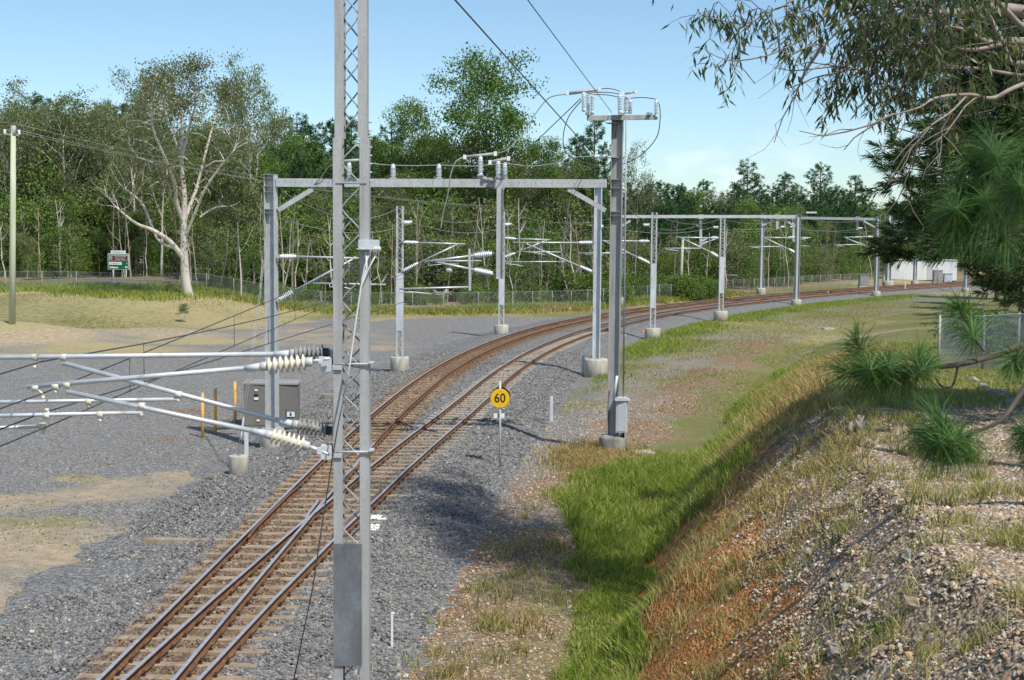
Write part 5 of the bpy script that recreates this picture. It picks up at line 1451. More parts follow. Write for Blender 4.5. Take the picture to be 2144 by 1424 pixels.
M['blade_green'] = foliage('green_grass', [(.0, (.105, .165, .022)), (.35, (.20, .28, .038)), (.7, (.32, .38, .07)), (.9, (.44, .43, .14)), (1, (.52, .45, .21))], .42, 0)
M['blade_mix'] = foliage('mixed_grass', [(.05, (.13, .145, .035)), (.35, (.25, .25, .07)), (.65, (.40, .35, .14)), (1, (.56, .46, .24))], .35, 0)
M['blade_gold'] = foliage('dry_grass', [(.05, (0.165, 0.132, 0.044)), (.4, (0.352, 0.259, 0.099)), (.75, (0.517, 0.380, 0.165)), (1, (0.638, 0.495, 0.264))], .3, 0)
M['bark_white'] = simple('white_gum_bark', (.62, .57, .50), (.40, .36, .31), 1.2, .8, 0, .15, 8, streak=(1, 1, .35))
M['bark_grey'] = simple('grey_bark', (.30, .265, .225), (.16, .14, .12), 1.6, .9, 0, .3, 9, streak=(1, 1, .3))
M['bark_dark'] = simple('dark_bark', (.12, .095, .075), (.06, .05, .04), 2, .9, 0, .4, 9, streak=(1, 1, .3))
M['bark_tan'] = simple('tan_paperbark', (.48, .41, .31), (.27, .22, .16), 1.6, .9, 0, .2, 9, streak=(1, 1, .3))
M['twig'] = simple('brown_twig', (.115, .09, .07), (.06, .048, .038), 8, .9)
M['twig_pale'] = simple('pale_gum_branch', (.34, .29, .245), (.19, .155, .125), 6, .7, 0, .1, 20)

def rhombs(C, Dv, Nv, L, Wd):
    """leaf-shaped quads: centres, long axes, side axes, lengths, widths"""
    n = len(C); L = np.broadcast_to(L, n)[:, None]; Wd = np.broadcast_to(Wd, n)[:, None]
    V = np.stack([C - Dv * L / 2, C + Nv * Wd / 2 - Dv * L * .05, C + Dv * L / 2, C - Nv * Wd / 2 - Dv * L * .05], 1).reshape(-1, 3)
    return V, np.arange(4 * n), np.full(n, 4)
def unit(v): return v / (np.linalg.norm(v, axis=1, keepdims=True) + 1e-9)
def leaves_mesh(name, C, r, L, Wd, mat, droop=0.):
    n = len(C); d = r.normal(size=(n, 3)); d[:, 2] -= droop; d = unit(d)
    s_ = unit(np.cross(d, r.normal(size=(n, 3))))
    V, l, z = rhombs(C, d, s_, L * r.uniform(.7, 1.3, n), Wd * r.uniform(.7, 1.3, n))
    return np_mesh(name, V, l, z, M[mat])
def grow_branch(mb, p, d, L, r0, depth, rng, tips, up=.12, wob=.22, kids=(3, 5), spread=.75, sides=5, ratio=.62, start=.35):
    segs = 4 if depth else 3
    pts = [p.copy()]; rs = [r0]; dirs = []
    for k in range(segs):
        d = (d + V3((rng.gauss(0, wob), rng.gauss(0, wob), rng.gauss(0, wob) + up))).normalized()
        p = p + d * (L / segs); pts.append(p.copy()); rs.append(r0 * (1 - .62 * (k + 1) / segs)); dirs.append(d.copy())
    mb.tube(pts, rs, sides if depth > 1 else 4, caps=False)
    if depth == 0:
        tips.append(pts[-1]); tips.append(pts[-2]); return
    tips.append(pts[-1])
    n = rng.randint(*kids)
    for k in range(n):
        f = start + (1 - start) * (k + rng.random()) / n
        i = min(segs - 1, int(f * segs)); q = pts[i].lerp(pts[i + 1], f * segs - i)
        ax = dirs[i]; side = ax.cross(V3((rng.gauss(0, 1), rng.gauss(0, 1), rng.gauss(0, 1)))).normalized()
        dd = (ax * (1 - spread * .5) + side * spread).normalized()
        grow_branch(mb, q, dd, L * ratio * rng.uniform(.75, 1.15), rs[i] * .6, depth - 1, rng, tips, up, wob, kids, spread, sides, ratio, start)
def clumps(tips, per, rad, r, flat=.75):
    T = np.array([tuple(t) for t in tips]); C = np.repeat(T, per, 0)
    return C + r.normal(size=C.shape) * np.array([rad, rad, rad * flat])
def finish_tree(name, mb, leafm, bark, label, cat, group, crown='crown'):
    t = empty(name, (0, 0, 0), 0, label, cat, group)
    mb.build('trunk', M[bark], t, local=True)
    link(crown, leafm, t)
    return t
def proto_gum(seed, H=20., clear=.42, spread=.7, per=24, leaf=.34, mat='gum_leaf', bark='bark_grey', limbs=(6, 8), rad=.62, trunk_r=.26, kids=(3, 4), wide=.36):
    rng = random.Random(seed); r = np.random.default_rng(seed); mb = MB(); tips = []
    p = V3((0, 0, -.3)); d = V3((rng.gauss(0, .04), rng.gauss(0, .04), 1)); pts = [p]; n = 8
    for k in range(n):
        d = (d + V3((rng.gauss(0, .05), rng.gauss(0, .05), .05))).normalized(); p = p + d * (H * .86 / n); pts.append(p)
    rs = [trunk_r * (1 - .8 * k / n) for k in range(n + 1)]; rs[0] *= 1.3
    mb.tube(pts, rs, 7, caps=False)
    m_ = rng.randint(*limbs)
    for k in range(m_):
        f = clear + (1 - clear) * (k + .3 + .5 * rng.random()) / m_
        i = min(n - 1, int(f * n)); q = pts[i].lerp(pts[i + 1], f * n - i); a = k * 2.4 + rng.uniform(-.5, .5)
        el = rng.uniform(.45, .95) + .3 * f
        dd = V3((math.cos(a) * math.cos(el), math.sin(a) * math.cos(el), math.sin(el)))
        grow_branch(mb, q, dd, H * wide * (1.15 - .55 * f) * rng.uniform(.8, 1.2), rs[i] * .55, 2, rng, tips, .10, .2, kids, spread)
    tips.append(pts[-1])
    C = clumps(tips, per, rad, r, .6)
    return mb, leaves_mesh('crown', C, r, leaf, leaf * .5, mat, .7), bark
def proto_bush(seed, H=8., per=95, mat='bush_leaf', bark='bark_grey', leaf=.30, slim=.34, base=.08, n=34, trunks=2):
    rng = random.Random(seed); r = np.random.default_rng(seed); mb = MB(); cs = []
    for k in range(n):
        f = base + (1 - base) * ((k + rng.random()) / n) ** .9
        w = H * slim * math.sin(math.pi * min(1, (f * .82 + .16))) ** .8
        a = rng.uniform(0, 6.28); q = w * math.sqrt(rng.uniform(.15, 1)); cs.append(V3((q * math.cos(a), q * math.sin(a), f * H * .95)))
    for k in range(trunks):
        a = rng.uniform(0, 6.28); top = V3((rng.gauss(0, H * .06), rng.gauss(0, H * .06), H * .8)); b0 = V3((.2 * k * math.cos(a), .2 * k * math.sin(a), -.2))
        mid = b0.lerp(top, .5) + V3((rng.gauss(0, H * .03), rng.gauss(0, H * .03), 0))
        mb.tube([b0, mid, top], [H * .011 + .02, H * .008 + .015, .02], 5, caps=False)
        for c in cs[k::trunks][::2]:
            q = mid.lerp(top, rng.random() * .8) if c.z > mid.z else b0.lerp(mid, .4 + .5 * rng.random()); mb.tube([q, q.lerp(c, .5) + V3((0, 0, .15)), c], [.045, .03, .012], 4, caps=False)
    T = np.array([tuple(c) for c in cs]); C = np.repeat(T, per, 0); rad = H * .075 + .12
    C = C + r.normal(size=C.shape) * np.array([rad, rad, rad * .72]); C[:, 2] = np.maximum(C[:, 2], .05)
    return mb, leaves_mesh('crown', C, r, leaf, leaf * .55, mat, .3), bark
def proto_pine(seed, H=16., mat='pine_leaf', per=26, base=.22, slim=.20):
    rng = random.Random(seed); r = np.random.default_rng(seed); mb = MB(); tp = []; td = []
    mb.tube([V3((0, 0, -.3)), V3((rng.gauss(0, .1), rng.gauss(0, .1), H * .5)), V3((0, 0, H * .985))], [.22, .14, .03], 6, caps=False)
    z = base * H
    while z < H * .96:
        f = (z / H - base) / (1 - base); L = H * slim * (1 - f) ** .75 * rng.uniform(.7, 1.15) + .35
        for k in range(rng.randint(4, 6)):
            a = rng.uniform(0, 6.28); up = .25 + .5 * f
            q0 = V3((0, 0, z + rng.uniform(-.2, .2))); l = L * rng.uniform(.65, 1.1)
            q1 = q0 + V3((math.cos(a) * l * .6, math.sin(a) * l * .6, l * .6 * up * .6)); q2 = q1 + V3((math.cos(a + .1) * l * .4, math.sin(a + .1) * l * .4, l * .4 * (up + .55)))
            mb.tube([q0, q1, q2], [.045, .03, .01], 4, caps=False)
            m_ = max(2, int(l * 2.4))
            for j in range(m_):
                g = .35 + .65 * (j + 1) / m_; q = q0.lerp(q1, g / .6) if g < .6 else q1.lerp(q2, (g - .6) / .4)
                q = q + V3((rng.gauss(0, .16), rng.gauss(0, .16), rng.gauss(0, .08)))
                tp.append(tuple(q)); td.append(tuple((V3((math.cos(a), math.sin(a), .9)) * 1.0)))
        z += H * .042 * rng.uniform(.8, 1.2)
    tp.append((0, 0, H)); td.append((0, 0, 1))
    C = np.repeat(np.array(tp), per, 0); Dv = np.repeat(np.array(td), per, 0) * .55 + r.normal(size=C.shape) * .75; Dv = unit(Dv)
    s_ = unit(np.cross(Dv, r.normal(size=C.shape)))
    V, l, zz = rhombs(C + Dv * .19 + r.normal(size=C.shape) * .07, Dv, s_, r.uniform(.30, .50, len(C)), r.uniform(.045, .085, len(C)))
    return mb, np_mesh('crown', V, l, zz, M[mat]), 'bark_dark'
# prototypes as mesh pairs
def pack(p, H):
    mb, lm, bark = p
    me = bpy.data.meshes.new('trunk'); me.from_pydata([tuple(v) for v in mb.v], [], mb.f); me.polygons.foreach_set('use_smooth', [True] * len(mb.f)); me.update(); me.materials.append(M[bark])
    n = len(lm.vertices); co_ = np.empty(n * 3, np.float32); lm.vertices.foreach_get('co', co_); top = np.percentile(co_.reshape(-1, 3)[:, 2], 99.7)
    return (me, lm, float(top))
PT = {
 'gum': [pack(proto_gum(k, 20, .40, mat=('gum_leaf', 'gum_leaf_olive')[k % 2], bark=('bark_white', 'bark_grey')[k % 2]), 20) for k in (1, 2, 3, 4)],
 'tall': [pack(proto_gum(k, 24, .34, .75, 30, .36, 'gum_leaf', 'bark_white', (7, 9), .60, .3), 24) for k in (11, 12)],
 'round': [pack(proto_gum(k, 22, .42, .8, 44, .36, 'round_leaf', 'bark_grey', (8, 10), .74, .34, (3, 4), .38), 22) for k in (21, 22)],
 'bush': [pack(proto_bush(k, 9, 95, ('bush_leaf', 'round_leaf', 'bush_leaf', 'gum_leaf')[k % 4]), 9) for k in (31, 32, 33, 34)],
 'sap': [pack(proto_gum(k, 11, .38, .7, 26, .27, ('bush_leaf', 'gum_leaf')[k % 2], ('bark_tan', 'bark_white')[k % 2], (6, 8), .45, .085, (2, 3), .24), 11) for k in (41, 42, 43)],
 'pine': [pack(proto_pine(k, 16), 16) for k in (51, 52, 53)],
 'shrub': [pack(proto_bush(k, 2.2, 70, ('bright_leaf', 'bush_leaf')[k % 2], 'bark_grey', .16, .62, .05, 26, 2), 2.2) for k in (61, 62)],
}
TN = {'gum': ('gum_tree', 'tree'), 'tall': ('gum_tree', 'tree'), 'round': ('gum_tree', 'tree'), 'bush': ('understorey_tree', 'tree'), 'sap': ('sapling_tree', 'tree'), 'pine': ('pine_tree', 'tree'), 'shrub': ('green_shrub', 'shrub')}
trng = random.Random(99)
def plant(kind, px, top_py, Y, label, group=None, wide=1., v=None, minh=1.0):
    q = D(px, 500, Y); g = gz(q.x, q.y); ht = max(minh, D(px, top_py, Y).z - g)
    tr, lm, top = PT[kind][trng.randrange(len(PT[kind])) if v is None else v]
    t = empty(TN[kind][0], (q.x, q.y, g - .05), trng.uniform(0, 6.28), label, TN[kind][1], group)
    sc_ = ht / top; t.scale = (sc_ * wide, sc_ * wide, sc_)
    link('trunk', tr, t); link('crown', lm, t)
    return t

# ---- trees one can pick out
plant('tall', 40, 172, 172, 'broad olive-crowned gum rising behind the timber power pole', wide=1.15)
plant('tall', 142, 184, 168, 'flat-topped gum between the power pole and the direction sign', wide=1.1)
plant('gum', 205, 205, 178, 'thin-topped gum behind the direction sign', wide=.9)
plant('tall', 285, 150, 160, 'gum with hanging bunches of leaves, left of the white-trunked gum', wide=.8, v=1)
plant('tall', 520, 110, 142, 'tall gum with a bushy upright crown, right of the white-trunked gum', wide=.72, v=0)
plant('round', 1012, 106, 150, 'tallest round-headed gum, standing clear above the middle of the forest', wide=.95, v=0)
plant('round', 900, 205, 152, 'leafy gum at the left foot of the round-headed gum', wide=.75, v=1)
plant('pine', 1242, 248, 150, 'lone loose-crowned pine beside the switch pole', wide=1.0, v=0)
plant('gum', 1332, 296, 165, 'slender thin-leaved gum rising right of the switch pole', wide=.55, v=0)
plant('round', 1165, 285, 146, 'rounded leafy gum between the round-headed gum and the switch pole', wide=.7, v=1)
for px, tp, Y, lab in ((1382, 380, 228, 'dark conical pine top just right of the slender gum'), (1428, 386, 232, 'small pointed pine top over the second portal beam'), (1470, 378, 230, 'narrow pine top above the leaning pole'), (1563, 336, 222, 'tallest spire-topped pine above the slim portal column'), (1640, 363, 226, 'ragged pine top above the braced portal column'), (1714, 343, 224, 'full conical pine top beneath the small clouds'), (1788, 368, 226, 'open pine top beside the near pine foliage')):
    plant('pine', px, tp, Y, lab, 'pines on the far skyline', wide=1.25)
for px, tp, Y, lab, wd in ((90, 192, 176, 'open-crowned gum between the power pole and the flat-topped gum', .9), (8, 196, 165, 'gum leaning in just left of the timber power pole', .9), (232, 212, 170, 'narrow gum above and left of the direction sign post', .8), (338, 146, 150, 'grey-green gum close behind the left limbs of the white gum', .62), (455, 196, 150, 'gum filling the gap between the white gum and the tall bushy gum', .6), (585, 205, 160, 'gum on the right flank of the tall bushy gum', .6)):
    plant('tall', px, tp, Y, lab, None, wd)
# ---- the forest behind, row by row
sky_px = [-60, 0, 130, 200, 260, 400, 560, 600, 700, 850, 930, 1000, 1100, 1190, 1230, 1290, 1350, 1450, 1550, 1650, 1780, 1900, 2150]
sky_py = [215, 205, 192, 225, 225, 262, 268, 245, 258, 258, 286, 320, 280, 296, 312, 372, 388, 394, 384, 392, 400, 415, 440]
edge_px = [-60, 0, 250, 370, 440, 560, 700, 800, 1000, 1150, 1240, 1300, 1480, 1520, 1650, 1800, 1950, 2150]
edge_y = [152, 152, 154, 150, 125, 123, 125, 128, 130, 133, 140, 166, 166, 167, 180, 206, 236, 250]
LAB = {'bush': 'dense green understorey tree', 'sap': 'slim pale-stemmed young forest tree', 'gum': 'mid-height thin-crowned forest gum', 'pine': 'dark forest pine', 'round': 'broad leafy forest gum'}
GRP = {'bush': 'understorey trees of the forest', 'sap': 'young trees along the forest edge', 'gum': 'gums within the forest', 'pine': 'pines within the forest', 'round': 'leafy gums within the forest'}
ZN = [(175, 'beyond the timber power pole'), (330, 'beyond the green direction sign'), (460, 'behind the white-trunked gum'), (640, 'beyond the left portal column'), (800, 'beyond the tallest lattice mast'), (960, 'beyond the yard-side lattice mast'), (1130, 'below the round-headed gum'), (1290, 'beyond the stout pale column'), (1480, 'beyond the leaning pole'), (1620, 'beyond the slim portal column'), (1780, 'beyond the third portal beam'), (9999, 'beyond the white building')]
def zone(px): return next(n_ for lim, n_ in ZN if px < lim)
for row, (dy, step, frac, kinds) in enumerate([(1.5, 30, .30, 'sbs'), (5, 27, .45, 'bbs'), (11, 30, .62, 'bgb'), (19, 32, .80, 'gbr'), (29, 34, .95, 'gr'), (42, 40, 1.0, 'gp')]):
    px = -50 + row * 9
    while px < 2000:
        sk = float(np.interp(px, sky_px, sky_py)); ed = float(np.interp(px, edge_px, edge_y))
        Y = ed + dy + trng.uniform(-1.5, 2.5) + trng.random() * 3
        base_py = D(px, 500, Y); gpy = YHOR + (CAMH - gz(base_py.x, Y)) / Y * FPX
        f = frac * trng.uniform(.82, 1.08)
        tp = gpy - (gpy - sk) * min(1.03, f) + trng.uniform(-6, 10)
        ch = trng.choice(kinds); kind = {'s': 'sap', 'b': 'bush', 'g': 'gum', 'r': 'round', 'p': 'pine'}[ch]
        pine_zone = 585 < px < 870 or px > 1290
        if pine_zone and row >= 3 and trng.random() < (.75 if px > 1290 else .65): kind = 'pine'
        if px > 1300 and row == 2 and trng.random() < .5: kind = 'pine'
        if 360 < px < 440 and row < 2: px += step; continue
        if row == 0 and 1290 < px < 1490: px += step; continue
        plant(kind, px + trng.uniform(-8, 8), tp, Y, LAB[kind] + ' ' + zone(px), GRP[kind] + ' ' + zone(px), {'pine': 1.2, 'sap': 1.0, 'bush': trng.uniform(.8, 1.25)}.get(kind, .85))
        px += step * trng.uniform(.8, 1.2) * (1.0 if px < 1290 else .62)
# bare thin stems between the trees
stem_m = []
for k in range(3):
    mb = MB(); rg_ = random.Random(k + 70); p = V3((0, 0, -.2)); pts = [p]
    for j in range(6): p = p + V3((rg_.gauss(0, .12), rg_.gauss(0, .12), 1.5)); pts.append(p)
    mb.tube(pts, [.10 - .012 * j for j in range(7)], 5, caps=False)
    for j in range(7):
        i = rg_.randint(2, 5); a = rg_.uniform(0, 6.28); q = pts[i]; mb.tube([q, q + V3((math.cos(a) * .5, math.sin(a) * .5, .5)), q + V3((math.cos(a) * .9, math.sin(a) * .9, 1.2))], [.035, .025, .01], 4, caps=False)
    me = bpy.data.meshes.new('stem'); me.from_pydata([tuple(v) for v in mb.v], [], mb.f); me.update(); me.materials.append(M[('bark_tan', 'bark_white', 'bark_grey')[k]]); stem_m.append(me)
for k in range(84):
    px = trng.uniform(0, 1250) if k < 60 else trng.uniform(1300, 1900)
    Y = float(np.interp(px, edge_px, edge_y)) + trng.uniform(-1.0, 3.0); q = D(px, 500, Y)
    o = link('bare_stem', stem_m[k % 3], label='thin bare stem at the forest edge ' + zone(px), cat='tree', group='bare stems ' + zone(px))
    o.location = (q.x, q.y, gz(q.x, q.y) - .1); o.rotation_euler = (trng.gauss(0, .06), trng.gauss(0, .06), trng.uniform(0, 6.28)); o.scale = (trng.uniform(.6, .95),) * 2 + (trng.uniform(.6, 1.2),)
# shrubs
for k in range(34):
    px = 1285 + (k % 17) * 13 + trng.uniform(-6, 6); Y = 147 + 6 * (k // 17) + trng.uniform(0, 5)
    plant('shrub', px, trng.uniform(570, 588), Y, 'bright green bush in the thicket across the line, round the leaning pole', 'thicket bushes across the line', 1.1, minh=1.2)
for k in range(30):
    px = trng.uniform(440, 1240); Y = float(np.interp(px, edge_px, edge_y)) + trng.uniform(-1.5, 1.5)
    plant('shrub', px, trng.uniform(585, 615), Y, 'low green shrub behind the chain-link fence, ' + zone(px), 'shrubs behind the fence ' + zone(px), 1.0, minh=1.2)
for k in range(12): plant('shrub', trng.uniform(1180, 1300), trng.uniform(560, 590), trng.uniform(134, 142), 'leafy bush at the forest foot beside the stout pale column', 'bushes by the stout column', 1.1, v=1, minh=1.5)
for px, tp, Y, lab in ((128, 470, 149, 'bright leafy young tree left of the direction sign'), (70, 525, 148, 'small round green tree near the timber power pole'), (325, 590, 148, 'low green shrub right of the direction sign')): plant('bush', px, tp, Y, lab, None, 1.1, 2)
plant('sap', 383, 634, 104, 'tiny lone sapling on the bare embankment below the white gum', None, 1.8, 0)
plant('sap', 503, 330, 121, 'pale-stemmed tree standing at the forest corner right of the white gum', None, .9, 0)

# ---- the big white-trunked gum
YW = 118.5
wb_ = D(395, 626, YW); wg = gz(wb_.x, wb_.y)
t = empty('white_gum_tree', (wb_.x, wb_.y, wg), 0, 'great white-trunked gum with bare forking limbs at the edge of the forest', 'tree')
mb = MB(); tips = []; rng = random.Random(4); o_ = world_loc(t)
def limb(pp, r0, r1, depth=1, L=3.2, dy=0., kids=(2, 3)):
    pts = [D(x, y, YW + dy * k / max(1, len(pp) - 1)) for k, (x, y) in enumerate(pp)]
    if pp[0] == (397, 630): pts[0].z = wg - .3
    n_ = len(pts); rs = [r0 + (r1 - r0) * (k / (n_ - 1)) for k in range(n_)]
    mb.tube(spline(pts, 4), list(np.interp(np.linspace(0, 1, 4 * (n_ - 1) + 1), np.linspace(0, 1, n_), rs)), 8, caps=False)
    d = (pts[-1] - pts[-2]).normalized()
    for k in range(rng.randint(*kids)):
        grow_branch(mb, pts[-1], (d + V3((rng.gauss(0, .5), rng.gauss(0, .5), rng.gauss(.1, .3)))).normalized(), L, r1 * .8, depth, rng, tips, .12, .2, (2, 4), .7)
    for k in range(2):
        i = rng.randint(1, n_ - 1); grow_branch(mb, pts[i], (d + V3((rng.gauss(0, .6), rng.gauss(0, .6), .3))).normalized(), L * .7, r1 * .6, depth, rng, tips, .12, .2, (2, 3), .7)
limb([(397, 630), (389, 590), (386, 540), (385, 470), (386, 410), (380, 340), (382, 270)], .46, .13, 2, 2.5)
limb([(384, 540), (355, 505), (320, 482), (285, 468), (250, 440)], .26, .08, 1, 2.5, -3)
limb([(386, 535), (365, 520), (330, 500), (300, 430), (262, 395)], .20, .07, 1, 2.5, 3)
limb([(386, 470), (370, 425), (365, 380), (345, 330), (325, 285), (316, 245)], .20, .07, 2, 2.2, -4)
limb([(387, 460), (400, 425), (413, 390), (425, 340), (440, 285), (452, 240)], .20, .07, 2, 2.2, 3)
limb([(387, 500), (405, 455), (430, 395), (465, 345), (482, 325)], .16, .06, 1, 3.0, -2)
limb([(386, 430), (372, 395), (350, 365), (330, 345), (290, 330)], .15, .05, 1, 2.8, 4)
limb([(382, 340), (362, 280), (345, 225), (350, 195)], .13, .05, 2, 1.8, 2)
limb([(381, 330), (398, 260), (410, 215), (406, 185)], .13, .05, 2, 1.8, -3)
limb([(418, 455), (450, 435), (490, 430), (510, 412)], .08, .035, 1, 1.6, 2)
stem_v = np.array([tuple(q) for q in mb.v])
for k in range(95):
    a_ = rng.uniform(0, 6.28); q_ = math.sqrt(rng.random())
    e = D(372 + 118 * q_ * math.cos(a_), 300 + 150 * q_ * math.sin(a_), YW + rng.gauss(0, 2.5)); j = V3(stem_v[int(np.argmin(((stem_v - np.array(e)) ** 2).sum(1)))])
    if (e - j).length > 5: continue
    mb.tube([j, j.lerp(e, .5) + V3((0, 0, .25)), e], [.05, .035, .015], 4, caps=False); tips += [e, j.lerp(e, .75)]
mb.build('trunk', M['bark_white'], t)
r = np.random.default_rng(44)
tips = [q for q in tips if q.z > D(390, 400, YW).z or rng.random() < .6]
C = clumps(tips, 17, .62, r, .55)
lm = leaves_mesh('crown', C - np.array(o_), r, .25, .11, 'gum_leaf_olive', .8); link('crown', lm, t)

# ================================================================== near pines and gum on the bank
def needle_tuft(acc, tip, d, r, n=140, L=.22, w=.0026, spread=.75, back=.16):
    """long needles brushed forward along a shoot, spreading and drooping towards its base"""
    d = np.array(d, float); d /= np.linalg.norm(d); tip = np.array(tip)
    t_ = r.random(n)
    base = tip[None] - d[None] * (back * t_)[:, None]
    rad = unit(np.cross(d[None], r.normal(size=(n, 3))))
    ang = (.22 + .95 * t_ * spread + r.normal(0, .14, n)).clip(.05, 1.45)
    dv = unit(d[None] * np.cos(ang)[:, None] + rad * np.sin(ang)[:, None] + np.array([0, 0, -.10]))
    ln = L * r.uniform(.6, 1.12, n)
    mid = base + dv * (ln * .5)[:, None]
    dv2 = unit(dv + np.array([0, 0, -1.0]) * r.uniform(.15, .6, n)[:, None] + r.normal(0, .08, (n, 3))); end = mid + dv2 * (ln * .5)[:, None]
    s_ = unit(np.cross(dv, r.normal(size=(n, 3)))) * w
    acc.append(np.stack([base - s_ * .6, base + s_ * .6, mid + s_, mid - s_, end], 1))
def needles_mesh(acc, name='needles', mat='needle'):
    A = np.concatenate(acc).reshape(-1, 3); n = len(A) // 5
    i = np.arange(n)[:, None] * 5
    loops = np.concatenate([i + np.array([[0, 1, 2, 3]]), i + np.array([[3, 2, 4]])], 1).ravel()
    return np_mesh(name, A, loops, np.tile([4, 3], n), M[mat])
def pine_branch_set(root, shoots, acc, mb, r, n, L, w, spread=.75):
    for tip, d, sub in shoots:
        needle_tuft(acc, tip, d, r, n, L, w, spread)
        mb.tube([sub, sub.lerp(tip, .55) + V3((0, 0, -.01)), tip], [.0095, .008, .005], 5, caps=False)
r = np.random.default_rng(77); rng = random.Random(77)
def shoot(px, py, Y, sx, sy, dyy=0., Ls=.3):
    """a shoot tip at a pixel; (sx, sy) is the way it points in the picture"""
    tip = D(px, py, Y); q = (D(px + sx, py + sy, Y + dyy) - tip).normalized(); return tip, q
pt = empty('pine_tree', (10.5, 7.4, gz(10.5, 7.4) - .1), 0, 'near pine at the bank edge whose needled boughs hang into the view', 'tree')
acc = []; mb = MB()
zt_ = gz(10.5, 7.4)
mb.tube([V3((10.5, 7.4, zt_ - .3)), V3((10.55, 7.5, zt_ + 4)), V3((10.5, 7.5, zt_ + 10))], [.19, .15, .05], 10, caps=False)
def bough(px_pts, r0, r1, Ys, join):
    pts = [D(x, y, Y) for (x, y), Y in zip(px_pts, Ys)]
    pts = [join, join.lerp(pts[0], .4), join.lerp(pts[0], .75)] + pts
    sp2 = spline(pts, 6); mb.tube(sp2, list(np.interp(np.linspace(0, 1, len(sp2)), [0, .35, 1], [r0 * 1.5, r0 * .8, r1])), 7, caps=False); return pts
b1 = bough([(2320, 690), (2230, 705), (2144, 722), (2080, 745), (2010, 763), (1930, 772), (1880, 778)], .034, .009, [7.9, 7.85, 7.8, 7.7, 7.6, 7.5, 7.5], V3((10.5, 7.5, 6.6)))
b2 = bough([(2330, 640), (2250, 700), (2180, 760), (2130, 835), (2095, 880), (2040, 905), (1975, 925)], .022, .006, [6.5, 6.4, 6.2, 6.1, 6.0, 6.0, 6.0], V3((10.5, 7.5, 6.2)))
def near_shoots(lst, Y, n, L, w=.0026, spread=.8):
    for px, py, sx, sy, bx, by in lst:
        tip, d = shoot(px, py, Y + rng.uniform(-.08, .08), sx, sy, rng.uniform(-.15, .15)); sub = D(bx, by, Y)
        needle_tuft(acc, tip, d, r, n, L, w, spread, .24); mb.tube([sub, sub.lerp(tip, .5) + V3((0, 0, -.012)), tip], [.008, .007, .005], 5, caps=False)
near_shoots([(1792, 712, -4, -10, 1850, 770), (1858, 752, -3, -10, 1880, 778), (1768, 776, -10, -3, 1830, 785), (1850, 800, -8, 6, 1885, 779), (1925, 742, 2, -10, 1930, 772), (1895, 795, -4, 10, 1915, 775), (1810, 765, -8, -6, 1870, 778), (1940, 762, 6, -8, 1955, 770), (1830, 790, -10, 2, 1885, 780)], 7.5, 210, .245, .0019, .85)
near_shoots([(2005, 640, -6, -10, 2045, 712), (2030, 685, -4, -10, 2060, 735), (2150, 750, -8, 8, 2180, 720), (2120, 760, -6, 10, 2144, 722)], 7.6, 220, .25, .0019)
near_shoots([(1962, 880, -5, -10, 2000, 920), (1935, 905, -10, -3, 1990, 922), (1950, 935, -9, 4, 1990, 925), (1985, 945, -3, 10, 2010, 915), (2015, 935, 3, 10, 2030, 908), (1985, 900, -6, -8, 2020, 910), (1968, 925, -10, 1, 2005, 916)], 6.0, 210, .215, .0016, .85)
mb.tube(spline([D(2005, 768, 7.6), D(2000, 795, 7.6), D(1990, 812, 7.6), D(1970, 808, 7.6), D(1960, 792, 7.6)], 4), list(np.linspace(.008, .005, 17)), 5, caps=False)
# right-edge and overhead tufts closer in
near_shoots([(2150, 925, -9, 4, 2230, 900), (2140, 900, -9, -2, 2230, 890), (2160, 960, -8, 6, 2240, 920)], 6.6, 230, .22, .0017)
near_shoots([(2138, 350, -8, -6, 2210, 420), (2150, 400, -10, 0, 2230, 430), (2120, 395, -9, 3, 2210, 430), (2160, 310, -6, -8, 2220, 400)], 4.6, 420, .23, .0010, .6)
near_shoots([(2070, 300, -5, -9, 2110, 380), (2040, 345, -9, -4, 2110, 390), (2085, 345, -6, -8, 2130, 400), (2015, 400, -10, -2, 2090, 430), (2050, 420, -9, 3, 2120, 440), (1985, 440, -10, 2, 2060, 450), (2090, 440, -8, 6, 2140, 440), (2040, 470, -8, 6, 2110, 460), (2100, 500, -6, 9, 2150, 470), (2000, 480, -9, 5, 2060, 460)], 6.2, 330, .25, .0013, .65)
q9 = [V3((10.5, 7.5, 8.2)), D(2420, 395, 6.1), D(2300, 415, 6.0), D(2220, 430, 6.0), D(2144, 440, 6.1), D(2060, 455, 6.2)]; q9.insert(1, q9[0].lerp(q9[1], .5))
mb.tube(spline(q9, 6), list(np.linspace(.04, .008, 37)), 6, caps=False)
mb.build('trunk', M['twig'], pt)
lm = needles_mesh(acc); o = link('needles', lm, pt); o.location = -world_loc(pt)

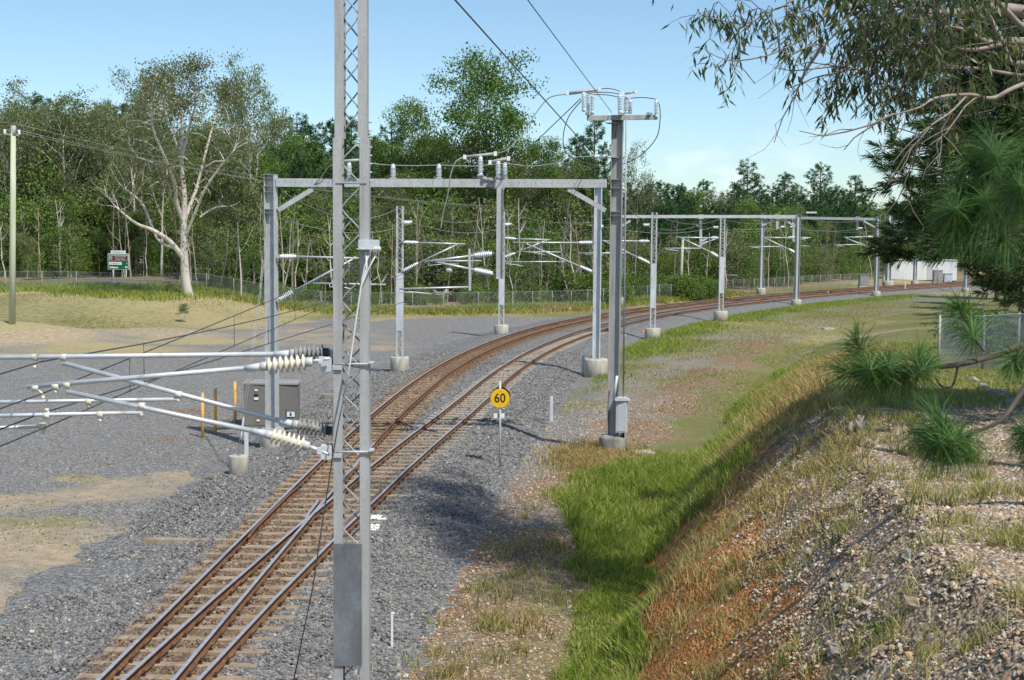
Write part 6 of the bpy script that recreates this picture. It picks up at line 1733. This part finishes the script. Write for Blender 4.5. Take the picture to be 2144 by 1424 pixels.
# second pine standing behind, its dark boughs filling the right side
p2 = empty('pine_tree', (20.6, 30.0, gz(20.6, 30.0) - .1), 0, 'dark spreading pine behind the mesh fence, filling the right side', 'tree')
acc = []; mb = MB(); zt_ = gz(20.6, 30.0); PK = 1.85
mb.tube([V3((20.6, 30, zt_ - .3)), V3((20.7, 30.1, zt_ + 9)), V3((20.6, 30.1, zt_ + 20))], [.32, .24, .06], 10, caps=False)
def fan_bough(a, b_, bz, n_sh, tuft=56, w=.0085, L=.25):
    n_sh = int(n_sh * 3.4)
    """a bough from the trunk to a pixel with side shoots, more of them outward"""
    st = V3((20.6, 30.05, CAMH + (bz - CAMH) * PK + .6)); en = D(*a, b_ * PK); mid = st.lerp(en, .5) + V3((0, 0, .35))
    sp2 = spline([st, mid, en], 8); mb.tube(sp2, list(np.linspace(.07, .014, len(sp2))), 6, caps=False)
    ax = (en - mid).normalized()
    for k in range(n_sh):
        f = .38 + .62 * rng.random() ** .75; i = min(len(sp2) - 2, int(f * (len(sp2) - 1))); q = sp2[i]
        side = ax.cross(V3((0, 0, 1))).normalized() * rng.choice((-1, 1)); l = rng.uniform(.35, 1.35) * (1.25 - .6 * f)
        tip = q + (ax * rng.uniform(.3, .9) + side * rng.uniform(.2, 1.0) + V3((0, 0, rng.uniform(-.25, .55)))).normalized() * l
        mb.tube([q, q.lerp(tip, .5), tip], [.016, .012, .007], 4, caps=False)
        needle_tuft(acc, tip, tuple((tip - q).normalized() + V3((0, 0, .35))), r, tuft, L, w, .9, .26)
    needle_tuft(acc, en, tuple(ax + V3((0, 0, .3))), r, tuft, L, w, .8, .2)
for px, py, Y, bz, n_ in ((1862, 330, 14.2, 8.4, 18), (1850, 385, 13.8, 8.0, 22), (1925, 265, 14.6, 8.8, 14), (1905, 430, 13.6, 7.6, 26), (1838, 505, 14.0, 7.4, 24), (1862, 545, 14.2, 7.2, 22), (1925, 520, 13.4, 7.2, 26), (1985, 525, 13.0, 7.2, 22), (1885, 470, 14.8, 7.6, 22), (2060, 590, 14.5, 6.8, 18), (2050, 520, 12.6, 7.2, 20),
                          (1905, 110, 15.2, 9.8, 16), (1890, 160, 15.0, 9.5, 20), (1960, 190, 15.4, 9.5, 24), (1930, 230, 15.8, 9.2, 20), (2010, 130, 15.8, 10.0, 22), (2060, 215, 15.2, 9.3, 24), (2100, 130, 15.6, 10.0, 20), (2090, 260, 14.6, 8.8, 22), (2130, 60, 15.8, 10.6, 20), (2060, 60, 16.0, 10.6, 18), (2120, 330, 14, 8.2, 22), (2130, 560, 13.5, 7.0, 22), (2140, 630, 13.5, 6.5, 18), (2090, 600, 15.5, 6.6, 18), (2000, 330, 15.5, 8.6, 24), (2050, 390, 15.5, 8.2, 24), (1975, 400, 15.0, 8.2, 22), (1935, 330, 15.2, 8.6, 24), (1900, 380, 15.0, 8.2, 22), (2030, 300, 16, 8.8, 26), (2120, 200, 16, 9.4, 26), (2040, 170, 16.2, 9.8, 26), (1990, 240, 16.2, 9.2, 26), (2090, 20, 16.4, 11, 20), (1985, 90, 16.4, 10.4, 18), (2110, 450, 15, 7.8, 24), (2070, 540, 15, 7.2, 22), (1945, 455, 14, 7.8, 24), (1870, 440, 14.6, 7.8, 14), (1880, 60, 16.6, 10.4, 20), (1930, 20, 16.6, 10.8, 22), (1915, 150, 16, 9.8, 24), (1960, 140, 16.4, 9.9, 26), (2020, 40, 16.6, 10.8, 24), (2070, 110, 16.6, 10.2, 26), (2130, 110, 16.4, 10.2, 26), (2130, 180, 16, 9.6, 26), (2000, 200, 16.6, 9.5, 26), (1900, 300, 15.4, 8.8, 22), (2060, 270, 16.2, 9, 26), (2135, 270, 15.4, 8.8, 26), (2120, 400, 15.8, 8.1, 26), (2060, 440, 15.8, 7.9, 24), (2000, 460, 15.4, 7.8, 24), (2135, 500, 14.6, 7.4, 24), (1960, 300, 16, 8.9, 24)):
    fan_bough((px, py), Y, bz, n_)
mb.build('trunk', M['bark_dark'], p2)
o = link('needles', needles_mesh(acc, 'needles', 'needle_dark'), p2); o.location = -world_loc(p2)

# the gum whose pale limbs and hanging leaves reach in from above
ge = empty('overhanging_gum_tree', (15.0, 13.0, gz(15.0, 13.0) - .1), 0, 'gum on the bank whose pale limbs and drooping leaves hang over the cutting', 'tree')
mb = MB(); zt_ = gz(15.0, 13.0); LC = []; rng = random.Random(12); r = np.random.default_rng(12)
mb.tube(spline([V3((15.0, 13.0, zt_ - .3)), V3((14.8, 13.2, 6)), V3((14.0, 13.8, 9)), V3((11.5, 16.5, 13)), V3((8.6, 20.5, 16))], 5), list(np.linspace(.28, .08, 21)), 10, caps=False)
LIMB_PTS = []
def glimb(pp, Ys, r0, r1, join=None, tw=0, leafy=0):
    pts = ([join] if join else []) + [D(x, y, Y) for (x, y), Y in zip(pp, Ys)]
    sp2 = spline(pts, 6); mb.tube(sp2, list(np.linspace(r0, r1, len(sp2))), 7, caps=False); LIMB_PTS.extend(tuple(q) for q in sp2)
    for k in range(tw):
        i = rng.randint(len(sp2) // 3, len(sp2) - 2); d = (sp2[i + 1] - sp2[i]).normalized()
        dd = (d + V3((rng.gauss(0, .6), rng.gauss(0, .5), rng.gauss(-.1, .5)))).normalized(); tips = []
        grow_branch(mb, sp2[i], dd, rng.uniform(.5, 1.0), .010, 1, rng, tips, -.06, .25, (2, 3), .7, 4)
        LIMB_PTS.extend(tuple(q) for q in tips)
        if leafy: LC.extend((q, rng.randint(4, 7) * leafy) for q in tips)
    return sp2
J = V3((14.0, 13.8, 9.0))
glimb([(2330, 60), (2200, 38), (2144, 24), (2085, 17), (2040, 24), (1985, 28), (1930, 23), (1890, 12), (1850, -12)], [14.6, 14.2, 14, 13.9, 13.8, 13.7, 13.6, 13.5, 13.4], .085, .022, J, 12, 1)
glimb([(2144, 86), (2095, 93), (2060, 85), (2025, 68), (2000, 58)], [13.4, 13.2, 13.1, 13, 13], .045, .016, D(2420, 100, 14.2), 8, 1)
glimb([(2085, 0), (2110, 25), (2144, 58), (2200, 90)], [13.6, 13.7, 13.8, 14], .03, .03)
glimb([(2065, 24), (2090, 70), (2105, 105), (2116, 130), (2144, 133), (2200, 140)], [13.2, 13.1, 13.1, 13.1, 13.2, 13.6], .022, .028, None, 4, 1)
glimb([(2144, 158), (2060, 145), (1990, 138), (1950, 128), (1900, 112)], [13.2, 13, 13, 13, 13], .020, .008, D(2320, 170, 13.8), 8, 1)
glimb([(2144, 176), (2080, 205), (2030, 198), (1960, 205), (1925, 225), (1880, 238), (1866, 238)], [12.4, 12.3, 12.2, 12.1, 12, 12, 12], .024, .004, D(2330, 120, 13.5), 4, 0)
glimb([(2026, 198), (1990, 235), (1950, 262), (1905, 300), (1870, 340)], [12.2, 12.1, 12, 12, 12], .012, .003, None, 2, 0)
glimb([(2100, 92), (2030, 105), (1960, 92), (1900, 95), (1850, 85)], [13.1, 13, 13, 13, 13], .022, .006, None, 8, 1)
# the long bare-tipped twigs over the sky
glimb([(1800, 0), (1770, 45), (1735, 85), (1700, 110), (1668, 131)], [13, 13, 13, 13, 13], .016, .004, D(1860, -60, 13.3), 3, 0)
glimb([(1748, 0), (1720, 40), (1690, 75), (1650, 98), (1600, 118), (1540, 127), (1500, 118), (1480, 105)], [12.8, 12.7, 12.6, 12.6, 12.5, 12.5, 12.5, 12.5], .014, .003, D(1830, -120, 13.4), 0, 0)
glimb([(1660, 0), (1610, 25), (1560, 50), (1500, 40), (1465, 30)], [12.8, 12.7, 12.6, 12.6, 12.6], .012, .003, D(1790, -100, 13.3), 0, 0)
glimb([(1520, 120), (1500, 140), (1498, 165), (1512, 195)], [12.5, 12.5, 12.5, 12.5], .004, .002, None, 0, 0)
glimb([(1900, 128), (1850, 150), (1790, 146), (1760, 152)], [13, 13, 13, 13], .009, .003, D(1960, 128, 13), 3, 0)
def hang(px, py, sp, n, Y=12.6):
    if px < 1760: n = n * .62; py = py * .9
    q = D(px, py, Y); s_ = sp / FPX * Y
    for k in range(max(1, int(n * .8))): LC.append((q + V3((rng.gauss(0, s_ * .55), rng.gauss(0, .25), rng.gauss(0, s_ * .45))), rng.randint(4, 7)))
for a in ((1462, 18, 30, 6), (1490, 55, 28, 7), (1498, 85, 16, 4), (1535, 18, 38, 8), (1560, 60, 26, 6), (1540, 92, 20, 5), (1590, 25, 38, 8), (1610, 70, 26, 6), (1640, 30, 34, 8), (1645, 80, 20, 5), (1685, 20, 30, 6), (1690, 55, 20, 4), (1720, 30, 26, 5), (1480, 115, 12, 3), (1488, 145, 12, 4), (1500, 172, 9, 3), (1514, 196, 6, 2), (1548, 128, 10, 3), (1655, 112, 12, 3), (1686, 132, 10, 3), (1650, 118, 8, 2), (1735, 48, 18, 3),
          (1800, 30, 26, 6), (1820, 70, 24, 7), (1850, 40, 36, 9), (1880, 75, 30, 7), (1900, 25, 40, 7), (1950, 55, 36, 5), (1800, 82, 10, 3), (1835, 85, 16, 4), (1990, 45, 30, 7), (1840, 178, 12, 5), (1860, 195, 14, 5), (1830, 185, 7, 2), (1865, 210, 8, 3), (1905, 215, 12, 4), (1890, 190, 16, 5), (1925, 170, 20, 6), (1960, 110, 24, 6), (1985, 270, 12, 3), (1985, 180, 18, 4)):
    hang(*a)
# the rest of the crown, above the view
for k in range(400):
    c_ = ((5.6, 24.6), (4.4, 27.6), (6.4, 23.4), (4.0, 30.0), (7.2, 21.0), (6.0, 26.0), (7.6, 22.4))[k % 7]
    q = V3((rng.gauss(c_[0], .85), rng.gauss(c_[1], .95), rng.gauss(13.9, .7)))
    lo = CAMH + (YHOR + 40) / FPX * q.y * 1.02
    if q.z < lo: q.z = lo + rng.random() * 1.5
    LC.append((q, rng.randint(14, 26)))
for k in range(26):
    e = V3((rng.gauss(5.2, 1.2), rng.gauss(26.6, 2.6), 0)); e.z = max(CAMH + (YHOR + 70) / FPX * e.y, rng.gauss(14.2, .8))
    s0 = V3((8.6, 20.5, 16.0)); mb.tube(spline([s0, s0.lerp(e, .5) + V3((0, 0, .6)), e], 4), list(np.linspace(.05, .008, 9)), 5, caps=False)
mb.build('trunk', M['twig_pale'], ge)
BR_ = np.array(LIMB_PTS); LV = []; tw_ = MB()
for q, n in LC:
    n = max(2, int(n)); inview = q.z < CAMH + (YHOR + 20) / FPX * q.y
    if inview:
        k = int(np.argmin(((BR_ - np.array(q)) ** 2).sum(1))); j = V3(BR_[k])
        if .03 < (q - j).length < 1.2: tw_.tube([j, j.lerp(q, .5) + V3((0, 0, .05)), q], [.005, .004, .003], 4, caps=False)
    for m_ in range(2 if inview else 1):
        e = q + V3((rng.gauss(0, .11), rng.gauss(0, .10), -rng.uniform(.06, .22)))
        if inview: tw_.tube([q, q.lerp(e, .5) + V3((rng.gauss(0, .02), 0, .015)), e], [.003, .0025, .0015], 4, caps=False)
        for u in np.linspace(.1, 1, max(2, n)):
            LV.append((*q.lerp(e, u), 1.0 if inview else 0.))
tw_.build('twigs', M['twig'], ge, kind='stuff')
LV = np.array(LV); out_ = LV[:, 3] < .5
C = LV[:, :3]; rep = np.where(out_, 6, 1); C = np.repeat(C, rep, 0); far_ = np.repeat(out_, rep)
C = C + r.normal(size=C.shape) * np.where(far_, .26, .012)[:, None]
n = len(C); d = r.normal(size=(n, 3)) * np.array([.42, .42, .25]); d[:, 2] -= .8; d = unit(d); s_ = unit(np.cross(d, r.normal(size=(n, 3))))
L_ = r.uniform(.09, .17, n) * np.where(far_, 1.3, 1.0); W_ = r.uniform(.016, .028, n) * np.where(far_, 1.8, 1.0)
V, l, z = rhombs(C + d * L_[:, None] * .5, d, s_, L_, W_)
o = link('crown', np_mesh('crown', V, l, z, M['gum_leaf_near']), ge); o.location = -world_loc(ge)

# trees and bushes on the bank behind the mesh fence
def plant_xy(kind, x, y, ht, label, group=None, wide=1., v=0):
    tr, lm, top = PT[kind][v]; t = empty(TN[kind][0], (x, y, gz(x, y) - .05), trng.uniform(0, 6.28), label, TN[kind][1], group)
    k = ht / top; t.scale = (k * wide, k * wide, k); link('trunk', tr, t); link('crown', lm, t); return t
for k, (x, y, h_) in enumerate(((20, 52, 6.5), (22, 60, 8), (24, 70, 7.5), (21, 46, 6), (27, 78, 9), (23.5, 54, 8), (30, 88, 9), (20.5, 40, 6))):
    plant_xy('bush', x + 3.4 + .03 * y, y, h_, 'bushy tree on the bank behind the mesh fence', 'trees behind the mesh fence', .9, k % 4)
for k, (x, y, h_) in enumerate(((33, 96, 12), (37, 106, 13), (41, 118, 14), (29.5, 84, 11), (44, 130, 14), (48, 140, 15), (36, 92, 13), (52, 155, 15))):
    plant_xy('pine', x + 3, y, h_, 'dark pine on the right bank beyond the mesh fence', 'pines beyond the mesh fence', 1.3, k % 3)
for k, (x, y, h_) in enumerate(((18.4, 49, 1.6), (19.2, 55, 2.0), (18.6, 44, 1.7), (20.5, 62, 2.2))): plant_xy('shrub', x, y, h_, 'fresh green shrub poking over the mesh fence', 'shrubs at the mesh fence', 1, 0)

# ================================================================== grass, stones, stump
def grass(name, x, y, h, w, mat, label, lean=.35, seed=1, dz=-.02):
    r = np.random.default_rng(seed); n = len(x); z = height(x, y) + dz
    B = np.stack([x, y, z], 1); a = r.random(n) * 6.283
    s_ = np.stack([np.cos(a), np.sin(a), 0 * a], 1) * (w * r.uniform(.7, 1.3, n))[:, None]
    la = r.random(n) * 6.283; le = np.abs(r.normal(0, lean, n)) + .05
    ld = np.stack([np.cos(la) * le, np.sin(la) * le, np.ones(n)], 1)
    hh = h * r.uniform(.55, 1.25, n)
    mid = B + ld * (hh * .55)[:, None]; ld2 = ld * np.array([2.2, 2.2, .75]); end = mid + ld2 * (hh * .45)[:, None]
    A = np.stack([B - s_, B + s_, mid + s_ * .75, mid - s_ * .75, end], 1).reshape(-1, 3)
    i = np.arange(n)[:, None] * 5
    loops = np.concatenate([i + np.array([[0, 1, 2, 3]]), i + np.array([[3, 2, 4]])], 1).ravel()
    return link(name, np_mesh(name, A, loops, np.tile([4, 3], n), M[mat]), label=label, cat='grass', kind='stuff')
def from_bank(y, br): return np.interp(y, PY, PX) + (br + np.interp(y, TOE_Y, TOE_O)) / np.cos(np.interp(y, PY, TH))
def tufts(n_t, per, ylo, yhi, blo, bhi, rad, seed, pw=1.):
    r = np.random.default_rng(seed); ty = ylo + (yhi - ylo) * r.random(n_t) ** pw; tx = from_bank(ty, r.uniform(blo, bhi, n_t))
    k = r.integers(0, n_t, n_t * per); return tx[k] + r.normal(0, rad, len(k)), ty[k] + r.normal(0, rad, len(k))
r = np.random.default_rng(5)
n = 84000; y = 16 + 43 * r.random(n) ** .9; lo_ = np.interp(y, [16, 22, 28, 31, 34, 37, 44, 60], [-.8, -.9, -1.1, -1.5, -2.2, -3.0, -3.9, -3.5]); hi_ = np.interp(y, [16, 32, 38], [.25, .35, .8]); br = lo_ + (hi_ - lo_) * r.random(n) ** .8; jj_ = .55 * fnoise(0 * y + 1.7, y, .9, 3); br = (lo_ + hi_) / 2 + (br - (lo_ + hi_) / 2) * (1 + .75 * np.clip(jj_, -.6, .6)) + .35 * fnoise(0 * y + 5.1, y, 1.1, 1); x = from_bank(y, br)
cover_ = fnoise(x, y, .45, 2) + .2 * fnoise(x, y, 1.3, 6) * smooth((33 - y) / 4) - 2.5 * (y > 46) + np.interp(y, [17, 24, 29, 34, 43, 47, 62], [.15, .35, .6, .85, .6, -.8, -1.6]) + .5 * np.minimum(br - lo_, 1.0) - .2
k_ = cover_ > r.normal(-.05, .25, n)
x, y = x[k_], y[k_]
grass('ditch_grass', x, y, .34 + .22 * np.clip(fnoise(x, y, .35, 5), -1, 1), .0075 + y * .00016, 'blade_green', 'tall fresh green grass filling the ditch at the foot of the bank', .3, 1)
x, y = tufts(110, 34, 20, 46, -3.6, -1.0, .13, 21)
grass('ditch_weeds', x, y, .30, .009, 'blade_mix', 'grey-green weeds at the ditch edge', .5, 2)
x, y = tufts(250, 46, 11.5, 34, 1.3, 6.0, .10, 22, 1.1)
grass('slope_tufts', x, y, .26, .006, 'blade_mix', 'yellow-green grass tufts clinging to the stony bank', .55, 3)
x, y = tufts(150, 42, 20, 42, .6, 4.2, .12, 23)
grass('slope_dry_tufts', x, y, .30, .007, 'blade_gold', 'dry golden grass tufts on the bank slope', .5, 4)
n = 52000; y = 32 + 34 * r.random(n); br = r.uniform(.2, 6.2, n); x = from_bank(y, br); k_ = (fnoise(x, y, .3, 6) + .75 - abs(br - np.interp(y, [32, 45, 66], [2.6, 2.8, 3.6])) * .42) > r.normal(0, .2, n)
grass('crest_dry_grass', x[k_], y[k_], .42, .013, 'blade_gold', 'tall dry golden grass along the crest of the bank', .35, 5)
n = 34000; y = 30 + 42 * r.random(n); br = r.uniform(-.4, 2.4, n); x = from_bank(y, br); k_ = fnoise(x, y, .4, 1) > r.normal(-.1, .3, n)
grass('slope_green_grass', x[k_], y[k_], .36, .012, 'blade_green', 'green grass on the lower face of the bank', .35, 6)
n = 60000; y = 18 + 52 * r.random(n) ** .9; br = r.uniform(3.8, 13.5, n); x = from_bank(y, br)
k_ = (fnoise(x, y, .35, 3) + np.interp(y, [18, 23, 28, 60], [-.9, -.35, .35, .7])) > r.normal(0, .22, n)
grass('bank_top_grass', x[k_], y[k_], .13, .009, 'blade_mix', 'short patchy grass over the top of the bank', .6, 7)
n = 26000; y = 30 + 42 * r.random(n); br = r.uniform(4.5, 13.5, n); x = from_bank(y, br); k_ = fnoise(x, y, .22, 4) > r.normal(.0, .2, n)
grass('bank_top_green', x[k_], y[k_], .16, .010, 'blade_green', 'greener grass on the bank top by the mesh fence', .5, 8)
n = 40000; s_ = 60 + 120 * r.random(n) ** 1.1; of = oR(s_) + GAUGE + np.abs(r.normal(0, 1.5, n)) + 3.7; th = np.interp(s_, S, TH)
x = np.interp(s_, S, PX) + of * np.cos(th); y = np.interp(s_, S, PY) - of * np.sin(th); k_ = fnoise(x, y, .3, 2) + np.interp(s_, [60, 78, 92], [-1.2, -.5, .2]) > r.normal(-.25, .3, n)
grass('verge_grass', x[k_], y[k_], .33, .018, 'blade_green', 'rough green grass along the foot of the far ballast', .4, 9)
n = 52000; s_ = 52 + 104 * r.random(n); of = oR(s_) + GAUGE + 4.2 + r.random(n) * 12; th = np.interp(s_, S, TH)
x = np.interp(s_, S, PX) + of * np.cos(th); y = np.interp(s_, S, PY) - of * np.sin(th); k_ = (fnoise(x, y, .28, 5) > r.normal(-.3, .25, n)) & (bank_r(x, y) < 1)
grass('meadow_grass', x[k_], y[k_], .11, .016, 'blade_mix', 'short dry meadow grass between the far ballast and the bank', .6, 10)
n = 42000; x = r.uniform(-80, -20, n); y = r.uniform(113, 131, n); k_ = (fnoise(x, y, .25, 1) + np.interp(y, [113, 118, 124, 131], [-.6, .2, .8, .5])) > r.normal(0, .25, n)
grass('embankment_grass', x[k_], y[k_], .45, .03, 'blade_green', 'long grass along the fence below the road', .35, 11)
n = 16000; x = r.uniform(-60, -12, n); y = r.uniform(88, 117, n); k_ = (fnoise(x, y, .3, 4) > r.normal(.25, .25, n)) & (y > np.interp(x, [-60, -31, -20, -14], [78, 86, 101, 112]))
grass('embankment_dry_grass', x[k_], y[k_], .16, .025, 'blade_mix', 'sparse dry grass on the bare embankment face', .6, 12)
n = 34000; q = r.random(n); fx = np.interp(q, np.linspace(0, 1, 8), [-29, -22, -14, -6, 0, 5.5, 14, 26]); fy = np.interp(q, np.linspace(0, 1, 8), [121.2, 119.5, 118.5, 118.5, 122, 127.5, 141.5, 161])
x = fx + r.normal(0, 1.0, n); y = fy + 1.3 + r.normal(0, 1.3, n); k_ = fnoise(x, y, .3, 2) > r.normal(-.4, .3, n)
grass('fence_grass', x[k_], y[k_], .55, .03, 'blade_green', 'long green grass along the chain-link fence', .35, 13)
k2 = r.random(n) < .4
grass('fence_dry_grass', x[k2], y[k2] - .6, .42, .03, 'blade_gold', 'rusty dry grass along the chain-link fence', .4, 14)
n = 5200; t_ = r.integers(0, 130, n); cx_ = r.uniform(-13, -3, 130); cy_ = r.uniform(22, 60, 130); ok_ = offset_of(cx_, cy_) < -3.2
k_ = ok_[t_]; grass('yard_weeds', (cx_[t_] + r.normal(0, .10, n))[k_], (cy_[t_] + r.normal(0, .10, n))[k_], .07, .007, 'blade_mix', 'small weeds dotted through the yard gravel', .7, 15)
n = 9000; p_ = G(1200, 960, -.5); x = r.normal(p_.x + .8, .75, n); y = r.normal(43.2, 1.5, n)
grass('footing_dry_grass', x, y, .30, .010, 'blade_gold', 'straw-coloured grass in front of the switch pole footing', .45, 16)

x, y = tufts(150, 30, 16, 40, -.4, 1.3, .16, 31)
grass('toe_weeds', x, y, .26, .008, 'blade_mix', 'ragged weeds where the ditch grass meets the clay face', .55, 17)
x, y = tufts(45, 30, 18, 40, -3.2, -.6, .2, 32)
grass('ditch_straw', x, y, .36, .007, 'blade_gold', 'dead straw stalks mixed through the ditch grass', .5, 18)
# rocks on the bank
rk = random.Random(31)
def rock(px, py, size, mat, label, group='larger rocks on the bank'):
    g = on_ground(px, py); me = stone_proto(rk.randint(100, 999), .62)
    import bmesh
    bm = bmesh.new(); bm.from_mesh(me); bmesh.ops.subdivide_edges(bm, edges=bm.edges[:], cuts=2, use_grid_fill=True)
    for v in bm.verts: v.co *= 1 + rk.uniform(-.09, .09)
    bm.to_mesh(me); bm.free(); me.materials.append(M[mat])
    o = link('rock', me, label=label, cat='rock', group=group); o.location = g + V3((0, 0, size * .03)); o.scale = (size, size * .8, size); o.rotation_euler = (rk.uniform(-.3, .3), rk.uniform(-.3, .3), rk.uniform(0, 6.28)); return o
M['rock_grey'] = simple('lichen_grey_rock', (.36, .34, .30), (.17, .16, .14), 9, .9, 0, .4, 30)
M['rock_tan'] = simple('tan_rock', (.44, .35, .24), (.27, .20, .13), 8, .9, 0, .4, 30)
for k, (px, py, sz) in enumerate(((1700, 1160, .22), (1905, 1165, .27), (1770, 1232, .2), (1920, 1272, .26), (1750, 1375, .24), (1925, 1345, .20), (1700, 1385, .15), (1562, 1230, .12), (1960, 1340, .18), (1835, 1368, .17), (2080, 1180, .12), (1980, 1230, .14))):
    rock(px, py, sz, 'rock_grey' if k % 3 else 'rock_tan', 'half-buried rock among the spoil stones of the bank')
for k, (px, py, sz) in enumerate(((2060, 815, .5), (2085, 828, .6), (2040, 800, .4), (2105, 835, .5), (2075, 805, .35), (2120, 850, .5))):
    rock(px, py, sz, 'rock_grey', 'pale rock lying at the foot of the mesh fence', 'rocks at the mesh fence')
# dead stump
g = on_ground(1795, 906)
t = empty('tree_stump', g, .4, 'weathered grey broken stump on the stony crest of the bank', 'stump')
mb = MB(); rr_ = random.Random(3)
for k in range(7):
    a = rr_.uniform(0, 6.28); h_ = rr_.choice((.18, .25, .34, .42)) * (1.15 if k == 0 else 1); b0 = V3((.14 * math.cos(a) - .05, .1 * math.sin(a), -.1))
    mb.tube([b0, b0 + V3((rr_.gauss(-.03, .03), 0, h_ * .6)), b0 + V3((rr_.gauss(-.06, .04), rr_.gauss(0, .03), h_))], [.075, .055, .012], 6)
mb.build('snag', M['bark_grey'], t, local=True)
mb = MB()
for k in range(6):
    a = rr_.uniform(-.6, 1.2); mb.tube([V3((0, 0, .12)), V3((.18 * math.cos(a) + .05, .16 * math.sin(a), .09)), V3((.38 * math.cos(a), .34 * math.sin(a), -.03))], [.07, .05, .015], 6)
mb.build('root', M['bark_grey'], t, local=True)
# fallen sticks
stick = []
for k in range(26):
    g = on_ground(rk.uniform(1420, 2100), rk.uniform(1050, 1420)); a = rk.uniform(0, 6.28); l = rk.uniform(.25, .8)
    e = V3((g.x + l * math.cos(a), g.y + l * math.sin(a), 0)); m_ = g.lerp(e, .5) + V3((rk.gauss(0, .04), rk.gauss(0, .04), 0))
    pts = [V3((q.x, q.y, gz(q.x, q.y) + .02)) for q in (g, m_, e)]
    o = MB().tube(pts, [.011, .010, .005], 5).build('fallen_stick', M[('twig', 'bark_grey')[k % 2]]); tag(o, 'thin dead stick lying on the stones of the bank', 'stick', 'sticks on the bank')
# low leafy weed
g = on_ground(1845, 1330); t = empty('leafy_weed', g, 0, 'small leafy weed growing among the bank stones', 'plant')
C = r.normal(size=(60, 3)) * np.array([.16, .12, .04]) + np.array([0, 0, .07])
link('leaves', leaves_mesh('leaves', C, r, .10, .035, 'round_leaf'), t); MB().tube([(0, 0, -.03), (.02, 0, .1)], .006, 4).build('stem', M['twig'], t, local=True)
